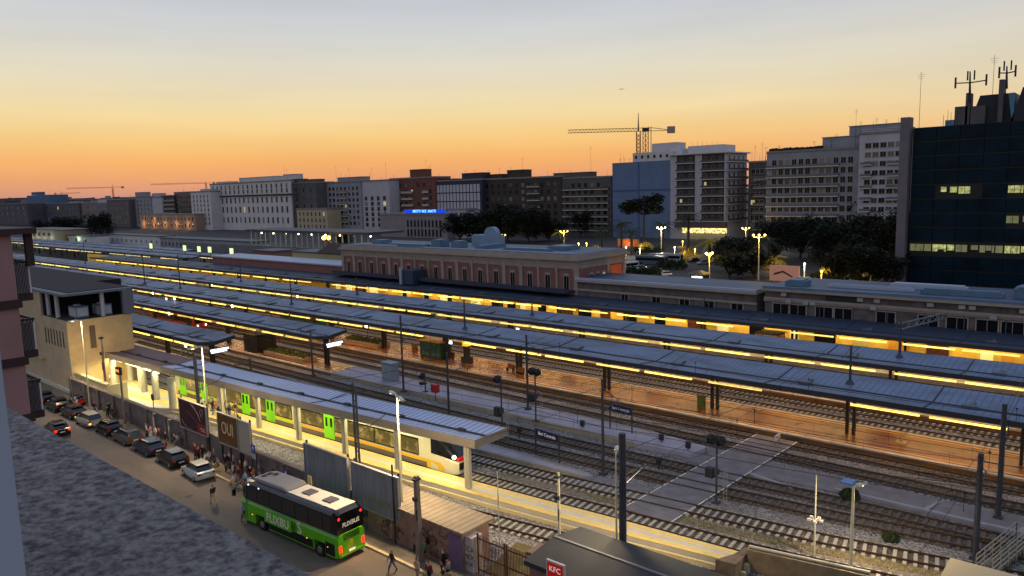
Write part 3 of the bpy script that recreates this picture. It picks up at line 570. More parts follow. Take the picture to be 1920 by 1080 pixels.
# small yard buildings left
def shed(name,label,px0,px1,yt,Y,dep,wm,wins,ww=1.4,wh=1.6,roofm=None,cat='building',lit=0,east=0):
    P0=PY(px0,yt,Y); X1=PY(px1,yt,Y).x; Z=P0.z; t=empty(name,((P0.x+X1)/2,Y,0),label,cat)
    m=MB(); m.box(P0.x,X1,Y,Y+dep,0,Z); m.build('wall',wm,t,world=True)
    m=MB(); m.box(P0.x-.4,X1+.4,Y-.5,Y+dep+.4,Z+.003,Z+.3); m.build('roof',roofm or zincd,t,world=True)
    for i in range(wins):
        x=P0.x+(X1-P0.x)*(i+.5)/wins; window(t,x,Y,Z*.62,ww,wh,frame_l,gl_lit2 if random.random()<lit else gl_dark)
    return t,P0.x,X1,Z
shed('depot_building','long low grey depot with a row of small windows behind the far yellow canopy lights',300,473,446,165,9,W_grey,22,1.5,1.8)
shed('depot_building','small white yard building with tiny windows left of the long depot',190,298,439,168,8,W_white,12,1.2,1.2)
t,x0,x1,z=shed('yard_station','two storey yard station lit from inside at the left edge',44,117,429,150,16,mat('yard_wall',(140,130,104),.8,noise=.15,ns=.3),0,cat='station building')
for i in range(5): window(t,x0+10+i*9,150,z*.72,5,2.4,frame_l,gl_mid)
for i in range(5): window(t,x0+14+i*9,150,z*.25,5.5,3.4,frame_l,mat('hall_glow',(200,220,210),.4,emit=(200,230,220),es=.9) if i in(1,2,3) else gl_mid)
for i in range(4): point(t,(x0+14+i*12-t['_o'][0],-2.5,5.5),500,(230,240,225),.4)
t,x0,x1,z=shed('yard_garage','white yard garage with one lit green doorway left of the small white yard building',118,168,441,152,10,W_white,3,3,3,cat='garage',lit=.0); point(t,(4,-2,6),500,(210,255,190),.4)
# elevated walkway
P=PY(480,429,165); X1=PY(712,437,165).x
t=empty('elevated_railway_station',((P.x+X1)/2,165,0),'raised dark station canopy on white posts with lamps below, left of the bank','station')
m=MB(); m.box(P.x,X1,160,176,P.z-.8,P.z); m.build('roof',mat('walk_roof',(52,56,66),.6),t,world=True)
m=MB(); m.box(P.x-60,X1,160.5,175,P.z-7.2,P.z-6.6,0); m.box(P.x-60,X1,160.4,161,0,P.z-7.2); m.build('deck',mat('walk_deck',(96,100,104),.8,noise=.2,ns=.3),t,world=True)
for k in range(22):
    x=P.x+2+k*(X1-P.x-4)/21; m=MB(); m.box(x-.15,x+.15,161.2,161.6,P.z-6.6,P.z-.8); m.build('post',mat('white_post',(150,156,154),.6),t,world=True)
for k in range(9):
    x=P.x+6+k*9; m=MB(); m.sphere((x,164,P.z-1.6),.28,8,6); m.build('lamp_globe',mat('lamp_glow_white',(255,255,240),.4,emit=(255,244,214),es=9),t,world=True); point(t,(x-t['_o'][0],-1.0,P.z-2.2),160,(230,240,215),.3)
for px in (607,616):
    q=PY(px,446,157); m=MB(); m.tube((q.x,q.y,q.z-5),q,.12); m.sphere(q,.75,10,8,1); o=m.build('street_lamp',[pilm,mat('lamp_glow_amber',(255,190,90),.4,emit=(255,190,80),es=7)]); tag(o,('left' if px==607 else 'right')+' of the two amber globe lamps below the raised dark canopy','street lamp',group='amber globe lamps')
    point(o,(q.x+.8,q.y-1,q.z),250,(255,190,90),.6)
# five greenish floodlit openings (round tank lamps)
for k,(px,py) in enumerate(((284,461),(347,465),(374,467),(394,468),(435,471))):
    q=PY(px,py,128); m=MB(); m.tube((q.x,q.y,0),(q.x,q.y,q.z+1),.12,.12,6); m.box(q.x-1.1,q.x+1.1,q.y-.3,q.y-.1,q.z-1.0,q.z+1.0,1); m.box(q.x-1.2,q.x+1.2,q.y-.09,q.y+.1,q.z-1.1,q.z+1.1)
    o=m.build('yard_floodlight',[pilm,mat('flood_green',(200,220,160),.4,emit=(210,232,160),es=1.3)]); tag(o,'square greenish yard floodlight, number %s from the left along the far canopy'%['one','two','three','four','five'][k],'floodlight',group='greenish yard floodlights')
# ================================================================== STATION BUILDINGS
pink=mat('station_pink_plaster',(124,84,80),0.9,noise=0.15,ns=0.4); stone=mat('station_stone_trim',(146,136,128),0.85,noise=0.12,ns=0.6)
Y=114.0; X0,X1=-157.0,-83.4; ZT=13.2
t=empty('station_building',((X0+X1)/2,Y,0),'long pink station building with arched windows and stone pilasters','station building')
m=MB(); m.box(X0,X1,Y,Y+17,0,11.3); m.build('wall',pink,t,world=True)
m=MB(); m.box(X0-.25,X1+.25,Y-.25,Y+17.25,11.303,12.1); m.box(X0-.9,X1+.9,Y-.9,Y+17.9,12.103,12.5); m.box(X0-.4,X1+.4,Y-.4,Y+17.4,12.503,13.2); m.box(X0-.12,X1+.12,Y-.12,Y-.003,10.5,11.3); m.box(X1+.003,X1+.12,Y,Y+17,10.5,11.3)
m.build('cornice',stone,t,world=True)
m=MB(); m.box(X0,X1,Y+.1,Y+16.9,13.203,13.3); m.build('roof',mat('flat_roof_grey',(70,86,108),.6,noise=.3,ns=.3),t,world=True)
npil=16
for i in range(npil+1):
    x=X0+(X1-X0)*i/npil
    if i in(0,1,4,5,8,9,12,13,16,15) or True:
        m=MB(); wd=.42 if i%4 in (0,1) else .2; m.box(x-wd,x+wd,Y-.22,Y-.002,0.5,11.3); m.box(x-wd-.1,x+wd+.1,Y-.3,Y-.001,10.1,10.49); m.build('pilaster',stone,t,world=True)
for yy in (Y+.3,Y+10.8,Y+16.7):
    m=MB(); m.box(X1+.002,X1+.22,yy-.35,yy+.35,.5,11.3); m.build('pilaster',stone,t,world=True)
for i in range(npil):
    x=X0+(X1-X0)*(i+.5)/npil; window(t,x,Y,7.6,1.15,2.9,stone,gl_dark,mull=1,arch=True)
    window(t,x,Y,2.3,1.6,3.2,stone,gl_lit if i%3 else gl_dark,mull=1)
for yy in (Y+5,Y+7.2,Y+9.4): window(t,X1,yy,7.6,1.0,2.8,stone,gl_dark if yy<Y+9 else gl_lit2,'E',arch=True)
m=MB(); m.box(X1+.003,X1+.1,Y+11.6,Y+15.8,4.5,10.2); m.build('end_wall_panel',mat('orange_panel',(190,96,50),.8,noise=.15,ns=.3),t,world=True);  # orange panel set between the end wall pilasters
point(t,(X1-t['_o'][0]+6,14,3.5),700,(255,170,90),.5)
# balustrade terrace
m=MB(); m.box(X0,X1,Y-3.6,Y-.31,6.2,6.5); m.box(X0,X1,Y-3.6,Y-3.5,6.503,7.1); m.build('terrace',zincd,t,world=True)
rm_=mat('duct_pale_blue',(84,112,136),.5,.2,noise=.15,ns=.5); rwh=mat('roof_white_edge',(150,160,180),.5)
for k,(a,b,c,d,h) in enumerate(((-150,-147,118,122,.8),(-142,-128,116,118,.35),(-127,-124,117,120,1.5),(-120.5,-118,117,120,1.3),(-112,-110,116,124,.6),(-104,-92,116,118,.4),(-96,-91,121,126,.6))):
    m=MB(); m.box(a,b,c,d,13.303,13.3+h); m.box(a+.3,b-.3,c+.3,d-.3,13.3+h+.002,13.3+h+.25); m.build('roof_plant_box',rm_,t,world=True)
m=MB(); m.box(X0+30,X1-1,Y+.5,Y+1.0,13.303,13.5); m.box(X0+5,X0+20,Y+1,Y+1.3,13.303,13.6); m.build('roof_flashing',rwh,t,world=True)
# clock pediment seen from behind
qa=PY(893,455,128).x; qb=PY(936,455,128).x; qc=PY(922,455,128).x; m=MB(); m.box(qa,qb,126.5,130,13.303,15.6); m.yprism([(qc-1.9,15.603)]+[(qc-1.9*math.cos(math.pi*i/10),15.8+1.7*math.sin(math.pi*i/10)) for i in range(11)]+[(qc+1.9,15.603)],127.5,129.0); m.build('clock_pediment',mat('pediment_blue',(112,134,160),.7,noise=.1,ns=.5),t,world=True)
m=MB(); q=PY(775,520,110); m.box(q.x-3,q.x+1,109,113,5.5,8.6); m.box(q.x-3.2,q.x-2.6,108.6,109.2,5.4,9.2,1); m.build('lift_head',[zincd,rwh],t,world=True)
# lower annexes
annw=mat('annex_plaster',(92,86,86),.9,noise=.45,ns=.5,det=8)
def annex(label,X0,X1,ZT,dep,wins,wz,ww,wh,band,pal):
    t=empty('station_annex',((X0+X1)/2,Y,0),label,'station annex')
    m=MB(); m.box(X0,X1,Y,Y+dep,0,ZT-.9); m.build('wall',pal,t,world=True)
    m=MB(); m.box(X0-.2,X1+.2,Y-.7,Y+dep+.3,ZT-.9+.003,ZT-.5); m.box(X0-.1,X1+.1,Y-.2,Y-.002,ZT-2.6,ZT-2.25); m.box(X0,X1,Y+.2,Y+dep,ZT-.497,ZT-.3,1); m.box(X0-.2,X1+.2,Y-.7,Y-.2,ZT-.497,ZT-.1,2); m.build('cornice',[stone,mat('annex_roof',(50,66,92),.5,noise=.3,ns=.3),rwh if band else rm_],t,world=True)
    for x,w2 in wins: window(t,x,Y,wz,w2,wh,stone,gl_dark,mull=1)
    return t
annex('low weathered station annex right of the pink station building, with white roof edge',-83.0,-47.8,9.1,11,[(-72.5,1.4),(-66,1.6),(-60.5,1.8),(-56,1.8),(-51,1.9)],5.6,1.6,1.6,True,annw)
wx=[PY(px,590,Y).x for px in (1464,1496,1545,1581,1661,1741,1795,1852,1900)]
ta=annex('long low station annex with square black windows and roof ducts at the right edge',-46.4,14,9.9,14,[(x,2.4) for x in wx],6.0,2.4,2.0,False,annw)
m=MB(); m.box(-46.4,14,Y-.35,Y-.001,7.6,8.0); m.build('cornice',stone,ta,world=True)
for (a,b,c,d,h,k) in ((-44,-41,116,119,.8,0),(-38,-26,118,118.6,.4,1),(-25,-15,117,118.4,.6,0),(-14,-10,118,122,1.3,0),(-8,10,117,118,.4,0),(-30,-20,121,123,.6,1),(-6,-3,121,123,1.9,0)):
    m=MB(); m.box(a,b,c,d,9.603,9.6+h); m.box(a+.4,b-.4,c+.2,d-.2,9.6+h+.002,9.6+h+.2); m.build('roof_duct',rm_ if k==0 else rwh,ta,world=True)
q=empty('station_annex',(-191,Y,0),'low pinkish station annex left of the pink station building','station annex')
m=MB(); m.box(-226,-157.3,Y,Y+9,0,7.6); m.build('wall',pink,q,world=True); m=MB(); m.box(-226.3,-157.3,Y-.4,Y+9,7.603,7.95); m.box(-226,-157.4,Y-.1,Y-.002,4.7,5.1); m.build('cornice',rwh,q,world=True)
for i in range(14): window(q,-223+i*4.8,Y,3.4,1.5,2.2,stone,gl_dark)
rn=random.Random(8)
for (tt,xa,xb) in ((None,-82,-49),(ta,-45,12)):
    if tt is None: continue
    for k in range(22):
        x=xa+(xb-xa)*rn.random(); m=MB(); zz=rn.choice((7.2,8.3,4.6)); m.box(x-.4,x+.4,Y-.42,Y-.002,zz,zz+.55); m.build('wall_unit',mat('ac_unit',(150,150,152),.6),tt,world=True)
    for k in range(12):
        x=xa+(xb-xa)*(k+.5)/12; m=MB(); m.tube((x,Y-.1,.6),(x,Y-.1,9),.07,.07,6); m.build('drain_pipe',steelv,tt,world=True)
    m=MB(); m.box(-37,-32,Y-.2,Y-.002,7.9,9.0); m.build('dark_panel',gut,tt,world=True)
# lit yellow wall under the station canopy
t=empty('platform_wall',(-70,113.6,.5),'bright yellow lit wall with dark doors under the station canopy','wall')
yw=mat('yellow_wall',(238,196,84),.7,noise=.1,ns=.5); brn=mat('brown_door',(84,40,28),.6)
m=MB(); m.box(-330,14,113.5,113.95,.5,4.9); m.build('panel',yw,t,world=True)
x=-160
while x<10:
    k=random.random(); wd=1.2+random.random()*2.2
    m=MB(); m.box(x,x+wd,113.36,113.49,.55,2.6+random.random()*1.6); m.build('door' if k<.6 else 'poster_panel',brn if k<.2 else (gl_dark if k<.5 else (mat('lit_poster',(220,214,150),.5,emit=(240,226,150),es=.5) if k<.8 else (mat('orange_panel2',(222,160,50),.6) if k<.85 else mat('yellow_panel',(200,180,110),.6)))),t,world=True); x+=wd+.6+random.random()*4
# small lit houses between annex & city
t,x0,x1,z=shed('yard_house','cream low house with dark pitched roof in front of the raised dark canopy',548,648,472,125,8,mat('cream_wall',(170,160,120),.85),3,1.2,1.2)
m=MB(); m.xprism([(124,z+.31),(134,z+.31),(129,z+2.8)],x0+14,x1+.5); m.build('pitched_roof',mat('tile_dark',(60,44,42),.9),t,world=True)
shed('yard_house','small reddish house with a lit white lamp, left of the cream low house',476,515,470,128,8,mat('reddish_wall',(126,92,84),.85),2,1.2,1.2)
# ================================================================== GLASS TOWER
Y=206.0; X0=PY(1712,237,Y).x; X1=X0+90; ZT=PY(1712,240,Y).z
t=empty('glass_office_tower',((X0+X1)/2,Y,0),'dark blue glass office tower with two lit floors and rooftop masts','office tower')
gt=mat('tower_glass',(4,28,42),.4,noise=.45,ns=.15,spec=.1); tfr=mat('tower_spandrel',(6,16,24),.5)
m=MB(); m.box(X0,X1,Y+.4,Y+30,0,ZT); m.build('core',tfr,t,world=True)
nfl=11; fh=ZT/nfl; bay=5.0
litrow={6:1,2:1}
lg=mat('tower_lit',(150,156,110),.4,emit=(222,222,140),es=.5,noise=.9,ns=1.2,thr=(.35,.7)); lg2=mat('tower_lit_dim',(90,96,80),.4,emit=(190,190,130),es=.22,noise=.5,ns=.5)
cnt=0
for k in range(nfl):
    for i in range(13):
        a=X0+.4+i*bay; b=a+bay-.18
        if a>X0+60: continue
        rr_=random.random()
        z0=k*fh+.35; z1=(k+1)*fh-.08
        g_=gt
        if k==6 and i not in(0,3,7,10) and rr_>.12: g_=lg
        if k==2: g_=lg if i%3==1 else lg2
        if k==4 and i in (4,5,7,9): g_=lg2
        m=MB(); 
        if g_ is gt: m.box(a,b,Y,Y+.39,z0,z1)
        else: [(m.box(a+bay*u,a+bay*v,Y,Y+.39,z0+.9+w_,z1-.5) if random.random()>.18 else None) for (u,v,w_) in ((.02,.24,0),(.27,.49,.5*(i%2)),(.52,.6,0),(.66,.94,.3*(i%3)))]
        m.build('glass_panel',g_,t,world=True)
m=MB(); m.box(X0-2.4,X0-.3,Y-2,Y+1.5,0,ZT+2.6); m.build('corner_pillar',mat('tower_pillar',(100,96,104),.7,noise=.1,ns=.3),t,world=True)
cl=mat('rooftop_cladding',(26,30,40),.6); pb=mat('rooftop_blue',(70,120,150),.5)
def tp(px,py,Yy=212): return PY(px,py,Yy)
for (a,b,yt_,yb_,mm_,nm) in ((1792,1816,201,232,W_dk2,'water_tank'),(1822,1849,200,232,W_dk2,'water_tank'),(1818,1900,181,232,cl,'sloped_screen'),(1872,1903,176,200,pb,'sloped_screen'),(1897,1990,165,232,cl,'sloped_screen'),(1813,1821,175,215,W_dk2,'chimney'),(1875,1884,150,180,W_dk2,'chimney'),(1774,1792,226,236,pb,'roof_unit')):
    p=tp(a,yt_); p2=tp(b,yt_); m=MB()
    if nm=='sloped_screen': m.yprism([(p.x,ZT+.003),(p2.x,ZT+.003),(p2.x-(1 if mm_ is cl else 0),p.z),(p.x+2.2,p.z)],p.y,p.y+8)
    else: m.box(p.x,p2.x,p.y-1,p.y+3,ZT+.003,p.z)
    m.build(nm,mm_,t,world=True)
for (px,yb,yt_,arm) in ((1819,176,134,1),(1888,150,124,2)):
    p=tp(px,yb,211); q=tp(px,yt_,211); m=MB(); m.tube((p.x,p.y,p.z-2),(q.x,q.y,q.z),.35,.15,6); zc=(p.z+q.z)/2
    for s in (-1,1):
        d=3.2/arm; m.bar((p.x,p.y,zc),(p.x+s*d,p.y,zc+.2),.25); m.box(p.x+s*d-.18,p.x+s*d+.18,p.y-.2,p.y+.2,zc-1,zc+1.6); m.box(p.x+s*.7-.14,p.x+s*.7+.14,p.y-.2,p.y+.2,zc+.6,zc+2.8)
    m.build('antenna_mast',gut,t,world=True)
for px,h in ((1859,10),(1725,14),(1870,5),(1770,3),(1778,4),(1784,3.5)):
    p=tp(px,236); antenna(t,p.x,211,ZT,h+ (6 if px in(1859,) else 0),0 if px in(1859,1725) else 1)
# ================================================================== TOWER CRANES
def crane(label,px,yt_,ybase,xl,xr,Yc,col,th,jz):
    b=PY(px,jz,Yc); top=PY(px,yt_,Yc).z; dpt=(b-CAM).dot(FW); lx=(xl-px)/F*dpt; rx=(xr-px)/F*dpt; bz=b.z
    t=empty('tower_crane',(b.x,Yc,0),label,'tower crane',rz=R(YAW)); cm2=mat('crane_%s'%col[0],col[1],.6)
    m=MB()
    for s in (-1,1):
        for u in (-1,1): m.bar((s*th,u*th,0),(s*th,u*th,bz),th*.25)
    zz=max(2,bz-60)
    while zz<bz-2*th:
        for u in (-1,1): m.bar((-th,u*th,zz),(th,u*th,zz+2*th),th*.16); m.bar((th,u*th,zz),(-th,u*th,zz+2*th),th*.16)
        zz+=2*th
    m.build('mast',cm2,t)
    m=MB(); m.tube((0,0,bz),(0,0,top),th*.45,th*.12,6); m.build('cat_head',cm2,t)
    m=MB(); h=th*1.6; m.bar((lx,0,bz),(rx,0,bz),th*.28); m.bar((lx,0,bz+h),(rx*.4,0,bz+h),th*.28)
    x=lx; s=1 if lx<0 else -1
    for i in range(int(abs(lx)/(h*1.1))):
        x2=x+s*h*1.1; m.bar((x,0,bz),((x+x2)/2,0,bz+h),th*.16); m.bar(((x+x2)/2,0,bz+h),(x2,0,bz),th*.16); x=x2
    m.bar((rx*.4,0,bz+h),(rx,0,bz),th*.28)
    m.build('jib',cm2,t)
    m=MB(); e=abs(rx)*.16; m.box(rx-e,rx+e*.3,-th,th,bz-h*.9,bz+h*1.3); m.build('counterweight',mat('counterweight',(150,138,130),.8),t)
crane('large tower crane behind the blue netted building, jib pointing left',1197,211,300,1065,1262,380,('grey',(96,84,70)),1.1,246)
b=PY(1213,238,382); t=empty('tower_crane',(b.x,382,0),'crane mast stub with cab just right of the large tower crane','tower crane'); m=MB()
for s in (-1,1):
    for u in (-1,1): m.bar((b.x+s*1.8,382+u*1.5,0),(b.x+s*1.8,382+u*1.5,b.z),.3)
for k in range(14):
    z0=b.z-40+k*2.8; m.bar((b.x-1.8,380.5,z0),(b.x+1.8,380.5,z0+2.8),.2); m.bar((b.x+1.8,380.5,z0),(b.x-1.8,380.5,z0+2.8),.2)
m.build('mast',mat('crane_grey',(96,84,70),.6),t,world=True); m=MB(); m.box(b.x-2.6,b.x+1,381,383,b.z-2.5,b.z-.5); m.build('cab',gut,t,world=True)
crane('thin red tower crane at the left, jib pointing left over the roofs',211,344,380,124,231,640,('red',(120,50,44)),1.2,352)
crane('small red tower crane farthest left, jib pointing right',115,357,380,150,104,700,('red',(120,50,44)),1.1,363)
crane('faint red tower crane behind the white narrow tower house',386,339,380,282,402,600,('red',(120,50,44)),1.0,344)
# ================================================================== LEDGE AND WINDOW FRAME (camera side)
lm=mat('rough_cement',(160,154,154),0.95,noise=0.5,ns=34,col2=(78,74,80),bump=1.0,det=15,thr=(.36,.64))
m=MB(); m.box(-60,-0.9,-0.9,0.93,24.15,24.6); tag(m.build('window_parapet',lm),'rough speckled grey cement parapet ledge in the bottom left corner','parapet')
q=G(27,890,24.6); d_=(q-CAM)*0.62; m=MB(); m.box(CAM.x+d_.x-0.5,CAM.x+d_.x,-0.35,CAM.y+d_.y,24.605,26.6); tag(m.build('window_jamb',mat('jamb_white',(150,160,178),.8)),'pale blue white window jamb at the lower left edge','window frame')
# ================================================================== NEIGHBOUR HOUSE WITH BALCONIES
hp=mat('house_plum_plaster',(146,112,112),.85,noise=.1,ns=.8,stripe=(1,1.1,.02,.7)); hd=mat('house_dark_band',(52,34,38),.7); rl=mat('railing_dark',(44,40,46),.5,.4)
def DX(x,y,X): d=ray(x,y); return CAM+d*(X/d.x)
X0=-31.0; cY=DX(38,600,X0).y; ztop=DX(25,440,X0).z
t=empty('neighbour_house',(-36,4,0),'plum coloured apartment house with stacked balconies at the left edge','apartment house')
m=MB(); m.box(-45,X0,-6,cY,0,ztop); m.build('wall',hp,t,world=True)
m=MB(); m.box(-45.5,X0+.25,-6,cY+.75,ztop+.003,ztop+.22); m.build('roof',hd,t,world=True)
for yy in (568,676,785):
    z=DX(45,yy,X0).z
    m=MB(); m.box(-45,X0+.12,-6,cY+.1,z-.15,z+.15); m.build('floor_band',hd,t,world=True)
for (zpx,rp,xr) in ((552,505,62),(660,612,72),(775,712,84)):
    z=DX(xr-20,zpx,X0).z; h=1.15; ye=DX(xr,zpx,X0-.3).y
    b=MB(); b.box(-41,X0-.3,cY+.003,ye,z-.28,z); bo=b.build('balcony',hd,t,world=True)
    m=MB()
    for k in range(9): m.bar((X0-.28,cY+.1+k*(ye-cY-.2)/8,z),(X0-.28,cY+.1+k*(ye-cY-.2)/8,z+h),.022)
    for k in range(9): m.bar((X0-.35-k*1.2,ye-.05,z),(X0-.35-k*.2,ye-.05,z+h),.03)
    m.bar((X0-.35,cY,z+h),(X0-.35,ye,z+h),.07); m.bar((X0-.35,ye-.05,z+h),(-41,ye-.05,z+h),.07)
    r_=m.build('railing',rl,bo); r_.data.transform(Matrix.Translation(-Vector(t['_o'])))
    m=MB(); m.box(X0-.34,X0-.31,cY+.02,ye-.02,z+.003,z+h-.12); m.build('balcony_panel',mat('pale_panel',(205,196,200),.8),t,world=True)
m=MB(); m.box(X0-.3,X0-.1,cY+.45,cY+.7,DX(45,500,X0).z,ztop); m.build('awning_frame',hd,t,world=True)
# ================================================================== BEIGE SIDE BUILDING WITH ROOF LOGGIA
bei=mat('beige_panels',(186,160,116),.8,noise=.10,ns=.8,stripe=(2,.45,.03,.85)); bes=mat('beige_street_wall',(168,150,124),.85,noise=.12,ns=.6)  # both beiges lifted and yellowed to hold the street lamp's glow
t=empty('service_building',(-122,38,0),'beige service building with open roof loggia and cooling units beside the brown canopy','building')
XE=-108.4
m=MB(); m.box(-150,XE,34,42.2,0,9.95,0); m.build('wall',bei,t,world=True)
m=MB(); m.box(-150,XE+.0,33.9,33.997,0,9.95); m.build('street_wall',bes,t,world=True)
m=MB(); m.box(-150,-118,33.9,42.2,9.953,13.3); m.build('upper_wall',bes,t,world=True)
m=MB(); m.box(-150,XE+.2,33.7,42.6,13.303,13.62); m.box(XE-.5,XE+.2,41.2,42.6,9.953,13.3); m.yprism([(XE-.5,13.3),(XE-1.6,13.3),(XE-.5,12.2)],41.3,42.5); m.build('roof',mat('loggia_roof',(96,100,112),.6,noise=.1,ns=.5),t,world=True)
m=MB(); m.box(-175,XE-1,34.6,42.55,13.623,13.7); m.box(-175,-122.5,42.65,46.6,0,13.6); m.build('rear_block',mat('dark_roof_felt',(36,32,38),.9,noise=.2,ns=.3),t,world=True)
m=MB(); m.box(-117.9,XE-.6,42.0,42.19,9.953,13.3); m.build('loggia_back',mat('loggia_shade',(30,32,40),.9),t,world=True)  # dark colour paints the shade inside the open loggia
m=MB(); m.box(-117.9,XE-.1,34.1,41.95,9.953,9.99); m.box(-117.85,-117.5,34.1,41.9,9.995,13.3); m.build('loggia_floor',mat('loggia_shade',(30,32,40),.9),t,world=True)  # dark sheets over floor and end wall carry the same painted shade
for x,y in ((-113.5,34.6),(XE-.7,38.8),(-117,34.6)):
    m=MB(); m.tube((x,y,9.993),(x,y,13.3),.28,.28,10); m.build('loggia_column',mat('column_pale',(168,170,176),.6),t,world=True)
for x,y in ((-111.6,36.6),(-111,39.4)):
    m=MB(); m.box(x-1.3,x+1.3,y-.8,y+.8,9.993,11.5); m.box(x-1.2,x+1.2,y-.86,y-.801,10.2,11.3,1); m.box(x+1.301,x+1.35,y-.7,y+.7,10.2,11.3,1)
    m.tube((x-.5,y,11.5),(x-.5,y,11.65),.45,.45,10,1); m.build('cooling_unit',[mat('unit_blue',(92,112,142),.5),mat('unit_white',(170,176,184),.5)],t,world=True)
for k in range(7):
    x=-117+k*1.15; m=MB(); m.box(x-.13,x+.13,33.86,33.899,6.2,8.4); m.build('slot_window',gl_dark,t,world=True)
m=MB(); m.box(XE+.003,XE+.1,36.6,37.3,5.9,9.0); m.build('vertical_recess',mat('recess_brown',(96,80,66),.8),t,world=True)
m=MB(); m.tube((XE+.15,33.95,0),(XE+.15,33.95,5.2),.09,.09,8); m.build('downpipe',mat('pipe_pale',(176,172,160),.6),t,world=True)
m=MB(); m.box(-126,-118.5,33.4,33.89,3.6,4.0); m.box(-127,-122,32.8,33.89,5.4,8.5); m.build('wall_shaft',bes,t,world=True)
# lit hall under it, beside the brown canopy
t=empty('platform_wall',(-103.5,36.2,.5),'pale lit low boundary wall at the foot of the beige building','wall')
m=MB(); m.box(-108.2,-97.5,34.3,34.6,.5,2.9); m.box(-97.5,-97.2,34.3,36.6,.5,2.9); m.box(-108.2,-97.6,34.2,34.7,2.903,3.05); m.build('masonry',mat('pale_lit_wall',(196,184,140),.8),t,world=True)
# ================================================================== STREET WALL
sw=mat('street_wall_plaster',(118,104,98),.9,noise=.3,ns=.9,col2=(92,84,84),bump=.3,det=8); cap=mat('wall_cap',(112,100,88),.85,noise=.2,ns=1)
t=empty('street_wall',(-75,33.25,0),'long graffitied plaster wall between the pavement and the near platform','wall')
m=MB(); m.box(-107.4,-44.2,33.15,33.4,0,2.6); m.build('masonry',sw,t,world=True)
m=MB(); m.box(-107.4,-44.2,33.05,33.5,2.603,2.75); m.build('coping',cap,t,world=True)
x=-106.5
while x<-45:
    m=MB(); m.box(x-.22,x+.22,32.98,33.148,0,2.6); m.build('pier',sw,t,world=True); x+=4.6
gfs=[mat('graffiti_black',(22,20,24),.8),mat('graffiti_violet',(74,58,92),.8),mat('graffiti_red',(110,44,44),.8),mat('graffiti_pale',(150,146,150),.8)]
def scrawl(par,x0,x1,y,z0,z1,n,mm_,off,face='S'):
    m=MB(); rnd=random.Random(int(x0*10)+n)
    for k in range(n):
        cx=x0+(x1-x0)*rnd.random(); cz=z0+(z1-z0)*rnd.random(); r=.18+.3*rnd.random(); a0=rnd.random()*6
        pts=[]
        for i in range(7):
            a=a0+i*.75; rr=r*(.5+.8*rnd.random()); pts.append((cx+rr*math.cos(a),cz+rr*math.sin(a)*.9))
        for p_,q_ in zip(pts,pts[1:]):
            if face=='S': m.bar((p_[0],y-.012,min(z1+.1,max(.2,p_[1]))),(q_[0],y-.012,min(z1+.1,max(.2,q_[1]))),.055,.02)
            else: m.bar((y+.012,p_[0],p_[1]),(y+.012,q_[0],q_[1]),.05,.02)
    o=m.build('graffiti',mm_,par); o.data.transform(Matrix.Translation(-Vector(off))); return o
for k,(a,b) in enumerate(((-104,-100),(-97,-93.5),(-90,-86),(-83,-79),(-76,-73),(-60.5,-57),(-56.5,-53.5))):
    scrawl(t,a,b,33.15,.6,2.2,6,gfs[k%4],t['_o'])
text('PoRett',1.55,gfs[0],t,(-43.2-t['_o'][0]-1.9,33.13-33.25,1.35),FACE_S,depth=.01,sx=1.15)
text('SHT',1.2,gfs[0],t,(-57-t['_o'][0],33.13-33.25,1.3),FACE_S,depth=.01,shear=.3)
# ================================================================== BILLBOARDS
bf=mat('billboard_frame',(150,146,142),.6,.3); bp_=mat('blank_sheet',(118,120,128),.75,noise=.28,ns=1.3,stretch=(1.6,1,.25),det=8)
def board(label,x0,x1,z0,z1,face,posts=None,y=32.95):
    t=empty('billboard',((x0+x1)/2,y,0.13),label,'billboard')
    m=MB(); m.box(x0,x1,y-.06,y+.06,z0,z1); po=m.build('panel',face,t,world=True)
    m=MB(); 
    for (a,b,c,d) in ((x0-.08,x1+.08,z1,z1+.09),(x0-.08,x1+.08,z0-.12,z0),(x0-.08,x0,z0,z1),(x1,x1+.08,z0,z1)): m.box(a,b,y-.12,y+.08,c,d)
    m.build('frame',bf,t,world=True)
    for xx in (x0+.1,x1-.1):
        m=MB(); m.box(xx-.06,xx+.06,y+.081,y+.2,.13,z1+.3); m.build('post',gut,t,world=True)
    return t
board('blank grey billboard behind the front half of the green coach',-52.1,-46.3,1.7,5.3,bp_)
board('blank grey billboard to the right, beside the graffiti shed',-45.7,-40.3,1.9,5.15,bp_)
red=mat('poster_dark_plum',(40,18,26),.5,noise=.4,ns=.8,col2=(70,24,34))
t=board('dark plum and red car poster billboard on the street wall',-74.6,-69.0,2.5,5.4,red)
o=t['_o']; m=MB()
def arc(m,cx,cz,r,a0,a1,w_,y,sx=1.0,mi=0,n=10):
    P=[(cx+sx*r*math.cos(a0+(a1-a0)*i/n),cz+r*math.sin(a0+(a1-a0)*i/n)) for i in range(n+1)]
    for p_,q_ in zip(P,P[1:]): m.bar((p_[0],y,p_[1]),(q_[0],y,q_[1]),w_,.01,mi)
y=32.95-.07
arc(m,-72.6,3.7,1.1,R(200),R(330),.12,y,1.5); arc(m,-72.9,3.0,2.4,R(20),R(75),.16,y,1.2); arc(m,-69.9,4.75,.32,0,R(360),.06,y,.8,1,14); m.bar((-70.2,y,4.3),(-69.6,y,4.3),.05,.01,1); m.bar((-73,y,4.4),(-71,y,3.6),.1,.01,0)
m.box(-70.9,-69.05,y-.004,y,2.55,3.5,2); m.box(-70.4,-69.4,y-.01,y-.005,3.0,3.08,1); m.box(-70.2,-69.3,y-.01,y-.005,2.8,2.86,1)
m.build('print',[mat('print_mauve',(120,84,96),.5),mat('print_white',(190,186,190),.5),mat('print_red',(130,26,24),.5)],t,world=True)
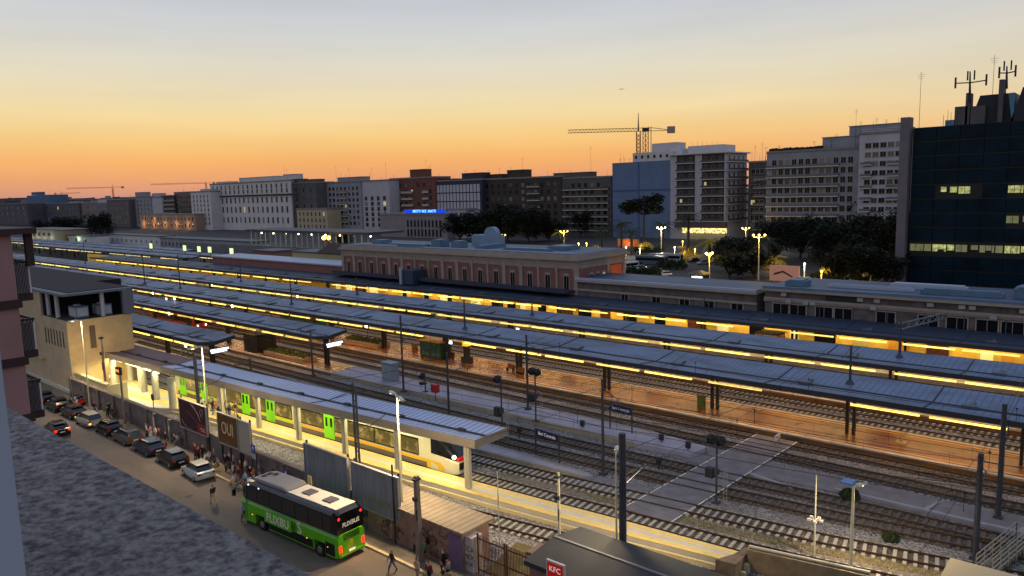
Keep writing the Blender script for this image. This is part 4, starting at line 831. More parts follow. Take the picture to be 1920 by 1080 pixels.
gold=mat('poster_gold',(120,78,22),.5,noise=.4,ns=1.0,col2=(78,52,26))
t=board('golden brown billboard reading OUI beside a pale blank strip',-66.6,-63.0,2.5,5.35,gold)
text('OUI',1.7,mat('print_cream',(214,196,150),.5),t,(-64.9-t['_o'][0],-.075,3.85),FACE_S,depth=.008,sx=.75)
board('narrow pale blank billboard strip right of the golden one',-62.8,-60.9,2.4,5.3,mat('pale_sheet',(160,152,138),.7,noise=.06,ns=.5))
# ================================================================== GRAFFITI SHED, GATE, DARK ROOF BUILDING
t=empty('graffiti_shed',(-38.6,34.2,0),'low shed with corrugated beige roof and graffiti covered front wall','shed')
gw=mat('shed_plaster',(152,122,100),.9,noise=.25,ns=1.4,col2=(112,92,92),bump=.3,det=8)
m=MB(); m.box(-44.1,-33.9,32.95,35.6,0,2.75,0); m.build('wall',gw,t,world=True)
m=MB(); m.box(-44.2,-33.7,32.8,36.0,2.753,2.95); m.build('corrugated_roof',mat('corrugated_beige',(128,116,98),.75,noise=.2,ns=.8,stripe=(0,.55,.14,.4)),t,world=True)
m=MB(); m.box(-33.896,-33.2,33.2,34.2,0,2.6); m.build('end_pier',mat('pale_pier',(170,160,156),.85,noise=.15,ns=1),t,world=True)
m=MB(); m.box(-35.2,-33.9,32.9,32.949,0,2.74); m.build('painted_band',mat('violet_band',(104,84,112),.85,noise=.2,ns=1),t,world=True)
for k,(a,b) in enumerate(((-42.6,-40.4),(-39,-37),(-38.2,-36),(-36.8,-35.2))): scrawl(t,a,b,32.95,.5,2.3,9,gfs[(0,2,0,2)[k]],t['_o'])
text('CCA',.5,gfs[0],t,(-33.55+38.6,33.19-34.2,1.75),FACE_S,depth=.005); text('MEX',.5,gfs[0],t,(-33.55+38.6,33.19-34.2,1.2),FACE_S,depth=.005); text('BOK',.42,gfs[1],t,(-33.55+38.6,33.19-34.2,.7),FACE_S,depth=.005)
t=empty('yard_gate',(-30.4,33.6,0),'rusty brown barred double gate between the graffiti shed and the brick pillar','gate')
rs=mat('gate_rust',(84,54,44),.7,.3,noise=.3,ns=3)
for (a,b) in ((-33.1,-30.6),(-30.5,-28.3)):
    lf_=MB()
    for zz in (.3,1.3,2.5): lf_.box(a,b,33.57,33.63,zz,zz+.08)
    for xx in (a,b-.09): lf_.box(xx,xx+.09,33.55,33.65,.1,2.9)
    k=a+.14
    while k<b-.1: lf_.bar((k,33.54,.15),(k,33.54,2.85),.03); k+=.13
    lf_.build('gate_leaf',rs,t,world=True)
t=empty('gate_pillar',(-27.5,33.7,0),'square plastered gate pillar with a capstone right of the barred gate','pillar')
m=MB(); m.box(-28.2,-27.0,33.2,34.3,0,3.1); m.build('shaft',sw,t,world=True); m=MB(); m.box(-28.35,-26.85,33.05,34.45,3.103,3.3); m.build('capstone',mat('cap_brown',(104,84,78),.85),t,world=True)
pa=PY(1024,1056,31.2); pb2=PY(1051,1048,31.2)
t=empty('poster_case',(pa.x+.6,31.2,0),'red lit food poster in a white frame beside the gate pillar','poster'); xa=pa.x; zt_=pa.z+.25
m=MB(); m.box(xa,xa+1.3,31.2,31.35,zt_-2.1,zt_,0); m.box(xa+.1,xa+1.2,31.17,31.199,zt_-2.0,zt_-.1,1); m.box(xa+.25,xa+1.05,31.155,31.169,zt_-1.9,zt_-.9,2); m.build('case',[mat('white_case',(180,176,170),.5),mat('poster_red',(170,24,22),.5,emit=(190,30,24),es=.25),mat('poster_food',(170,84,30),.6,noise=.5,ns=4)],t,world=True)
m=MB(); m.box(xa+.5,xa+.7,31.36,31.5,.1,zt_-.2); m.build('post',gut,t,world=True)
text('KFC',.46,mat('print_white2',(230,226,220),.5,emit=(240,230,220),es=.4),t,(.05,-.045,zt_-.45),FACE_S,depth=.004)
t=empty('flat_roof_building',(-18,34.5,0),'low building with a dark tarred ridged roof in front of the platform end','building')
dr=mat('tar_roof',(42,45,50),.75,noise=.25,ns=.5,bump=.15,det=8)
m=MB(); m.box(-27.1,-4,31.9,37.1,0,3.35); m.build('wall',mat('plum_wall',(128,98,92),.85,noise=.15,ns=.8),t,world=True)
m=MB(); m.xprism([(31.6,3.353),(37.4,3.353),(37.4,3.6),(34.5,4.05),(31.6,3.65)],-27.3,-3.8); m.build('roof',dr,t,world=True)
m=MB(); m.box(-27.2,-3.9,34.42,34.58,4.03,4.11); m.bar((-17.2,34.5,4.1),(-17.0,37.3,3.65),.12,.06); m.build('ridge_flashing',mat('flashing',(110,112,112),.6),t,world=True)
t=empty('boundary_wall',(-14,46,0),'stained plaster wall end with a pale pipe rail at the end of the lit platform','wall')
m=MB(); m.prism([(-19.2,45.0),(-12,46.3),(-12,46.7),(-19.2,45.4)],0,1.5); m.build('masonry',mat('stained_plaster',(116,102,82),.9,noise=.25,ns=1.2),t,world=True)
m=MB(); m.tube((-19.2,45.3,1.62),(-12,46.6,1.62),.11,.11,8); m.build('pipe_rail',colm,t,world=True)
m=MB(); m.prism([(-20.6,43.2),(-19.3,43.4),(-19.3,45.9),(-19.7,46.0),(-20.0,44.6)],0,1.1); m.build('abutment',mat('rusty_block',(96,84,72),.9,noise=.3,ns=1.5),t,world=True)
t=empty('equipment_container',(-7,45.6,0),'beige flat topped equipment container at the lower right corner','container')
q1=G(1785,1050,3.3); q0=G(1728,1083,3.3); q2=G(1868,1078,3.3)
m=MB(); m.box(q1.x,q1.x+4.4,q1.y-4.8,q1.y,0,3.25); m.build('body',mat('container_side',(150,130,100),.7,stripe=(0,.3,.2,.8)),t,world=True); m=MB(); m.box(q1.x-.1,q1.x+4.5,q1.y-4.9,q1.y+.1,3.253,3.38); m.build('roof',mat('container_roof',(190,172,132),.7,noise=.05,ns=.4),t,world=True)
t=empty('steel_stairs',(-5.5,52,0),'light steel stair with parallel handrails at the lower right corner','stairs')
rg=mat('galvanised',(156,152,140),.5,.4)
a0=G(1830,1055,1.0); b0=G(1905,1003,1.0)
m=MB()
for off_ in (0,.9):
    for h_ in (0,.35,.7,1.05): m.bar((a0.x+off_,a0.y,.5+h_),(b0.x+off_,b0.y,.9+h_),.05)
    for k in range(6): 
        f_=k/5; m.bar((a0.x+(b0.x-a0.x)*f_+off_,a0.y+(b0.y-a0.y)*f_,.1),(a0.x+(b0.x-a0.x)*f_+off_,a0.y+(b0.y-a0.y)*f_,1.6+.4*f_),.05)
for h_ in (0.9,1.3,1.9): m.bar((b0.x,b0.y,h_),(b0.x+3,b0.y-.3,h_),.05)
for k in range(4): m.bar((b0.x+.8*k,b0.y,.1),(b0.x+.8*k,b0.y,1.9),.05)
m.build('handrail',rg,t,world=True)
m=MB()
for k in range(12): f_=k/11; m.box(a0.x+(b0.x-a0.x)*f_,a0.x+(b0.x-a0.x)*f_+.9,a0.y+(b0.y-a0.y)*f_,a0.y+(b0.y-a0.y)*f_+.45,.1,.2+.03*k)
m.build('steps',mat('step_grey',(86,84,80),.8),t,world=True)
# ================================================================== TRAIN
cream=mat('train_cream',(196,192,170),.35,spec=.5,noise=.04,ns=.5); tyel=mat('train_yellow',(220,172,20),.35,spec=.5); tgrn=mat('train_green',(110,190,20),.35,spec=.5,emit=(120,220,20),es=.12); tsk=mat('train_skirt',(96,90,88),.5); tblk=mat('train_black',(14,16,20),.15,spec=.7); tund=mat('train_under',(24,22,22),.8)  # door green given a faint glow, with no lamp in it
twin=mat('train_window_lit',(26,24,20),.12,spec=.6,emit=(255,216,110),es=.42,noise=1.0,ns=.9,thr=(.5,.72))
t=empty('regional_train',(-72,44,0),'cream regional train with lime green doors and yellow stripe under the blue grey canopy','train')
def tcar(xa,xb,nose_front,nose_rear,doors=()):
    ya,yb=interp(T1,xa),interp(T1,xb); L_=math.hypot(xb-xa,yb-ya); ang=math.atan2(yb-ya,xb-xa)
    M=Matrix.Translation((xa,ya,0))@Matrix.Rotation(ang,4,'Z')@Matrix.Translation((0,0,0)); off=Matrix.Translation(-Vector(t['_o']))
    hw=1.4
    def sect(x,w_,z0,z1,rr=.45):
        return [(x,-w_,z0),(x,-w_,z1-rr),(x,-w_+.12,z1-rr*.4),(x,-w_+rr,z1),(x,w_-rr,z1),(x,w_-.12,z1-rr*.4),(x,w_,z1-rr),(x,w_,z0)]
    def put(m,name,ms,smooth=False):
        o=m.build(name,ms,t,smooth=smooth); o.data.transform(off@M); return o
    l0=3.4 if nose_rear else .15; l1=L_-(3.4 if nose_front else .15)
    m=MB(); m.loft([sect(l0,hw,.55,3.95),sect(l1,hw,.55,3.95)]); put(m,'car_body',cream)
    if nose_front or nose_rear:
        for fl in ([1] if nose_front else [])+([-1] if nose_rear else []):
            bx=l1 if fl>0 else l0
            q=lambda x,w_,z:(bx+fl*x,w_,z)
            m=MB(); m.loft([sect(bx,hw,.55,3.95),sect(bx+fl*.45,hw,.53,3.93)]); m.loft([sect(bx+fl*.45,hw,.5,2.0,.05),sect(bx+fl*1.2,hw-.01,.5,1.95,.05),sect(bx+fl*2.1,hw-.08,.45,1.85,.08),sect(bx+fl*2.9,hw-.25,.4,1.65,.1),sect(bx+fl*3.35,hw-.55,.4,1.45,.15)]); put(m,'cab_nose',cream,False)
            m=MB(); m.loft([sect(bx+fl*.452,hw-.003,2.003,3.92),sect(bx+fl*1.15,hw-.02,1.955,3.88),sect(bx+fl*2.1,hw-.12,1.86,3.2,.5),sect(bx+fl*2.85,hw-.32,1.67,2.4,.4),sect(bx+fl*3.2,hw-.6,1.5,1.85,.2)]); put(m,'windscreen',tblk)
            m=MB(); m.bar(q(3.2,-.85,1.72),q(3.2,.85,1.72),.34,.3); put(m,'red_band',mat('train_red',(170,14,24),.4,emit=(200,16,30),es=.35))  # red of the band glows a little though it is no lamp
            m=MB(); m.bar(q(3.3,-.8,1.1),q(3.3,.8,1.1),.35,.6); put(m,'coupler_cover',tblk)
            for s in (-1,1):
                m=MB(); m.sphere(q(2.95,s*1.0,1.95),.2,8,6); put(m,'headlight',mat('train_headlight',(230,230,220),.3,emit=(255,250,235),es=4.0))
            for s in (-1,1):
                m=MB(); m.add([q(-.2,s*(hw+.012),.6),q(-.2,s*(hw+.012),1.35),q(1.6,s*(hw+.006),1.25),q(2.2,s*(hw-.06),.75),q(1.8,s*(hw-.03),.6)],[(0,1,2,3,4)]); put(m,'yellow_wedge',tyel)
    for s in (-1,):
        a,b=l0+.1,l1-.1; n=2; 
        m=MB(); m.box(a,b,s*hw-.022,s*hw-.002,1.05,1.32 if nose_front else 1.44); put(m,'yellow_stripe',tyel if nose_front else mat('train_lime_yellow',(186,196,36),.35,spec=.5))
        m=MB(); m.box(a,b,s*hw-.02,s*hw-.002,.56,1.04); put(m,'skirt',tsk)
        ds=[(dx-xa)/max(1e-6,math.cos(ang)) for dx in doors]
        for d0 in ds:
            do=MB(); do.box(d0-.82,d0+.82,s*hw-.06,s*hw-.024,.62,3.2); dd=put(do,'door',tgrn)
            wi=MB()
            for u in (-.38,.38): wi.box(d0+u-.15,d0+u+.15,s*hw-.075,s*hw-.061,1.9,2.85)
            wo=wi.build('door_window',tblk,dd); wo.data.transform(off@M)
        cuts=[a+.2]+[v for d0 in ds for v in (d0-.9,d0+.9)]+[b-(1.0 if nose_front else .2)]; segs=[]
        for u0,u1 in zip(cuts[0::2],cuts[1::2]):
            nn_=max(1,int(round((u1-u0)/3.2))); segs+=[(u0+(u1-u0)*h_/nn_+.1,u0+(u1-u0)*(h_+1)/nn_-.1) for h_ in range(nn_)]
        for (f0,f1) in segs:
            if f1-f0>.6: m=MB(); m.box(f0-.1,f1+.1,s*hw-.03,s*hw-.002,1.45,3.1); put(m,'window_surround',tblk); m=MB(); m.box(f0,f1,s*hw-.04,s*hw-.031,1.6,2.95); put(m,'window',twin)
    m=MB(); m.box(l0+2,l1-2,-.7,.7,3.97,4.15); put(m,'roof_equipment',tsk)
    for bx in (l0+1.6,l1-1.6):
        m=MB(); m.box(bx-1.3,bx+1.3,-1.1,1.1,.3,.54)
        for u in (-.8,.8):
            for v in (-.8,.8): m.tube((bx+u,v-.06,.47),(bx+u,v+.06,.47),.43,.43,14)
        put(m,'bogie',tund)
tcar(-98.5,-83.8,False,True,(-93.6,-88.2)); tcar(-83.5,-69.4,False,False,(-78.9,-73.9)); tcar(-69.1,-46.0,True,False,(-63.5,))
# ================================================================== COACH
CO=(-47.8,29.35,0); 
t=empty('coach',CO,'lime green and black long distance coach with a white roof, hatches open at the kerb','coach',rz=R(3.0))
cg=mat('coach_green',(84,168,14),.3,spec=.5,noise=.05,ns=.5); cb=mat('coach_black',(12,13,18),.12,spec=.7); cw=mat('coach_white',(196,188,172),.4); cgy=mat('coach_roof_grey',(112,110,112),.45); lw=mat('lettering_white',(206,204,190),.5)
# local axes: +x = rear (towards camera right), length 12.2
Lh=6.1; Wd=1.25
def sec(x,w_,z0,z1,r1=.28): return [(x,-w_,z0),(x,-w_,z1-r1),(x,-w_+r1*.5,z1-r1*.25),(x,-w_+r1*1.4,z1),(x,w_-r1*1.4,z1),(x,w_-r1*.5,z1-r1*.25),(x,w_,z1-r1),(x,w_,z0)]
m=MB(); m.loft([sec(-Lh+.05,1.0,.45,2.0),sec(-Lh+.3,1.22,.35,2.02),sec(-Lh+.8,Wd,.33,2.05),sec(-3.9,Wd,.33,2.05),]); m.loft([sec(-2.2,Wd,.33,2.05),sec(4.0-.6,Wd,.33,2.05)]); m.loft([sec(-3.9,Wd,1.15,2.05),sec(-2.2,Wd,1.15,2.05)]); m.loft([sec(3.4,Wd,1.15,2.05),sec(4.7,Wd,1.15,2.05)]); m.loft([sec(4.7,Wd,.33,2.05),sec(Lh-.25,Wd,.35,2.05),sec(Lh,1.17,.42,2.0)])
bo=m.build('body',cg,t)
m=MB(); m.loft([sec(-Lh+.45,1.12,2.04,3.1),sec(-Lh+1.0,1.22,2.04,3.55),sec(-Lh+1.9,Wd-.01,2.04,3.7),sec(Lh-.5,Wd-.01,2.04,3.7),sec(Lh-.06,1.17,2.03,3.5)]); m.build('glasshouse',cb,t)
m=MB(); m.box(.1,Lh-.45,-.88,.88,3.703,3.75); m.build('roof_panel',cw,t)
for (a,b) in ((-4.7,-3.5),(-3.4,-1.9),(-1.8,-.3),(-.2,1.3),(1.4,2.9),(3.0,4.5),(4.6,5.5)):
    m=MB(); m.box(a,b,-Wd-.012,-Wd+.02,2.2,3.25); m.build('side_window',mat('coach_window',(20,24,30),.06,spec=.8),t)
m=MB(); m.box(-5.05,-4.98,-Wd-.02,-Wd+.02,.5,3.3); m.box(-5.0,Lh-.3,-Wd-.008,-Wd+.01,2.06,2.1); m.build('trim',mat('coach_trim',(120,124,116),.3,.6),t)
for x in (-4.3,-.2,2.6,5.0): m=MB(); m.box(x-.05,x+.05,-Wd-.02,-Wd+.01,.95,1.02); m.build('side_marker',mat('amber_marker',(240,160,40),.3,emit=(255,180,60),es=1.6),t)
m=MB(); m.loft([sec(-Lh+1.5,.75,3.6,3.78,.1),sec(-Lh+2.2,.98,3.6,3.98,.15),sec(-.4,.98,3.6,3.98,.15),sec(0.02,.9,3.6,3.78,.1)]); m.build('roof_pod',cgy,t)
m=MB()
for (x,y) in ((-3.7,.15),(-3.7,-.35),(-3.2,.35)): m.tube((x,y,3.96),(x,y,4.02),.24,.24,10)
m.build('roof_fan',gut,t)
for x in (1.6,4.0):
    m=MB(); m.box(x-.45,x+.45,-.42,.42,3.753,3.84); m.build('roof_hatch',mat('hatch_grey',(78,72,80),.4),t)
for x in (-3.05,4.05):
    for s in (-1,1):
        o=MB(); o.tube((x,s*1.0,.5),(x,s*1.26,.5),.5,.5,18); wo=o.build('wheel',mat('tyre',(20,20,20),.9),t)
        h=MB(); h.tube((x,s*1.25,.5),(x,s*1.28,.5),.27,.25,12); h.build('hub',mat('hub_metal',(150,146,140),.35,.7),wo)
m=MB(); m.box(-2.2,3.3,-Wd-.001,-Wd+.3,.4,1.02); lk=m.build('luggage_bay',cb,t)  # black block stands in for the unlit inside of the open bay
# open hatch doors tilted out
m=MB(); m.box(-2.15,1.2,-Wd-.34,-Wd-.28,1.12,2.0); m.bar((-2.1,-Wd-.28,1.9),(-2.1,-Wd,1.5),.05); m.bar((1.1,-Wd-.28,1.9),(1.1,-Wd,1.5),.05); ho=m.build('luggage_hatch',cg,t)
m=MB(); m.box(4.75,5.75,-Wd-.02,-Wd-.002,.45,1.35); m.build('grille',cb,t)
text('FLIXBU',.92,lw,ho,(-.45,-Wd-.345,1.56),(R(90),0,0),depth=.006,sx=.98,bold=.02); text('S',1.25,lw,t,(1.75,-Wd-.012,1.45),(R(90),0,0),depth=.006,bold=.02)
text('FLIXBUS',.42,lw,t,(Lh-.005,0,2.62),(R(90-5),0,R(90)),depth=.006,shear=.15,bold=.008)
m=MB()
for k in range(4): m.box(Lh-.02,Lh+.02,-.72,.72,1.55+k*.13,1.60+k*.13)
m.build('engine_vent',cb,t)
for s in (-1,1):
    m=MB(); m.box(Lh-.12,Lh+.03,s*1.02-.12,s*1.02+.12,.72,1.25); m.build('tail_light',mat('tail_lit',(200,20,14),.3,emit=(255,40,24),es=3.0),t)
    m=MB(); m.sphere((Lh-.12,s*.98,3.16),.13,8,6); m.build('marker_light',mat('tail_dim',(200,20,24),.3,emit=(255,40,50),es=1.4),t)
m=MB(); m.box(Lh+.003,Lh+.03,-.27,.27,.58,.72); m.build('number_plate',mat('plate_lit',(220,220,220),.4,emit=(255,255,250),es=.5),t)
m=MB(); m.box(Lh-.1,Lh+.08,-1.15,1.15,.4,.56); m.build('bumper',cg,t)
for x in (-4.6,-3.2): 
    m=MB(); m.sphere((x,-Wd+.02,3.35),.07,6,5); m.build('side_lamp',mat('coach_lamp',(255,250,230),.3,emit=(255,250,235),es=1.5),t)
m=MB(); m.bar((-Lh+.3,-1.25,3.2),(-Lh-.25,-1.45,2.6),.06); m.box(-Lh-.35,-Lh-.2,-1.6,-1.35,2.1,2.65); m.build('mirror',cb,t)
area(t,(Lh+.35,0,.8),1.8,.2,4,(255,60,30),rot=(0,R(60),0),world=False)
# ================================================================== CARS
tyre=mat('tyre',(20,20,20),.9); hub=mat('hub_metal',(150,146,140),.35,.7); cglass=mat('car_glass',(10,12,18),.1,spec=.7)
def make_car(col,label,loc,rz=0,L_=4.2,H=1.5,est=False,lit=False,head=False,roofcol=None,name='parked_car',group='cars parked along the kerb'):
    t=empty(name,loc,label,'car',rz=rz,group=group)
    pm=mat('car_paint_%d_%d_%d'%col,col,.22,.25,spec=.6); a=L_/2
    def s_(x,w_,z0,z1): return [(x,-w_,z0),(x,-w_-.03,(z0+z1)/2),(x,-w_+.04,z1),(x,w_-.04,z1),(x,w_+.03,(z0+z1)/2),(x,w_,z0)]
    m=MB(); m.loft([s_(-a,.62,.32,.62),s_(-a+.12,.8,.26,.74),s_(-a+.5,.86,.24,.82),s_(-a+1.15,.88,.24,.92),s_(a-.9,.88,.24,.96),s_(a-.25,.86,.26,.97),s_(a,.76,.34,.9)]); m.build('body',pm,t,smooth=False)
    xb=a-.12 if est else a-.28
    c=[s_(-a+1.05,.80,.91,.93),s_(-a+1.65,.70,.91,H-.06),s_(-a+2.1,.66,.91,H),s_(xb-.75,.64,.93,H),s_(xb-.25 if est else xb-.55,.62,.93,H-.08),s_(xb,.72,.93,.97)]
    c=[[ (p[0],(p[1]/abs(p[1]))*(w_:=max(abs(r[0][1]),.5)) if i in(0,5) else ((p[1]/abs(p[1]))*(w_*1.0) if i in (1,4) else p[1]),p[2]) for i,p in enumerate(r)] for r in c]
    m=MB(); m.loft(c); m.build('windows',cglass,t)
    m=MB(); m.loft([[(-a+1.72,-.6,H-.035),(-a+1.72,.6,H-.035),(-a+1.72,.5,H+.0),(-a+1.72,-.5,H+.0)],[(-a+2.1,-.63,H+.004),(-a+2.1,.63,H+.004),(-a+2.1,.55,H+.04),(-a+2.1,-.55,H+.04)],[(xb-.7,-.62,H+.004),(xb-.7,.62,H+.004),(xb-.7,.54,H+.04),(xb-.7,-.54,H+.04)],[(xb-.3,-.56,H-.05),(xb-.3,.56,H-.05),(xb-.3,.5,H-.03),(xb-.3,-.5,H-.03)]]); m.build('roof',mat('car_paint_%d_%d_%d'%roofcol,roofcol,.22,.25,spec=.6) if roofcol else pm,t)
    for x in (-a+.78,a-.78):
        for s in (-1,1):
            o=MB(); o.tube((x,s*.70,.31),(x,s*.90,.31),.31,.31,14); wo=o.build('wheel',tyre,t); h=MB(); h.tube((x,s*.895,.31),(x,s*.915,.31),.18,.17,10); h.build('hub',hub,wo)
    for s in (-1,1):
        m=MB(); m.box(a-.14,a+.01,s*.66-.13,s*.66+.13,.68,.9); m.build('tail_light',mat('car_tail_on' if lit else 'car_tail_off',(150,14,14),.3,emit=(255,30,26),es=(3.0 if lit else .0)),t)
        m=MB(); m.box(-a+.02,-a+.2,s*.62-.16,s*.62+.16,.56,.7); m.build('headlight',mat('car_head_on' if head else 'car_head_off',(200,200,190),.2,emit=(255,214,120),es=(5.0 if head else .03)),t)
    m=MB(); m.box(a+.003,a+.02,-.26,.26,.55,.67); m.build('number_plate',mat('plate',(190,190,184),.5),t)
    if head:
        for s in (-1,1):
            m=MB(); m.box(a-.12,a+.015,s*.66-.12,s*.66+.12,.5,.66); m.build('indicator',mat('indicator_amber',(240,150,30),.3,emit=(255,170,50),es=3.2),t)
    return t
PK=30.35
make_car((168,182,186),'white small hatchback, nearest parked car in the row',(-65.9,PK-.1,0),R(-4),3.9,1.52,roofcol=(190,190,180))
make_car((16,18,20),'black hatchback with pale reflecting roof, parked behind the white one',(-71.3,PK,0),R(-2),4.1,1.5,roofcol=(96,100,108))  # roof coloured paler than the body, standing in for the sky's reflection
make_car((30,42,62),'dark blue saloon with blue reflecting rear window, third parked car from the coach',(-76.6,PK,0),0,4.4,1.46,roofcol=(60,72,92))
make_car((84,82,76),'grey estate car, parked between the dark blue saloon and another dark car',(-82.0,PK,0),0,4.3,1.5,est=True)
make_car((20,24,34),'very dark blue hatchback parked behind the silver car',(-87.0,PK,0),0,4.2,1.48)
make_car((176,170,156),'silver estate car with amber lights switched on, double parked in the row',(-92.2,PK-.2,0),0,4.3,1.52,est=True,head=True)
make_car((18,20,22),'black saloon parked in front of the silver car',(-97.4,PK-.1,0),0,4.4,1.46,lit=False)
make_car((14,16,18),'black car second from the far end of the row, below the beige wall',(-102.4,PK-.2,0),0,4.2,1.5)
make_car((12,14,16),'farthest black car in the row, half hidden by the plum balconies',(-107.6,PK-.2,0),0,4.2,1.5)
make_car((22,14,16),'dark car driving away with red tail lights on, in the middle of the street',(-91.5,26.6,0),R(-3),4.2,1.45,lit=True,name='moving_car',group=None)
make_car((196,192,184),'white car roof at the bottom edge in front of the barred gate',(-30.3,30.9,0),0,4.0,1.5,name='parked_car',est=True)
# scooters at the far end of the pavement
def scooter(loc,rz,col,label):
    t=empty('scooter',loc,label,'scooter',rz=rz,group='scooters under the beige wall')
    m=MB(); m.loft([[(-.5,-.12,.3),(-.5,.12,.3),(-.45,.1,.8),(-.45,-.1,.8)],[(-.2,-.16,.28),(-.2,.16,.28),(-.2,.14,.42),(-.2,-.14,.42)],[(.1,-.18,.3),(.1,.18,.3),(.1,.16,.72),(.1,-.16,.72)],[(.7,-.15,.42),(.7,.15,.42),(.72,.12,.8),(.72,-.12,.8)]]); m.build('body',mat('scooter_%d'%col[0],col,.3),t)
    m=MB(); m.box(.05,.7,-.14,.14,.75,.85); m.build('seat',cglass,t); m=MB(); m.bar((-.45,0,.8),(-.38,0,1.05),.07); m.bar((-.38,-.32,1.05),(-.38,.32,1.05),.05); m.build('handlebar',gut,t)
    for x in (-.55,.62): m=MB(); m.tube((x,-.06,.26),(x,.06,.26),.26,.26,12); m.build('wheel',tyre,t)
for k,(x,y,c,l) in enumerate(((-101.2,32.0,(180,30,30),'red scooter, nearest of the cluster'),(-102.0,32.2,(190,190,190),'white scooter in the middle of the cluster'),(-102.8,32.4,(40,44,50),'dark scooter between the white and the pale one'),(-103.7,32.5,(150,160,150),'pale green scooter, farthest of the cluster'))): scooter((x,y,.13),R(70+k*8),c,l)
# ================================================================== LAMPS, POLES, MASTS
lampm=mat('lamp_post_glow_cream',(206,200,172),.5,.2); concp=mat('pole_concrete',(118,106,96),.85,noise=.15,ns=1.5); steelp=mat('mast_steel',(62,66,78),.5,.4,noise=.2,ns=1)  # post cream lightened for the glow the lamps throw on it
glow=mat('lamp_glow_head',(255,250,230),.3,emit=(255,236,190),es=6.0)
def street_lamp(label,x,y,h,arm=(0,-1),P=1300,lean=0.0,two=False,mats=lampm,group=None,r=.09,aim=None,headlit=True):
    t=empty('street_lamp',(x,y,0.0),label,'street lamp',group=group)
    m=MB(); m.tube((0,0,0),(0,0,h*.45),r*1.25,r,10); m.tube((0,0,h*.45),(0,0,h),r,r*.75,10); m.build('post',mats,t)
    arms=[arm] if not two else [arm,(-arm[0],-arm[1])]
    for (ax,ay) in arms:
        m=MB(); m.bar((0,0,h-.05),(ax*.7,ay*.7,h+.02),.1); m.build('arm',mats,t)
        m=MB(); a=Vector((ax,ay,0)).normalized(); s=Vector((-a.y,a.x,0))*.16; p0=Vector((ax*.5,ay*.5,h)); p1=p0+a*1.0
        m.loft([[p0-s+Vector((0,0,-.04)),p0+s+Vector((0,0,-.04)),p0+s*.7+Vector((0,0,.1)),p0-s*.7+Vector((0,0,.1))],[p1-s+Vector((0,0,-.04)),p1+s+Vector((0,0,-.04)),p1+s*.5+Vector((0,0,.05)),p1-s*.5+Vector((0,0,.05))]]); ho=m.build('lamp_head',mats,t)
        m=MB(); c=(p0+p1)/2; m.box(c.x-.13,c.x+.13,c.y-.13,c.y+.13,h-.08,h-.045); m.build('lens',glow,ho)
        area(t,(c.x,c.y,h-.1),.5,.4,P,(255,222,170),world=False)
    return t
street_lamp('tall thin street lamp in front of the beige building',-99.8,32.9,11.2)
street_lamp('tall street lamp between the plum poster and the golden billboard',-74.0+3.3,33.9,11.1,P=1700)
street_lamp('pale twin armed street lamp behind the right blank billboard',-41.0,33.8,11.0,arm=(-1,.4),two=True,P=1300)
t=street_lamp('short white lamp fixed against the thick dark mast beyond the tarred roof',-24.75,37.75,9.0,arm=(-.5,.9),P=1300,r=.07)
t=street_lamp('pale lamp post with a small blue solar panel at the bottom edge',-13.55,48.0,6.3,arm=(.2,.6),P=1100,r=.11)
m=MB(); m.box(-.75,-.05,-.2,.7,6.45,6.52); m.build('solar_panel',mat('solar_blue',(60,110,170),.3,spec=.6),t)
def pole(name,label,x,y,h,r,mm_=concp,cat='pole',z0=0,extra=None,r2=None,sq=False,group=None,lean=0):
    t=empty(name,(x,y,z0),label,cat,group=group); m=MB()
    if sq: m.loft([[(-r,-r,0),(r,-r,0),(r,r,0),(-r,r,0)],[(-r*.7+lean,-r*.7,h),(r*.7+lean,-r*.7,h),(r*.7+lean,r*.7,h),(-r*.7+lean,r*.7,h)]])
    else: m.tube((0,0,0),(lean,0,h),r,r2 or r*.75,8)
    m.build('shaft',mm_,t)
    if extra: extra(t)
    return t
def fitt(h):
    def f(t):
        m=MB(); m.box(-.2,.2,-.28,-.14,h*.72,h*.76); m.box(-.18,.18,-.26,.26,h*.95,h*.97); m.tube((.12,-.2,h*.5),(.12,-.2,h*.62),.05,.05,6); m.build('fittings',gut,t)
    return f
pole('concrete_pole','brown concrete pole rising beside the lit pale wall under the beige building',-99.8,34.95,8.9,.17,extra=fitt(8.9),z0=0)
t=pole('display_post','post carrying an orange lettered clock display in front of the street wall',-88.4,32.6,6.3,.14)
m=MB(); m.box(-.9,.2,-.16,.16,5.9,6.75); m.build('display_case',gut,t)
text('19:42',.42,mat('led_orange',(255,120,40),.4,emit=(255,120,50),es=4),t,(-.35,-.175,6.38),FACE_S,depth=.004); 
pole('concrete_pole','square concrete pole on the pavement in front of the graffiti shed',-37.4,32.2,6.3,.2,sq=True,extra=fitt(6.3))
pole('steel_pole','thin black pole against the street wall, right of the right blank billboard',-40.6,32.7,6.2,.08,gut)
pole('concrete_pole','slender pale mast standing in the bay track verge',-29.5,37.95,6.6,.12,colm,extra=fitt(6.6))
pole('steel_pole','thin pale rod mast right of the graffiti shed roof',-34.6,37.4,5.6,.045,colm)
def twin(label,x,y,h,z=0):
    t=empty('catenary_mast',(x,y,z),label,'catenary mast'); m=MB(); m.bar((-.18,0,0),(-.18,0,h),.11,.16); m.bar((.22,0,0),(.22,0,h-.3),.11,.16)
    k=.8
    while k<h: m.bar((-.18,0,k),(.22,0,k+.0),.05); k+=1.1
    m.build('lattice',steelp,t); m=MB(); m.tube((0,.1,h*.55),(0,3.4,h*.66),.04,.04,6); m.tube((0,.1,h*.78),(0,3.4,h*.66),.03,.03,6); m.build('bracket',steelp,t); return t
twin('double steel mast rising behind the plum poster billboard',-77.0,36.0,9.3)
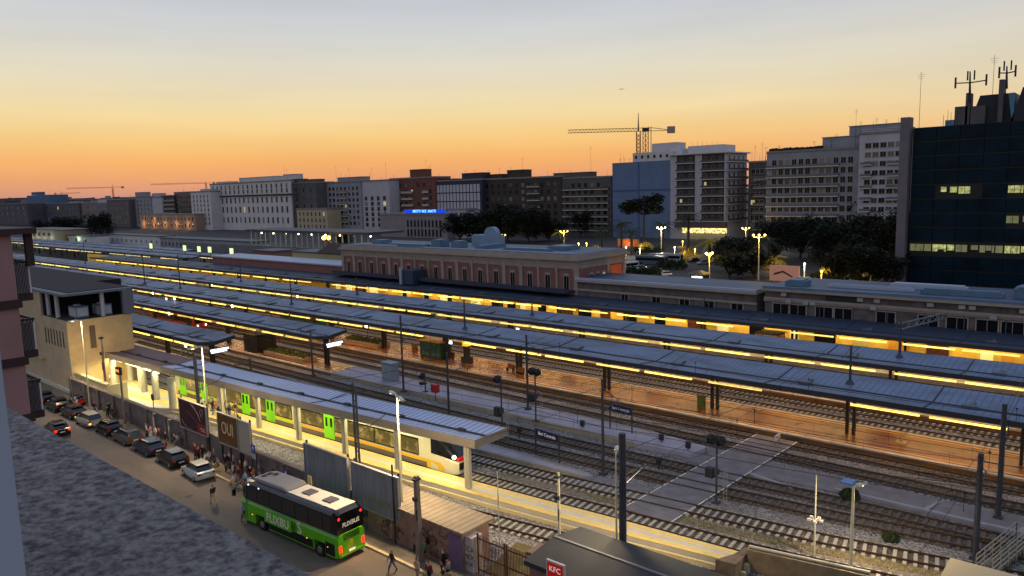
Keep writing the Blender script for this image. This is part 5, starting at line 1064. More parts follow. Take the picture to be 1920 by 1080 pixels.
twin('double steel mast rising behind the left blank billboard',-49.8,36.5,10.0)
def mast(label,x,y,h,r=.13,arms=((0,1),),mm_=steelp,z=0,lean=0):
    t=empty('catenary_mast',(x,y,z),label,'catenary mast'); m=MB(); m.tube((0,0,0),(lean,0,h),r,r*.85,8); m.box(-.3,.3,-.3,.3,0,.25); m.build('shaft',mm_,t)
    for (dx,dy) in arms:
        L2=2.8; m=MB(); m.tube((lean,0,h*.66),(dx*L2,dy*L2,h*.72),.045,.045,6); m.tube((lean,0,h*.9),(dx*L2*.9,dy*L2*.9,h*.72),.03,.03,6); m.tube((dx*L2*.5,dy*L2*.5,h*.68),(dx*L2*1.05,dy*L2*1.05,h*.62),.03,.03,6); m.sphere((dx*.3,dy*.3,h*.68),.12,6,4); m.sphere((dx*.3,dy*.3,h*.88),.12,6,4); m.build('bracket',mm_,t)
    return t
masts=[]
def addmast(lab,bx,by,bz,tx,ty,r=.13,arms=((0,1),),Y_=None):
    g_=G(bx,by,bz) if Y_ is None else PY(bx,by,Y_); top=PY(tx,ty,g_.y); z0=0 if Y_ is not None else bz
    masts.append((top.x,g_.y,top.z)); return mast(lab,g_.x,g_.y,top.z-z0,r,arms,z=z0)
addmast('thick dark mast rising just beyond the tarred roof',1168,1015,0,1165,812,.26,((0,1),),37.9)
addmast('grey mast between the two station name signs',1131,890,0,1127,710,.14,((0,1),))
addmast('dark mast beside the double round signal on the asphalt island',990,768,.45,988,628,.14,((0,1),))
addmast('dark mast beside the grey cabinet on the asphalt island',757,735,.45,742,590,.14,((0,1),))
addmast('dark mast rising past the red box on the asphalt island',842,780,0,833,660,.14,((0,1),))
addmast('dark mast in front of the flower bed canopy end',587,705,0,582,625,.14,((0,1),))
addmast('thin dark stub mast left of the flower bed, beyond the blue grey canopy',471,699,0,469,670,.12,((0,-1),))
addmast('thick dark mast at the lower right with a white marker stripe',1828,1048,0,1838,850,.2,((0,1),))
addmast('tall dark mast at the right edge in front of the orange platform',1871,972,0,1881,757,.2,((0,1),))
# masts through the canopy roofs with flared feet
for (bx,by,tx,ty,yc,lab) in ((1593,735,1590,647,77.5,'roof mast at the right on the kiosk platform canopy'),(872,622,871,562,77.5,'roof mast in the middle of the kiosk platform canopy'),(547,575,545,518,77.5,'roof mast on the left part of the kiosk platform canopy'),(338,540,335,478,77.5,'roof mast farthest left on the kiosk platform canopy'),(1686,680,1685,598,92.5,'roof mast at the right on the middle canopy, with a lattice beam'),(998,598,996,556,92.5,'roof mast in the centre of the middle canopy'),(670,555,668,520,92.5,'roof mast left of centre on the middle canopy'),(452,527,450,492,92.5,'roof mast on the left part of the middle canopy'),(160,495,158,452,92.5,'roof mast at the far left of the middle canopy'),(270,515,268,476,77.5,'small roof mast near the far end of the kiosk platform canopy'),(1320,600,1319,560,109,'roof mast on the station canopy in front of the weathered annex')):
    b=PY(bx,by,yc); tz=PY(tx,ty,yc).z; t=empty('catenary_mast',(b.x,yc,5.2),lab,'catenary mast')
    m=MB(); m.tube((0,0,0),(0,0,.5),.55,.2,8); m.tube((0,0,.5),(0,0,tz-5.2),.13,.1,8); m.build('shaft',steelp,t); m=MB(); 
    for dy in (-3,3): m.bar((0,0,tz-6.2),(0,dy,tz-5.9),.06); m.bar((0,0,tz-5.4),(0,dy*.9,tz-5.9),.04)
    m.build('bracket',steelp,t)
b=PY(1686,618,92.5); e=PY(1776,596,112); t=empty('lattice_beam',(b.x,92.5,b.z),'grey lattice beam spanning from the middle canopy to the long annex','beam'); m=MB()
q0=Vector((0,0,0)); q1=Vector(e)-Vector(b)
for dz in (0,.7): m.bar(q0+Vector((0,0,dz)),q1+Vector((0,0,dz)),.14)
for k in range(14): m.bar(q0+(q1-q0)*(k/14)+Vector((0,0,.7*(k%2))),q0+(q1-q0)*((k+1)/14)+Vector((0,0,.7*((k+1)%2))),.08)
m.build('truss',mat('beam_grey',(110,116,130),.5,.3),t)
# overhead wires: long thin cables
def wires(label,y,z,x0,x1,f=None):
    m=MB(); n=max(1,int((x1-x0)/8)); yy=f or (lambda x:y)
    for zz,sag in ((z,0),(z+1.1,.5)):
        pts=[]
        for i in range(n+1):
            x=x0+(x1-x0)*i/n; pts.append((x,yy(x),zz-sag*abs(math.sin(math.pi*i/ (n/3.0)))))
        m.path(pts,.022,4)
    x=x0
    while x<x1: m.bar((x,yy(x),z),(x,yy(x),z+.9),.016); x+=5.5
    tag(m.build('overhead_wire',mat('wire_dark',(30,30,34),.6)),label,'overhead wire')
wires('overhead wire pair above the second curved track',0,5.6,-110,12,fn(T2)); wires('overhead wire pair above the track beyond the first name sign',0,5.6,-120,12,fn(TE)); wires('overhead wire pair above the near edge track of the asphalt island',0,5.6,-130,12,fn(TD))
wires('overhead wire pair above the far edge track of the asphalt island',66.9,5.6,-200,12); wires('overhead wire pair above the track along the orange platform',70.9,5.6,-200,12); wires('overhead wire pair above the lit near platform track',0,6.4,-40,12,fn(T1))
for (xa,lab) in ((-91.2,'cross span wire from the cabinet mast to the kiosk platform canopy'),(-54.6,'cross span wire at the dark mast beside the double round signal'),(-36.3,'cross span wire at the grey mast between the name signs'),(-24.4,'cross span wire from the thick dark mast over the crossing'),(-7.7,'cross span wire between the two dark masts at the lower right')):
    m=MB(); m.path([(xa,38,9.2),(xa,55,7.9),(xa,66,7.9),(xa,76,9.0)],.022,4); m.path([(xa,38,7.6),(xa,55,7.0),(xa,76,7.6)],.018,4)
    for yy in (49.5,54.8,58.2,66.9,70.9): m.bar((xa,yy,7.0),(xa,yy,5.7),.03); m.sphere((xa,yy,6.9),.09,6,4)
    tag(m.build('cross_span_wire',mat('wire_dark',(30,30,34),.6)),lab,'overhead wire')
# CCTV pole
t=empty('camera_pole',(-16.4,49.6,0),'thin white pole with a ring of small cameras at mid height','camera pole'); m=MB(); m.tube((0,0,0),(0,0,5.9),.07,.05,8); m.build('shaft',colm,t)
for k in range(5):
    a=k*1.25; m=MB(); m.tube((0,0,2.7),(math.cos(a)*.35,math.sin(a)*.35,2.75),.03,.03,6); m.box(math.cos(a)*.42-.1,math.cos(a)*.42+.1,math.sin(a)*.42-.08,math.sin(a)*.42+.08,2.65,2.8); m.build('camera',mat('cam_white',(190,188,180),.4),t)
# ================================================================== SIGNALS
def signal(label,px,py,zb,pt,heads=2,ring=True):
    b=G(px,py,zb); h=PY(px,pt,b.y).z-zb; t=empty('railway_signal',(b.x,b.y,zb),label,'railway signal')
    m=MB(); m.tube((0,0,0),(0,0,h),.09,.08,8); m.box(-.25,.25,-.25,.25,0,.15); m.box(-.15,.15,-.2,.2,h*.42,h*.5); m.build('post',steelp,t)
    for k in range(heads):
        x=(-.45 if k==0 else .35); m=MB(); m.tube((x,-.14,h-.45),(x,.14,h-.45),.42,.42,14); m.tube((x,-.5,h-.45),(x,-.15,h-.45),.2,.24,12,cap=False); m.build('signal_head',gut,t)
    m=MB(); m.box(-.9,-.25,-.25,.25,h*.36,h*.5); m.build('relay_box',gut,t)
    m=MB(); 
    for s in (.55,.85): m.bar((s,.1,0),(s,.1,h*.55),.03)
    k=.3
    while k<h*.55: m.bar((.55,.1,k),(.85,.1,k),.025); k+=.3
    m.build('ladder',rg,t); return t
signal('double headed signal beside the dark mast on the asphalt island',1005,790,.45,690)
signal('tall signal with a pale ladder at the track crossing',1343,943,0,815)
signal('signal with a black box between the blue grey canopy end and the asphalt island',942,825,.0,705,heads=1)
signal('small signal behind the red box on the asphalt island',798,735,.45,700,heads=1)
for (px,py,lab) in ((1240,835,'short black dwarf signal left of the crossing'),(1290,850,'squat black point machine beside the crossing'),(1235,880,'black junction box on the crossing edge'),(974,820,'tiny black dwarf signal left of the first name sign'),(1092,808,'pair of thin posts beside the second name sign')):
    b=G(px,py,.1); t=empty('dwarf_signal',(b.x,b.y,.05),lab,'signal'); m=MB(); m.tube((0,0,0),(0,0,.8),.06,.06,6); m.box(-.22,.22,-.15,.15,.6,1.2); m.tube((0,-.3,.95),(0,-.15,.95),.12,.14,8); m.build('housing',gut,t)
# track-side buffers / white board
for (px,py,lab) in ((1457,826,'white number board at the end of the orange platform'),(783,640+0,'x'),):
    if lab=='x': continue
    b=G(px,py,.5); t=empty('number_board',(b.x,b.y,.1),lab,'board'); m=MB(); m.box(-.05,.05,-.7,.7,.5,1.0); m.build('panel',mat('board_white',(186,184,186),.5),t); m=MB(); m.tube((0,-.5,0),(0,-.5,.5),.03,.03,6); m.tube((0,.5,0),(0,.5,.5),.03,.03,6); m.build('leg',steelp,t)
# ================================================================== STATION NAME SIGNS
nav=mat('sign_navy',(18,26,66),.4); wl=mat('sign_white',(220,220,226),.5)
def namesign(label,xa,ya,za,xb,yb):
    p=G(xa,ya,za); q=G(xb,yb,za); c=(p+q)/2; ang=math.atan2(q.y-p.y,q.x-p.x); L_=(q-p).length
    t=empty('station_sign',(c.x,c.y,za),label,'station sign',rz=ang)
    for s in (-1,1): m=MB(); m.box(s*L_/2-.06,s*L_/2+.06,-.05,.05,0,2.7); m.build('post',steelp,t)
    m=MB(); m.box(-L_/2+.061,L_/2-.061,-.045,.045,1.95,2.68); m.build('panel',nav,t)
    text('Bari Centrale',.46,wl,t,(0,-.056,2.3),FACE_S,depth=.008,sx=.92,bold=.006)
namesign('navy Bari Centrale sign on two posts on the small near island',1005,853,.32,1049,868)
namesign('navy Bari Centrale sign on the asphalt island, behind the grey mast',1144,802,.45,1185,813)
# ================================================================== PLATFORM FURNITURE
b=G(718,714,.47); t=empty('cabinet',(b.x+.8,b.y+.7,.47),'grey metal cabinet at the left end of the asphalt island','cabinet'); m=MB(); m.box(-1.1,1.1,-.6,.6,0,2.5); m.build('body',mat('cabinet_grey',(110,124,138),.5,noise=.1,ns=1),t); m=MB(); m.box(-1.2,1.2,-.7,.7,2.503,2.6); m.build('lid',mat('cabinet_grey',(110,124,138),.5),t); m=MB(); m.box(.05,1.0,-.63,-.603,.2,2.3); m.box(-1.0,-.05,-.63,-.603,.2,2.3); m.build('door',mat('cabinet_door',(124,138,150),.5),t)
b=G(817,752,.45); t=empty('hose_box',(b.x,b.y,.45),'red box on a post on the asphalt island','box'); m=MB(); m.box(-.45,.45,-.3,.3,1.1,2.1); m.build('box',mat('box_red',(150,30,36),.5),t); m=MB(); m.tube((0,0,0),(0,0,1.1),.05,.05,6); m.build('post',steelp,t)
b=G(808,672,.5); t=empty('kiosk',(-82.8,76.3,.5),'dark green glazed kiosk with a warm lit roof edge on the orange platform','kiosk'); m=MB(); m.box(-2.3,2.3,-1.1,1.1,.0,.4); m.build('plinth',mat('kiosk_green',(26,50,42),.4),t)
for (x,y) in ((-2.2,-1.05),(2.2,-1.05),(-2.2,1.05),(2.2,1.05),(0,-1.05)): m=MB(); m.box(x-.08,x+.08,y-.08,y+.08,.403,2.6); m.build('frame_post',mat('kiosk_green',(26,50,42),.4),t)
m=MB(); m.box(-2.1,-.1,-1.08,-1.04,.403,2.6); m.box(.1,2.1,-1.08,-1.04,.403,2.6); m.box(-2.12,-2.1,-.95,.95,.403,2.6); m.box(2.1,2.12,-.95,.95,.403,2.6); m.build('glazing',mat('kiosk_glass',(24,44,44),.15,spec=.6,emit=(60,90,70),es=.10,noise=.6,ns=1),t); m=MB(); m.box(-2.4,2.4,-1.25,1.25,2.603,2.8); m.build('roof',mat('kiosk_roof_lit_tint',(180,130,50),.5),t)  # roof gets a warm base colour for the light on its edge
b=G(874,678,.5); t=empty('ticket_machine',(b.x+.4,b.y-.2,.5),'black ticket machine column with a yellow top by a canopy pillar','ticket machine'); m=MB(); m.box(-.35,.35,-.35,.35,0,2.5); m.box(-.7,.7,-.6,.6,0,.8); m.build('body',gut,t); m=MB(); m.box(-.5,.5,-.4,.4,2.503,3.1); m.build('top_sign',mat('yellow_top',(240,190,30),.4,emit=(255,200,40),es=.8),t)
for (px,py,lab) in ((778,657,'wooden litter bin left of the green kiosk'),(845,672,'wooden bench right of the green kiosk'),(957,695,'reddish bench pair on the orange platform'),(975,702,'reddish bench nearest the dark mast on the orange platform'),(1690,830,'small pale drinking fountain on the bright orange platform')):
    b=G(px,py,.5); t=empty('bench' if 'bench' in lab else ('drinking_fountain' if 'fountain' in lab else 'litter_bin'),(b.x,b.y,.5),lab,'bench' if 'bench' in lab else ('fountain' if 'fountain' in lab else 'bin')); m=MB()
    if 'fountain' in lab: m.box(-.5,.5,-.5,.5,0,.12); m.tube((0,0,.12),(0,0,.9),.16,.12,8); m.box(-.4,.4,-.25,.25,.903,1.05); m.build('pedestal',mat('fountain_stone',(170,146,100),.7),t)
    elif 'bench' in lab: m.box(-.7,.7,-.25,.25,.4,.48); m.box(-.7,.7,.2,.26,.483,.95); m.build('seat',mat('bench_wood',(110,66,42),.7),t); m=MB(); m.box(-.6,-.5,-.2,.2,0,.4); m.box(.5,.6,-.2,.2,0,.4); m.build('leg',gut,t)
    else: m.box(-.35,.35,-.35,.35,0,1.0); m.build('body',mat('bench_wood',(110,66,42),.7),t); m=MB(); m.box(-.38,.38,-.38,.38,1.003,1.08); m.build('lid',gut,t)
t=empty('bin',(-38.2,76.1,.5),'green square bin at the foot of a black canopy pillar','bin'); m=MB(); m.box(-.4,.4,-.3,.3,0,1.2); m.build('body',mat('bin_green',(60,84,40),.6),t); m=MB(); m.box(-.43,.43,-.33,.33,1.203,1.28); m.build('lid',gut,t)
leafm=mat('planter_leaves',(70,84,44),.9,noise=.4,ns=5); stonew=mat('planter_wall',(150,122,96),.85,noise=.2,ns=1)
def planter(label,x0,x1,y0,y1):
    t=empty('flower_bed',((x0+x1)/2,(y0+y1)/2,.5),label,'planter'); m=MB(); m.box(x0,x1,y0,y0+.3,.5,1.15); m.box(x0,x1,y1-.3,y1,.5,1.15); m.box(x0,x0+.3,y0+.301,y1-.301,.5,1.15); m.box(x1-.3,x1,y0+.301,y1-.301,.5,1.15); m.box(x0+.301,x1-.301,y0+.301,y1-.301,.5,.95); m.build('wall',stonew,t,world=True)
    m=MB(); rnd=random.Random(3)
    for k in range(420):
        x=x0+.4+(x1-x0-.8)*rnd.random(); y=y0+.4+(y1-y0-.8)*rnd.random(); z=.97+.5*rnd.random(); s=.12+.12*rnd.random(); a=rnd.random()*3; m.quad((x-s*math.cos(a),y-s*math.sin(a),z),(x+s*math.cos(a),y+s*math.sin(a),z+.05),(x+s*.6,y-.05,z+s*1.6),(x-s*.4,y+.05,z+s*1.4))
    m.build('plants',leafm,t,world=True)
planter('flower bed in a low brick wall on the platform left of the double black pillar',-107.5,-96.5,61.6,64.2)
planter('second flower bed on the orange platform behind the canopy end',-105,-95.5,75.0,77.8)
# hanging sign boards at canopy ends
for (x,y,z,lab) in ((-89.6,62.6,4.15,'glowing white platform sign hanging at the flower bed canopy end'),(-100.4,50.6,4.1,'glowing white platform sign hanging at the short canopy end')):
    t=empty('platform_sign',(x,y,z),lab,'sign'); m=MB(); m.box(-.15,.15,-1.5,1.5,-.35,.35); m.build('case',nav,t); m=MB(); m.box(.151,.17,-1.4,1.4,0,.28); m.box(.151,.17,-1.3,1.1,-.28,-.08); m.build('lit_lettering',mat('sign_glow',(240,244,255),.4,emit=(230,238,255),es=2.2),t)
# floodlights / lit boards among the canopies
k=0
for (px,py,Yc,c,es_,lab) in ((179,533,76,(255,250,230),8,'white floodlight over the far left tracks'),(286,550,70,(255,255,255),4,'white lit board left of the dark stair block'),(311,561,66,(210,250,250),5,'small bluish white lamp left of the stair block'),(326,560,66,(250,250,250),5,'small white lamp beside the bluish one'),(435,574,76,(255,240,220),8,'floodlight on a thin mast above the flower bed canopy'),(347,648,50,(255,244,220),7,'floodlight above the end of the short canopy'),(397,535,88,(255,250,220),4,'white lit board on the middle platform at the left'),(488,595,77,(190,240,240),3,'pale green lit board on the orange platform'),(557,556,92,(255,236,200),6,'warm lamp at the middle canopy edge'),(552,582,77,(255,240,200),4,'lit lamp at the kiosk platform canopy edge, left'),(686,612,77,(255,244,220),5,'bright lamp at the kiosk platform canopy edge, centre'),(316,588,62,(255,246,230),5,'lamp over the double parked red carriage'),(640,576,93,(240,250,255),4,'white lit departure board on the middle platform'),(844,642,77,(230,240,255),3,'white lit departure board right of the kiosk'),(970,618,93,(240,244,255),3,'white lit departure board on the middle platform right of centre')):
    q=PY(px,py,Yc); m=MB(); r_=.28; zb=.5
    m.tube((q.x,q.y+.3,.3),(q.x,q.y+.3,q.z),.05,.05,6); m.box(q.x-.4,q.x+.4,q.y+.1,q.y+.32,q.z-.3,q.z+.3); m.box(q.x-.34,q.x+.34,q.y+.06,q.y+.099,q.z-.25,q.z+.25,1)
    o=m.build('platform_lamp',[gut,mat('lamp_%d_%d_%d'%(c[0],c[2],es_),(250,250,245),.4,emit=c,es=es_)]); tag(o,lab,'lamp' if 'board' not in lab else 'display board'); k+=1
# green glazed waiting rooms / stair heads under canopies
gw_=mat('green_glass',(24,56,50),.2,spec=.6,emit=(40,110,80),es=.12,noise=.7,ns=1.2)
for (x0,x1,y0,y1,mm_,lab,nm) in ((-124,-113,75,77.6,gw_,'green glazed waiting room under the kiosk platform canopy at the left','waiting_room'),(-112,-100,89.6,92.4,gw_,'green glazed waiting room under the middle canopy','waiting_room'),(-113.5,-109.5,61.6,64.6,mat('stair_dark',(26,24,26),.5),'black stair head block under the flower bed canopy','stair_head'),(-45,-41.5,107,110,mat('booth_orange',(170,110,40),.6),'orange panelled booth under the station canopy','booth')):
    t=empty(nm,((x0+x1)/2,(y0+y1)/2,.5),lab,nm.replace('_',' ')); m=MB(); m.box(x0,x1,y0,y1,.5,3.3); m.build('walls',mm_,t,world=True); m=MB(); m.box(x0-.15,x1+.15,y0-.15,y1+.15,3.303,3.45); m.build('roof',gut,t,world=True); m=MB(); x=x0
    while x<=x1+.01: m.box(x-.05,x+.05,y0-.06,y0-.002,.5,3.3); x+=(x1-x0)/6
    m.build('mullions',gut,t,world=True)
# a red locomotive glimpsed between the canopies
t=empty('red_carriage',(-142,66.9,0),'red fronted train glimpsed between the canopies at the left','train'); m=MB(); m.box(-158,-139,65.5,68.3,.6,3.9); m.build('body',mat('carriage_red',(150,40,24),.5),t,world=True); m=MB(); m.box(-157,-140,65.46,65.497,1.8,2.8); m.build('window_band',gl_dark,t,world=True); m=MB(); m.box(-138.997,-138.9,65.7,68.1,1.9,3.1); m.build('windscreen',gl_dark,t,world=True)
for yy in (66.1,67.7): m=MB(); m.sphere((-138.85,yy,1.4),.16,8,6); m.build('headlight',mat('train_headlight',(230,230,220),.3,emit=(255,250,235),es=4.0),t,world=True)
m=MB(); m.box(-157,-155,65.9,67.9,.25,.58); m.box(-143,-141,65.9,67.9,.25,.58); m.build('bogie',tund,t,world=True)
# ================================================================== STREET SIGNS AND SMALL THINGS
def sign(label,x,y,h,shape,txt=None,col=(16,50,130)):
    t=empty('road_sign',(x,y,.13),label,'road sign'); m=MB(); m.tube((0,0,0),(0,0,h),.04,.04,6); m.build('post',gut,t)
    m=MB()
    if shape=='round': m.tube((0,-.06,h-.4),(0,-.03,h-.4),.4,.4,16)
    else: m.box(-.34,.34,-.06,-.03,h-.75,h)
    m.build('plate',mat('sign_%d_%d_%d'%col,col,.4),t)
    if txt: text(txt,.55,wl,t,(0,-.065,h-.38),FACE_S,depth=.005,bold=.01)
    return t
t=sign('blue parking sign with a white P and a pale plate, left of the coach front',-58.6,31.95,4.0,'box','P',(22,60,140)); m=MB(); m.box(-.3,.3,-.06,-.03,2.7,3.15); m.build('sub_plate',mat('pale_plate',(150,152,160),.5),t)
t=sign('small blue pedestrian sign against the graffitied wall behind the coach roof',-54.6,32.6,2.5,'box',None,(20,48,120)); m=MB(); m.yprism([(-.2,1.95),(.2,1.95),(0,2.4)],-.07,-.061); m.build('triangle',wl,t)
sign('round dark traffic mirror on a pole at the street wall, left of the plum poster',-82.6,33.6,4.3,'round',None,(26,24,28))
t=empty('bus_stop_plate',(-50.3,32.1,.13),'small pale yellow bus stop timetable plate beside the coach roof','sign'); m=MB(); m.tube((0,0,0),(0,0,2.3),.04,.04,6); m.build('post',gut,t); m=MB(); m.box(-.28,.28,-.06,-.02,2.1,3.1); m.build('plate',mat('timetable',(196,170,110),.6,emit=(220,180,110),es=.15),t)  # plate colour has a slight glow added, it holds no lamp
for (x,lab) in ((-81.3,'bent white vent pipe on the street wall, nearer the display post'),(-77.6,'bent white vent pipe on the street wall, nearer the plum poster')):
    t=empty('vent_pipe',(x,32.9,.13),lab,'pipe'); m=MB(); m.path([(0,0,0),(0,0,2.3),(.12,0,2.5),(.6,0,2.55)],.07,8); m.build('pipe',mat('pipe_pale',(176,172,160),.6),t)
t=empty('plum_tree_shrub',(-17.5,61.0,0),'small green shrub on the concrete strip by the tracks','shrub')
def tuft(t,n,r,h,seed,mm_):
    m=MB(); rnd=random.Random(seed)
    for k in range(n):
        a=rnd.random()*6.28; rr=r*math.sqrt(rnd.random()); x=rr*math.cos(a); y=rr*math.sin(a); z=h*rnd.random()*(1-rr/r*.5); s=.1+.12*rnd.random(); b_=rnd.random()*3
        m.quad((x-s*math.cos(b_),y-s*math.sin(b_),z),(x+s*math.cos(b_),y+s*math.sin(b_),z),(x+s*.3,y,z+s*1.8),(x-s*.3,y,z+s*1.5))
    m.build('foliage',mm_,t)
shg=mat('shrub_green',(36,50,26),.9,noise=.4,ns=3); tuft(t,240,.75,.7,1,shg); t['_']=0
t.name='shrub'; t=empty('shrub',(-13.0,55.3,0),'small green shrub between the tracks beside the lamp with the solar panel','shrub'); tuft(t,160,.5,.5,2,shg)
# clumps of pale stones / ballast debris near the crossing (uncountable)
m=MB(); rnd=random.Random(11)
for k in range(5200):
    x=-44+42*rnd.random(); y=interp(T1,x)+1.0+rnd.random()*2.0 if k%3 else interp(T1,x)-.6+9*rnd.random(); s=.022+.035*rnd.random(); z=.01
    m.add([(x-s,y-s*.8,z),(x+s,y-s,z),(x+s*.8,y+s,z),(x-s*.7,y+s*.9,z),(x,y,z+s*1.5)],[(0,1,4),(1,2,4),(2,3,4),(3,0,4)])
o=m.build('loose_stones',mat('pale_stone',(128,122,108),.9,noise=.3,ns=2),fix=False); tag(o,'pale loose ballast stones between the curved tracks','stones',kind='stuff')
for k,(x,y) in enumerate(((-62,27.5),(-83,25.6),(-44.5,25.2))):
    m=MB(); m.tube((x,y,0),(x,y,.012),.34,.34,16); tag(m.build('manhole_cover',mat('cast_iron',(50,46,42),.6,.4,noise=.3,ns=9)),['round manhole cover in the road between the lone walker and the white car','round manhole cover in the road below the far parked cars','round manhole cover in the road behind the coach'][k],'manhole cover')
# ================================================================== TREES
leafd=mat('tree_leaves_dark',(24,32,21),.9,noise=.4,ns=.8); bark=mat('bark',(58,46,38),.95,noise=.3,ns=2)
def tree_proto(label,loc,seed,rx,rz_,h,n=3600,flat=False,cat='tree',name='broadleaf_tree',lm_=None):
    t=empty(name,loc,label,cat); rnd=random.Random(seed); m=MB(); base=h-rz_*1.9
    m.tube((0,0,0),(.2,.1,base),.45,.3,8)
    cl=[]
    for k in range(13 if not flat else 14):
        a=rnd.random()*6.28; rr=rx*(.3+.55*rnd.random()); zc=h-rz_+(rnd.random()-.5)*rz_*1.1; c=(rr*math.cos(a),rr*math.sin(a),zc); cl.append((c,rx*(.28+.2*rnd.random()),rz_*(.3+.2*rnd.random()))); m.tube((.2,.1,base),c,.22,.06,5)
    cl.append(((0,0,h-rz_*.9),rx*.5,rz_*.6)); m.build('trunk',bark,t)
    m=MB()
    for k in range(n):
        c,r1,r2=cl[rnd.randrange(len(cl))]; a=rnd.random()*6.28; u=rnd.random()*2-1; q=rnd.random()**.4; cr=math.sqrt(1-u*u)
        x=c[0]+r1*q*cr*math.cos(a); y=c[1]+r1*q*cr*math.sin(a); z=c[2]+r2*q*u; s=rx*.034*(1+1.3*rnd.random()); b_=rnd.random()*6.28; tl=(rnd.random()-.3)*s
        dx,dy=math.cos(b_)*s,math.sin(b_)*s; m.add([(x-dx,y-dy,z),(x+dy*.7,y-dx*.7,z+tl),(x+dx,y+dy,z+s*.3),(x-dy*.7,y+dx*.7,z+s*.9)],[(0,1,2,3)])
    m.build('crown',lm_ or leafd,t,); return t
def palm_proto(label,loc,h,lm_,seed=5,n=22,L_=3.6):
    t=empty('palm_tree',loc,label,'palm tree'); rnd=random.Random(seed); m=MB(); m.tube((0,0,0),(.15,0,h),.38,.28,8); m.build('trunk',bark,t)
    m=MB()
    for k in range(n):
        a=6.28*k/n+rnd.random()*.2; el=.9-1.3*rnd.random(); pts=[]
        for i in range(7):
            f=i/6; r=L_*f; z=h+.2+math.sin(el)*r*(1-f*.2)-1.5*f*f*(1.1-el*.4); pts.append(Vector((math.cos(a)*r*math.cos(el*.7),math.sin(a)*r*math.cos(el*.7),z)))
        s=Vector((-math.sin(a),math.cos(a),0))
        for i in range(6):
            p,q=pts[i],pts[i+1]
            for sg in (-1,1):
                for j in range(2):
                    u=p+(q-p)*(j*.5); wd=.62*(1-abs(i-2.4)/5); m.add([u,u+(q-p)*.32,u+s*sg*wd+(q-p)*.8+Vector((0,0,-.3))],[(0,1,2)])
    m.build('crown',lm_,t); return t
protoA=tree_proto('big dark broadleaf tree left of the amber lamp cluster',(0,0,0),1,8.5,6.6,14); protoB=tree_proto('dark round tree',(0,0,0),2,7.0,5.8,12); protoC=tree_proto('tall dark tree',(0,0,0),3,6.2,7.6,16)
placeT=[ # px, base-y , scale, proto, label
 (862,452,1.15,0,'dark tree at the left end of the big clump behind the station roof'),(905,455,1.3,0,'large dark tree rising behind the round pediment'),(952,452,1.35,2,'tall dark tree in the middle of the clump behind the station roof'),(992,455,1.4,0,'widest dark tree right of the clump middle'),(1030,452,1.25,1,'dark tree at the right end of the clump, next to the globe lamps'),
 (1088,446,1.0,2,'dark tree in front of the long balconied block'),(1368,522,1.05,1,'round dark tree right of the bright lamp on the square'),(1385,508,1.0,0,'broad dark tree in the middle of the square'),(1415,520,1.0,1,'dark tree behind the low annex, left of the poster board'),(1455,492,1.25,2,'tall dark tree above the poster board'),(1500,484,1.35,0,'large dark tree behind the poster board'),(1540,490,1.3,2,'tall dark tree in the middle of the right park'),(1580,497,1.35,0,'wide dark tree right of the park middle'),(1622,498,1.4,2,'tall dark tree with lights showing through'),(1660,505,1.5,0,'tall dark tree next to the glass tower pillar'),(1680,512,1.5,2,'dark tree touching the glass tower pillar'),(1560,526,1.0,1,'low dark tree at the near edge of the right park'),(1610,530,1.0,0,'low dark tree near the small lit palm'),(1475,470,1.2,0,'dark tree left of the right park, higher up'),(1660,530,1.0,1,'low dark tree at the foot of the tower pillar'),(1520,450,1.5,2,'dark tree in front of the continuous balconies'),(1610,455,1.6,2,'dark tree in front of the tall pale building'),
 (95,448,1.7,1,'dark tree left in the far left clump'),(128,450,1.6,0,'dark tree in the middle of the far left clump'),(160,452,1.5,1,'dark tree right in the far left clump'),(187,462,1.7,2,'tall dark tree beside the white yard garage'),(645,470,.8,2,'dark tree beside the cream low house')]
protos=[protoA,protoB,protoC]; first=[True]*3
for i,(px,py,s_,k,lab) in enumerate(placeT):
    g_=G(px,py,0); sc_=s_*(1.0 if py<470 else .8)
    if px<200: sc_=s_*.8
    if first[k]: o=protos[k]; o.location=g_; o.rotation_euler=(0,0,i); o.scale=(sc_,)*3; o['label']=lab; first[k]=False; register(o)
    else: o=copy_thing(protos[k],g_,i*1.3,lab,None,sc_)
    o['group']='dark trees of the parks'
g_=PY(1207,468,270); t=tree_proto('flat topped umbrella pine rising in front of the blue netted building',(g_.x,270,0),9,9.5,5.0,24,3000,True,name='umbrella_pine')
leafy=mat('leaves_lamplight_tint',(170,150,40),.8,noise=.3,ns=2); leafg=mat('palm_leaves',(34,48,28),.8,noise=.3,ns=2)  # yellow leaf copy has the lamplight put into its colour
pp=None
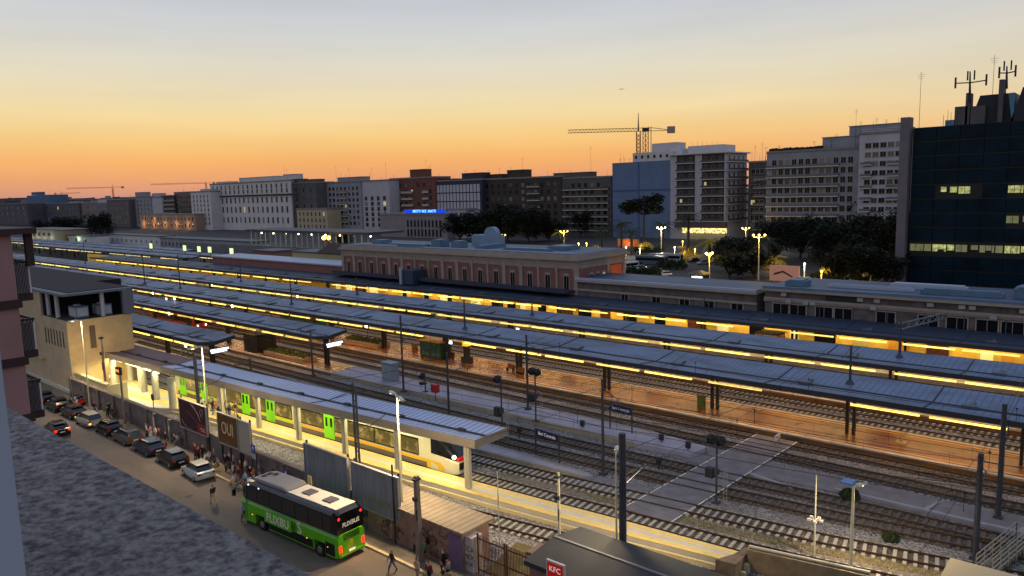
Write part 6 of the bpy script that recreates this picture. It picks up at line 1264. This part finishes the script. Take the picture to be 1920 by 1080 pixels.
for k,(px,py,h,s_,lm_,lab) in enumerate(((1165,470,11,1.4,leafg,'dark palm left of the umbrella pine'),(1184,478,8.5,1.5,leafg,'dark palm between the lit fountain and the umbrella pine'),(1243,470,10,1.5,leafg,'palm lit from below beside the triple globe lamp'),(1290,470,13,1.7,leafg,'tall dark palm in front of the white balcony building'),(1330,505,8.5,1.5,leafy,'palm lit bright yellow beside the tall square lamp'),(1128,470,9,1.2,leafg,'dark palm left of the lit low wall'),(1440,500,8,1.2,leafg,'palm behind the poster board'),(938,452,6,1.2,leafy,'yellow lit palm right of the round pediment'),(1050,462,6.5,1.1,leafy,'yellow lit palm beside the left globe lamps'),(1635,520,6,1.2,leafy,'small palm lit yellow beside the glass tower'),(1490,452,14,1.6,leafg,'tall palm rising above the trees, left one'),(1598,452,15,1.6,leafg,'tall palm rising above the trees, middle one'),(1648,455,14,1.6,leafg,'tall palm rising above the trees, right one'),(1450,520,5,1.1,leafy,'low palm lit yellow green behind the poster board'))):
    g_=G(px,py,0); t=palm_proto(lab,(g_.x,g_.y,0),h/s_,lm_,seed=k); t.scale=(s_,)*3; t['group']='palms of the square'
# ================================================================== SQUARE: GLOBE LAMPS, VEHICLES, KIOSK, POSTER
glw={'w':((255,244,210),5),'y':((255,206,90),5)}
def globe(label,px,pb,pt,n=3,c='y',P=500):
    b=G(px,pb,0); h=PY(px,pt,b.y).z; t=empty('globe_lamp',(b.x,b.y,0),label,'street lamp',group='globe lamps of the square'); m=MB(); m.tube((0,0,0),(0,0,h),.2,.12,8)
    for k in range(n):
        d=(k-(n-1)/2)*1.6; m.bar((0,0,h-.9),(d*.8,d*.5,h-.5),.1)
    m.build('post',lampm,t)
    for k in range(n):
        d=(k-(n-1)/2)*1.6; m=MB(); m.sphere((d*.8,d*.5,h-.1),.31,10,8); m.build('globe',mat('globe_'+c,(255,250,230),.4,emit=glw[c][0],es=glw[c][1]),t)
    point(t,(0,-1.2,h-.8),P,glw[c][0],.5); return t
globe('three globe lamp in front of the lit palm, left of the square',1117,500,420,1,'w',10) if False else None
globe('triple white globe lamp rising between the lit palm and the parked bus',1240,474,426,3,'w',2500)
globe('triple yellow globe lamp left, beside the yellow lit palm',1058,470,433,3,'y',1400)
globe('triple yellow globe lamp in front of the white balcony building',1398,455,427,3,'y',2200)
globe('tall triple yellow globe lamp with a poster pillar at its foot',1422,526,440,3,'y',1600)
globe('tall bright yellow lamp in the open square',1330,525,474,2,'y',2600)
globe('single white globe lamp left of the poster board trees',1508,519,494,1,'w',900)
globe('single low white globe near the orange lit wall',1174,480,463,1,'w',900)
globe('single low white globe in the hedge',1200,482,466,1,'w',900)
globe('single white globe right of the parked bus',1265,478,463,1,'w',700)
globe('single yellow globe below the lit shops',1303,478,467,1,'y',1200)
globe('single white globe high in the right park',1640,500,474,1,'w',900)
globe('yellow globe beside the small lit palm by the tower',1632,530,500,1,'y',700)
globe('white globe in front of the tower ground floor',1745,528,516,1,'w',400)
globe('yellow globe pair behind the station roof, right of the pediment',945,462,440,2,'y',900)
globe('yellow globe low behind the station roof, left one',1085,475,456,1,'y',700)
globe('yellow globe low behind the station roof, right one',1100,475,456,1,'y',700)
globe('yellow globe among the near trees of the right park',1540,534,508,1,'y',900)
globe('white globe among the near trees of the right park',1590,520,492,1,'w',700)
globe('white globe high between the park trees',1478,470,448,1,'w',500)
globe('white globe between the trees of the right park',1588,480,450,1,'w',300)
globe('small yellow globe at the left of the shop fronts',1280,462,452,1,'y',600)
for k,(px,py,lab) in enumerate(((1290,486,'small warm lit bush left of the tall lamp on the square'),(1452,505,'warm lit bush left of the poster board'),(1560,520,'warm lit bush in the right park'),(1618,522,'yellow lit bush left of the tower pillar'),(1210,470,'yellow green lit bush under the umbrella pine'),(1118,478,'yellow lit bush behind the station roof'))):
    g_=G(px,py,0); t=empty('bush',(g_.x,g_.y,0),lab,'bush',group='lamp lit bushes of the square'); tuft(t,420,2.6,3.2,k+20,leafy); t.scale=(1.3,1.3,1.3); point(t,(0,-2.6,2.2),420,(255,206,110),.3)
def boxveh(name,label,px,py,L_,W_,H_,col,rz=0,cat='bus'):
    b=G(px,py,0); t=empty(name,(b.x,b.y,0),label,cat,rz=rz); m=MB(); m.loft([[(-L_/2,-W_/2,.35),(-L_/2,W_/2,.35),(-L_/2+.15,W_/2-.15,H_),(-L_/2+.15,-W_/2+.15,H_)],[(L_/2,-W_/2,.35),(L_/2,W_/2,.35),(L_/2-.15,W_/2-.15,H_),(L_/2-.15,-W_/2+.15,H_)]]); m.build('body',mat('veh_%d'%col[0],col,.35),t)
    m=MB(); m.box(-L_/2+.4,L_/2-.4,-W_/2-.0,-W_/2+.12,H_*.5,H_*.8); m.box(L_/2-.1,L_/2+.0,-W_/2+.3,W_/2-.3,H_*.45,H_*.85); m.build('windows',cglass,t)
    for x in (-L_*.3,L_*.32):
        for s in (-1,1): m=MB(); m.tube((x,s*(W_/2-.25),.45),(x,s*(W_/2+.03),.45),.45,.45,12); m.build('wheel',tyre,t)
boxveh('parked_bus','pale bus parked on the far side of the square',1248,492,12,2.6,3.1,(150,150,150),R(6)); boxveh('parked_bus','dark bus roof behind the pale one on the square',1222,496,11,2.6,3.0,(70,84,104),R(6))
boxveh('white_van','white van parked beside the orange lit station corner',1181,505,6,2.2,2.6,(190,190,190),R(75),'van')
ccol=[(150,156,164),(30,32,38),(60,66,76),(180,184,190),(24,24,28),(120,126,136)]
for k,(px,py,lab) in enumerate(((1200,506,'pale car parked nearest the white van'),(1214,512,'black car in the parked row beside the hedge'),(1232,512,'grey car in the parked row beside the hedge'),(1246,518,'white car at the front of the parked row'),(1300,492,'black car in the open square'),(1318,496,'light grey car in the open square'))):
    b=G(px,py,0); o=make_car(ccol[k],lab,(b.x,b.y,.02),R(20+k*9),4.2,1.5,group='cars on the station square')
t=empty('news_kiosk',(0,0,0),'small dark kiosk with a lit counter on the square behind the annex','kiosk'); b=G(1312,530,0); t.location=b; m=MB(); m.box(-2,2,-1.6,1.6,0,2.4); m.build('body',gut,t); m=MB(); m.tube((0,0,2.403),(0,0,3.4),3.2,.2,8); m.build('roof',mat('kiosk_dark_roof',(44,42,50),.7),t); m=MB(); m.box(-1.6,1.6,-1.66,-1.602,.7,1.9); m.build('counter',mat('counter_glow',(240,240,230),.4,emit=(240,240,255),es=1),t); point(t,(0,-2.6,1.5),120,(240,240,255),.3)
b=G(1470,536,0); t=empty('advert_board',(b.x,b.y,0),'peach lit advertising hoarding with a dark slanted drawing behind the annex','billboard'); m=MB(); m.box(-3.8,3.8,0,.25,1.2,5.2); m.build('panel',mat('hoarding_peach',(220,160,130),.6,emit=(230,150,120),es=.12),t); m=MB(); m.yprism([(-2.8,2.6),(-.4,3.4),(2.0,2.2),(2.2,2.5),(-.3,3.9),(-2.6,3.2)],-.03,-.003); m.build('print',mat('hoarding_dark',(90,56,50),.7),t)
for x in (-3.4,3.4): m=MB(); m.box(x-.12,x+.12,.26,.4,0,5.2); m.build('post',gut,t)
t=empty('low_wall',(0,0,0),'orange lit low garden wall left of the umbrella pine','wall'); b=G(1178,462,0); t.location=b; m=MB(); m.box(-5.5,5.5,-.2,.2,0,3.2); m.build('masonry',mat('wall_lamplight_tint',(196,130,84),.8),t); m=MB(); m.box(-5.7,5.7,-.3,.3,3.203,3.4); m.build('coping',stone,t); point(t,(0,-3,1.5),500,(255,170,90),.4)  # masonry colour already holds the orange of the lamplight
def hedge(label,px0,px1,py,h,d,seed):
    a=G(px0,py,0); b=G(px1,py,0); t=empty('hedge',a,label,'hedge'); m=MB(); rnd=random.Random(seed); v=b-a
    for k in range(900):
        f=rnd.random(); x=v.x*f; y=v.y*f+d*(rnd.random()-.5); z=h*rnd.random()**.6*(.7+.3*math.sin(f*17)); s=.35; q=rnd.random()*3
        m.add([(x-s*math.cos(q),y-s*math.sin(q),z),(x+s*math.cos(q),y+s*math.sin(q),z),(x+.1,y,z+s*1.3)],[(0,1,2)])
    m.build('foliage',leafg,t)
hedge('clipped dark hedge beside the orange lit station corner',1178,1235,520,3.2,4,1); hedge('dark hedge in front of the parked row on the square',1235,1285,505,3.0,4,2); hedge('low hedge under the umbrella pine',1190,1240,476,2.6,3,3); hedge('hedge strip at the foot of the right park',1520,1680,528,2.6,3,4)
# aircraft dot in the sky
q=CAM+ray(1166,167)*900; t=empty('aircraft',q,'tiny dark aircraft high in the sky above the crane','aircraft',rz=R(40)); m=MB(); m.tube((-3,0,0),(3,0,0),.35,.2,8); m.build('fuselage',gut,t); m=MB(); m.add([(-.6,0,.05),(.8,0,.05),(-.8,3.2,.1),(-.8,-3.2,.1)],[(0,1,2),(0,3,1)]); m.box(-3,-2.4,-1,1,.1,.2); m.build('wing',gut,t)
# ================================================================== PEOPLE
def person_mesh(pose):
    """one continuous skinned body; material slots: 0 skin 1 top 2 trousers 3 shoes 4 hair"""
    V={}; E_=[]; Rr={}
    def n_(k,p,r): V[k]=p; Rr[k]=r
    st=dict(stand=(0.05,-0.05,0,0),walk=(0.28,-0.26,.2,-.2),arms=(0.04,-.04,.0,0),bag=(.1,-.08,.05,-.05),sit=(0,0,0,0))[pose]
    hz=.94 if pose!='sit' else .52
    n_('pel',(0,0,hz),.13); n_('ab',(0,0,hz+.18),.125); n_('ch',(0.01,0,hz+.38),.15); n_('nk',(0,0,hz+.53),.062); n_('hd',(.015,0,hz+.66),.092); n_('ht',(.0,0,hz+.78),.075); n_('ns',(.10,0,hz+.665),.018)
    E_+= [('pel','ab'),('ab','ch'),('ch','nk'),('nk','hd'),('hd','ht'),('hd','ns')]
    for s,sd,stp in ((1,'l',st[0]),(-1,'r',st[1])):
        n_('hp'+sd,(0,.09*s,hz-.05),.10)
        if pose=='sit': n_('kn'+sd,(.42,.12*s,hz-.02),.065); n_('an'+sd,(.45,.12*s,.08),.045); n_('to'+sd,(.60,.13*s,.035),.035)
        else: n_('kn'+sd,(stp*.75+.03,.10*s,.50),.065); n_('an'+sd,(stp*1.15-.04,.10*s,.09),.042); n_('to'+sd,(stp*1.15+.12,.12*s,.035),.036)
        E_+= [('pel','hp'+sd),('hp'+sd,'kn'+sd),('kn'+sd,'an'+sd),('an'+sd,'to'+sd)]
        n_('sh'+sd,(0,.19*s,hz+.46),.062)
        if pose=='arms': n_('el'+sd,(.05,.27*s,hz+.18),.045); n_('wr'+sd,(.25,.08*s,hz+.22),.032); n_('ha'+sd,(.31,.0*s,hz+.25),.034)
        elif pose=='walk': n_('el'+sd,(-stp*.5,.26*s,hz+.17),.045); n_('wr'+sd,(-stp*.7+.1,.25*s,hz-.06),.032); n_('ha'+sd,(-stp*.7+.14,.25*s,hz-.15),.034)
        elif pose=='sit': n_('el'+sd,(.08,.26*s,hz+.2),.045); n_('wr'+sd,(.30,.16*s,hz+.1),.032); n_('ha'+sd,(.38,.12*s,hz+.08),.034)
        else: n_('el'+sd,(-.02,.27*s,hz+.17),.045); n_('wr'+sd,(.05,.28*s,hz-.07),.032); n_('ha'+sd,(.07,.27*s,hz-.16),.034)
        E_+= [('ch','sh'+sd),('sh'+sd,'el'+sd),('el'+sd,'wr'+sd),('wr'+sd,'ha'+sd)]
        # thumb and fingers as short chains from the palm
        hx,hy,hzz=V['ha'+sd]; dn=Vector(V['ha'+sd])-Vector(V['wr'+sd]); dn.normalize()
        for f in range(4):
            o=(f-1.5)*.018; tip=Vector((hx,hy,hzz))+dn*(.085+.01*(1.5-abs(f-1.5)))+Vector((o,0,0)) if abs(dn.z)>.6 else Vector((hx,hy,hzz))+dn*.08+Vector((0,0,o)); n_('f%d'%f+sd,tuple(tip),.0085); E_.append(('ha'+sd,'f%d'%f+sd))
        n_('th'+sd,(hx+.03,hy-.03*s,hzz-.02),.010); E_.append(('ha'+sd,'th'+sd))
    keys=list(V); me=bpy.data.meshes.new('sk'); me.from_pydata([V[k] for k in keys],[(keys.index(a),keys.index(b)) for a,b in E_],[])
    o=bpy.data.objects.new('sk',me); sc.collection.objects.link(o); md=o.modifiers.new('s','SKIN'); sd_=o.modifiers.new('u','SUBSURF'); sd_.levels=1; sd_.render_levels=1
    for i,k in enumerate(keys): me.skin_vertices[0].data[i].radius=(Rr[k],Rr[k]); me.skin_vertices[0].data[i].use_root=(k=='pel')
    dg=bpy.context.evaluated_depsgraph_get(); dg.update(); out=bpy.data.meshes.new_from_object(o.evaluated_get(dg)); bpy.data.objects.remove(o); out.name='person_body'
    for k in range(5): out.materials.append(skinm)
    kp=[(k,Vector(V[k])) for k in keys]
    for p in out.polygons:
        c=p.center; k=min(kp,key=lambda q:(q[1]-c).length)[0]; mi=1
        if k[:2] in ('an',) or k[:2]=='to': mi=3
        elif k[:2] in ('kn','hp') or k=='pel': mi=2
        if k[:2]=='an' and c.z>.13: mi=2
        if k[:2] in ('wr','ha','th') or k[0]=='f' and k[1].isdigit(): mi=0
        if k=='nk' or k=='ns': mi=0
        if k in('hd','ht'): mi=4 if (c.z>hz+.74 or c.x<-.01) else 0
        p.material_index=mi; p.use_smooth=True
    return out
skinm=mat('skin',(168,118,92),.6); hairm=mat('hair_dark',(26,20,18),.7)
PM={k:person_mesh(k) for k in ('stand','walk','arms','bag','sit')}
TOPS=dict(white=(196,194,190),black=(24,24,28),red=(120,26,30),maroon=(92,34,40),grey=(104,106,112),green=(20,110,60),blue=(40,60,110),cyan=(130,190,200),pink=(186,130,124),beige=(160,140,112),striped=(150,156,176),orange=(180,100,60))
def person(label,x,y,z,pose,rz,top,bot,shorts=False,scale=1.0,hair=None,bag=None,group=None):
    o=bpy.data.objects.new('person',PM[pose]); sc.collection.objects.link(o); o.location=(x,y,z); o.rotation_euler=(0,0,rz); o.scale=(scale,)*3
    ms=[skinm,mat('cloth_'+top,TOPS[top],.9),mat('cloth_'+bot,TOPS[bot],.9),mat('shoe',(40,36,36),.8),hairm]
    for i,m_ in enumerate(ms): o.material_slots[i].link='OBJECT'; o.material_slots[i].material=m_
    tag(o,label,'person',group)
    if bag:
        m=MB(); m.loft([[(-.16,-.14,1.02),(-.16,.14,1.02),(-.34,.12,1.02),(-.34,-.12,1.02)],[(-.15,-.15,1.25),(-.15,.15,1.25),(-.36,.14,1.25),(-.36,-.14,1.25)],[(-.14,-.12,1.45),(-.14,.12,1.45),(-.28,.10,1.45),(-.28,-.10,1.45)]]); b_=m.build('backpack',mat('cloth_'+bag,TOPS[bag],.9)); b_.parent=o
    return o
def pg(px,py,z=.13): g_=G(px,py,z); return g_.x,g_.y,z
PPL=[ # px,py(feet),pose,rz,top,bottom,label
 (401,946,'walk',180,'black','beige','person in a black top and light shorts walking alone in the street',None,0),
 (459,980,'walk',0,'striped','blue','person in a pale striped shirt and jeans beside the coach front',None,0),
 (206,780,'stand',0,'black','black','person in dark clothes by the wall near the scooters',None,.13),(178,778,'walk',90,'black','grey','person in black leaning near the tall thin lamp',None,.13),
 (203,786,'arms',200,'green','black','person in olive green standing alone at the street wall','black',.13),(212,783,'stand',100,'grey','black','person in grey behind the olive green one',None,.13),
 (276,822,'stand',250,'white','black','person in white under the nearer vent pipe',None,.13),(284,826,'arms',220,'pink','white','person in pink beside the one in white at the vent pipe',None,.13),(292,826,'stand',280,'white','beige','bare armed person in white and beige between vent pipes',None,.13),(300,832,'bag',250,'maroon','black','person in maroon at the right vent pipe',None,.13),(312,838,'stand',260,'black','black','person in black beside the dark blue saloon',None,.13),(329,843,'arms',230,'black','grey','person in black by the wall behind the black hatchback','grey',.13),
 (367,862,'stand',240,'red','black','person in a red top under the plum poster',None,.13),(373,868,'arms',100,'maroon','black','person in maroon beside the red top person',None,.13),(382,866,'stand',300,'black','black','person in black hat under the tall lamp post',None,.13),(386,872,'sit',250,'white','beige','seated person in white beside the tall lamp post',None,.13),(394,876,'arms',200,'white','grey','person in white and grey in front of the lamp post',None,.13),(403,874,'stand',260,'grey','black','person in grey right of the lamp post',None,.13),(410,882,'sit',260,'beige','green','crouching person in beige and green below the golden billboard',None,.13),
 (424,884,'stand',260,'black','black','person in black with bag at the left of the waiting group','black',.13),(432,878,'arms',250,'white','grey','person with white hat and shirt in the waiting group',None,.13),(440,886,'stand',270,'grey','black','person in grey T shirt in the waiting group',None,.13),(438,902,'stand',240,'white','black','person in white shirt and black trousers on the kerb',None,.13),(448,908,'bag',220,'maroon','grey','person in maroon, front of the waiting group','maroon',.13),(452,896,'arms',260,'maroon','black','person in dark red in the middle of the waiting group',None,.13),(459,886,'stand',270,'black','black','tall person in black by the wall in the waiting group',None,.13),(463,893,'stand',200,'white','grey','person in a white vest behind the maroon ones',None,.13),(440,912,'sit',200,'white','beige','crouching child in white at the kerb edge',None,.05),(462,918,'walk',250,'cyan','blue','person in cyan shirt stepping towards the coach',None,.05),(467,926,'bag',250,'white','cyan','person in white and cyan at the coach front corner','cyan',.0),(471,906,'stand',180,'black','red','person in black and red near the parking sign',None,.13),(478,910,'arms',200,'orange','white','person in orange near the parking sign',None,.13),(487,905,'stand',240,'grey','white','person in grey leaning by the parking sign post',None,.13),(495,900,'stand',260,'pink','white','person in a cap in front of the wall behind the coach',None,.13),
 (736,1012,'bag',230,'beige','beige','person in beige at the left of the group behind the coach','beige',.13),(744,1010,'stand',270,'green','white','person in a green vest and white trousers behind the coach',None,.13),(749,1004,'stand',250,'white','white','person in white behind the green vest',None,.13),(751,1016,'arms',200,'maroon','black','person in maroon right of the green vest',None,.13),(736,1074,'walk',240,'black','blue','person in black and jeans stepping off the kerb behind the coach',None,.0),
 (788,1030,'sit',250,'black','black','person seated against the graffiti with a dark bag','green',.13),(797,1046,'sit',240,'green','black','person in green bending over a bag by the graffiti wall','black',.13),(783,1092,'stand',80,'beige','grey','person in beige seen at the bottom edge on the kerb',None,.05),(806,1098,'stand',100,'maroon','black','person cut off by the bottom edge',None,.05),(832,1074,'bag',200,'black','black','person in black right of the square concrete pole','black',.13),(842,1082,'sit',200,'grey','black','person in grey crouching right of the square concrete pole',None,.13)]
for (px,py,pose,rz,top,bot,lab,bag,z) in PPL:
    x,y,zz=pg(px,py,z); person(lab,x,y,zz,pose,R(rz),top,bot,bag=bag,scale=.97+.06*random.random(),group=None)
# on the platform
rnd=random.Random(4); cols=list(TOPS)
plat=[(232,745,'white','black','person in white walking near the far round column'),(208,722,'white','grey','person in white under the far left canopy'),(185,704,'red','black','person in red deep under the brown canopy')]
for (px,py,a,b_,lab) in plat: x,y,_=pg(px,py,.55); person(lab,x,y,.55,'walk',R(rnd.random()*360),a,b_)
ORD=['leftmost','second from the left','third from the left','fourth from the left','fifth from the left','sixth from the left','seventh from the left','eighth from the left','eighth from the right','seventh from the right','sixth from the right','fifth from the right','fourth from the right','third from the right','second from the right','rightmost']
for k in range(16):
    x=-84.5+k*.36+rnd.random()*.2; y=pn(x)+.9+1.4*rnd.random(); c1=cols[(k*5)%len(cols)]; c2=('black','blue','grey','beige')[k%4]
    person('person in a %s top, %s in the crowd boarding the train'%(c1,ORD[k]),x,y,.556,('stand','arms','bag','walk')[k%4],R(rnd.random()*360),c1,c2,group='crowd boarding the train')
cnt={}
for k in range(27):
    c1=cols[(k*7+3)%len(cols)]; x=-190+k*6.4+rnd.random()*4; yy,lab=((74.3,'orange kiosk platform') if k%3==0 else ((88.6,'middle platform') if k%3==1 else (105.6,'station platform')))
    if yy<80 and x>-95: yy=88.6; lab='middle platform'
    q=cnt.get(lab,0); cnt[lab]=q+1; ps=('standing','walking','standing with folded arms')[k%3]
    person('person in %s %s on the %s, %s'%(c1,ps,lab,['farthest left','second from the far left','third from the far left','fourth from the far left','fifth from the far left','sixth from the far left','seventh from the far left','eighth from the far left','ninth from the far left','tenth from the far left','eleventh from the far left','twelfth from the far left','thirteenth from the far left','fourteenth from the far left','fifteenth from the far left'][q]),x,yy+rnd.random()*1.5,.5,('stand','walk','arms')[k%3],R(rnd.random()*360),c1,'black',group='people on the far platforms')
for k,(x,y) in enumerate(((-112,50),(-110.2,51.5),(-108.4,50.4),(-113.8,51.2))): c1=('white','black','orange','grey')[k]; person('person in %s waiting under the short canopy'%c1,x,y,.5,'stand',R(k*80),c1,'black',group='people under the short canopy')
for o in bpy.data.objects:
    if '_' in o.keys(): del o['_']
    if '_o' in o.keys(): del o['_o']
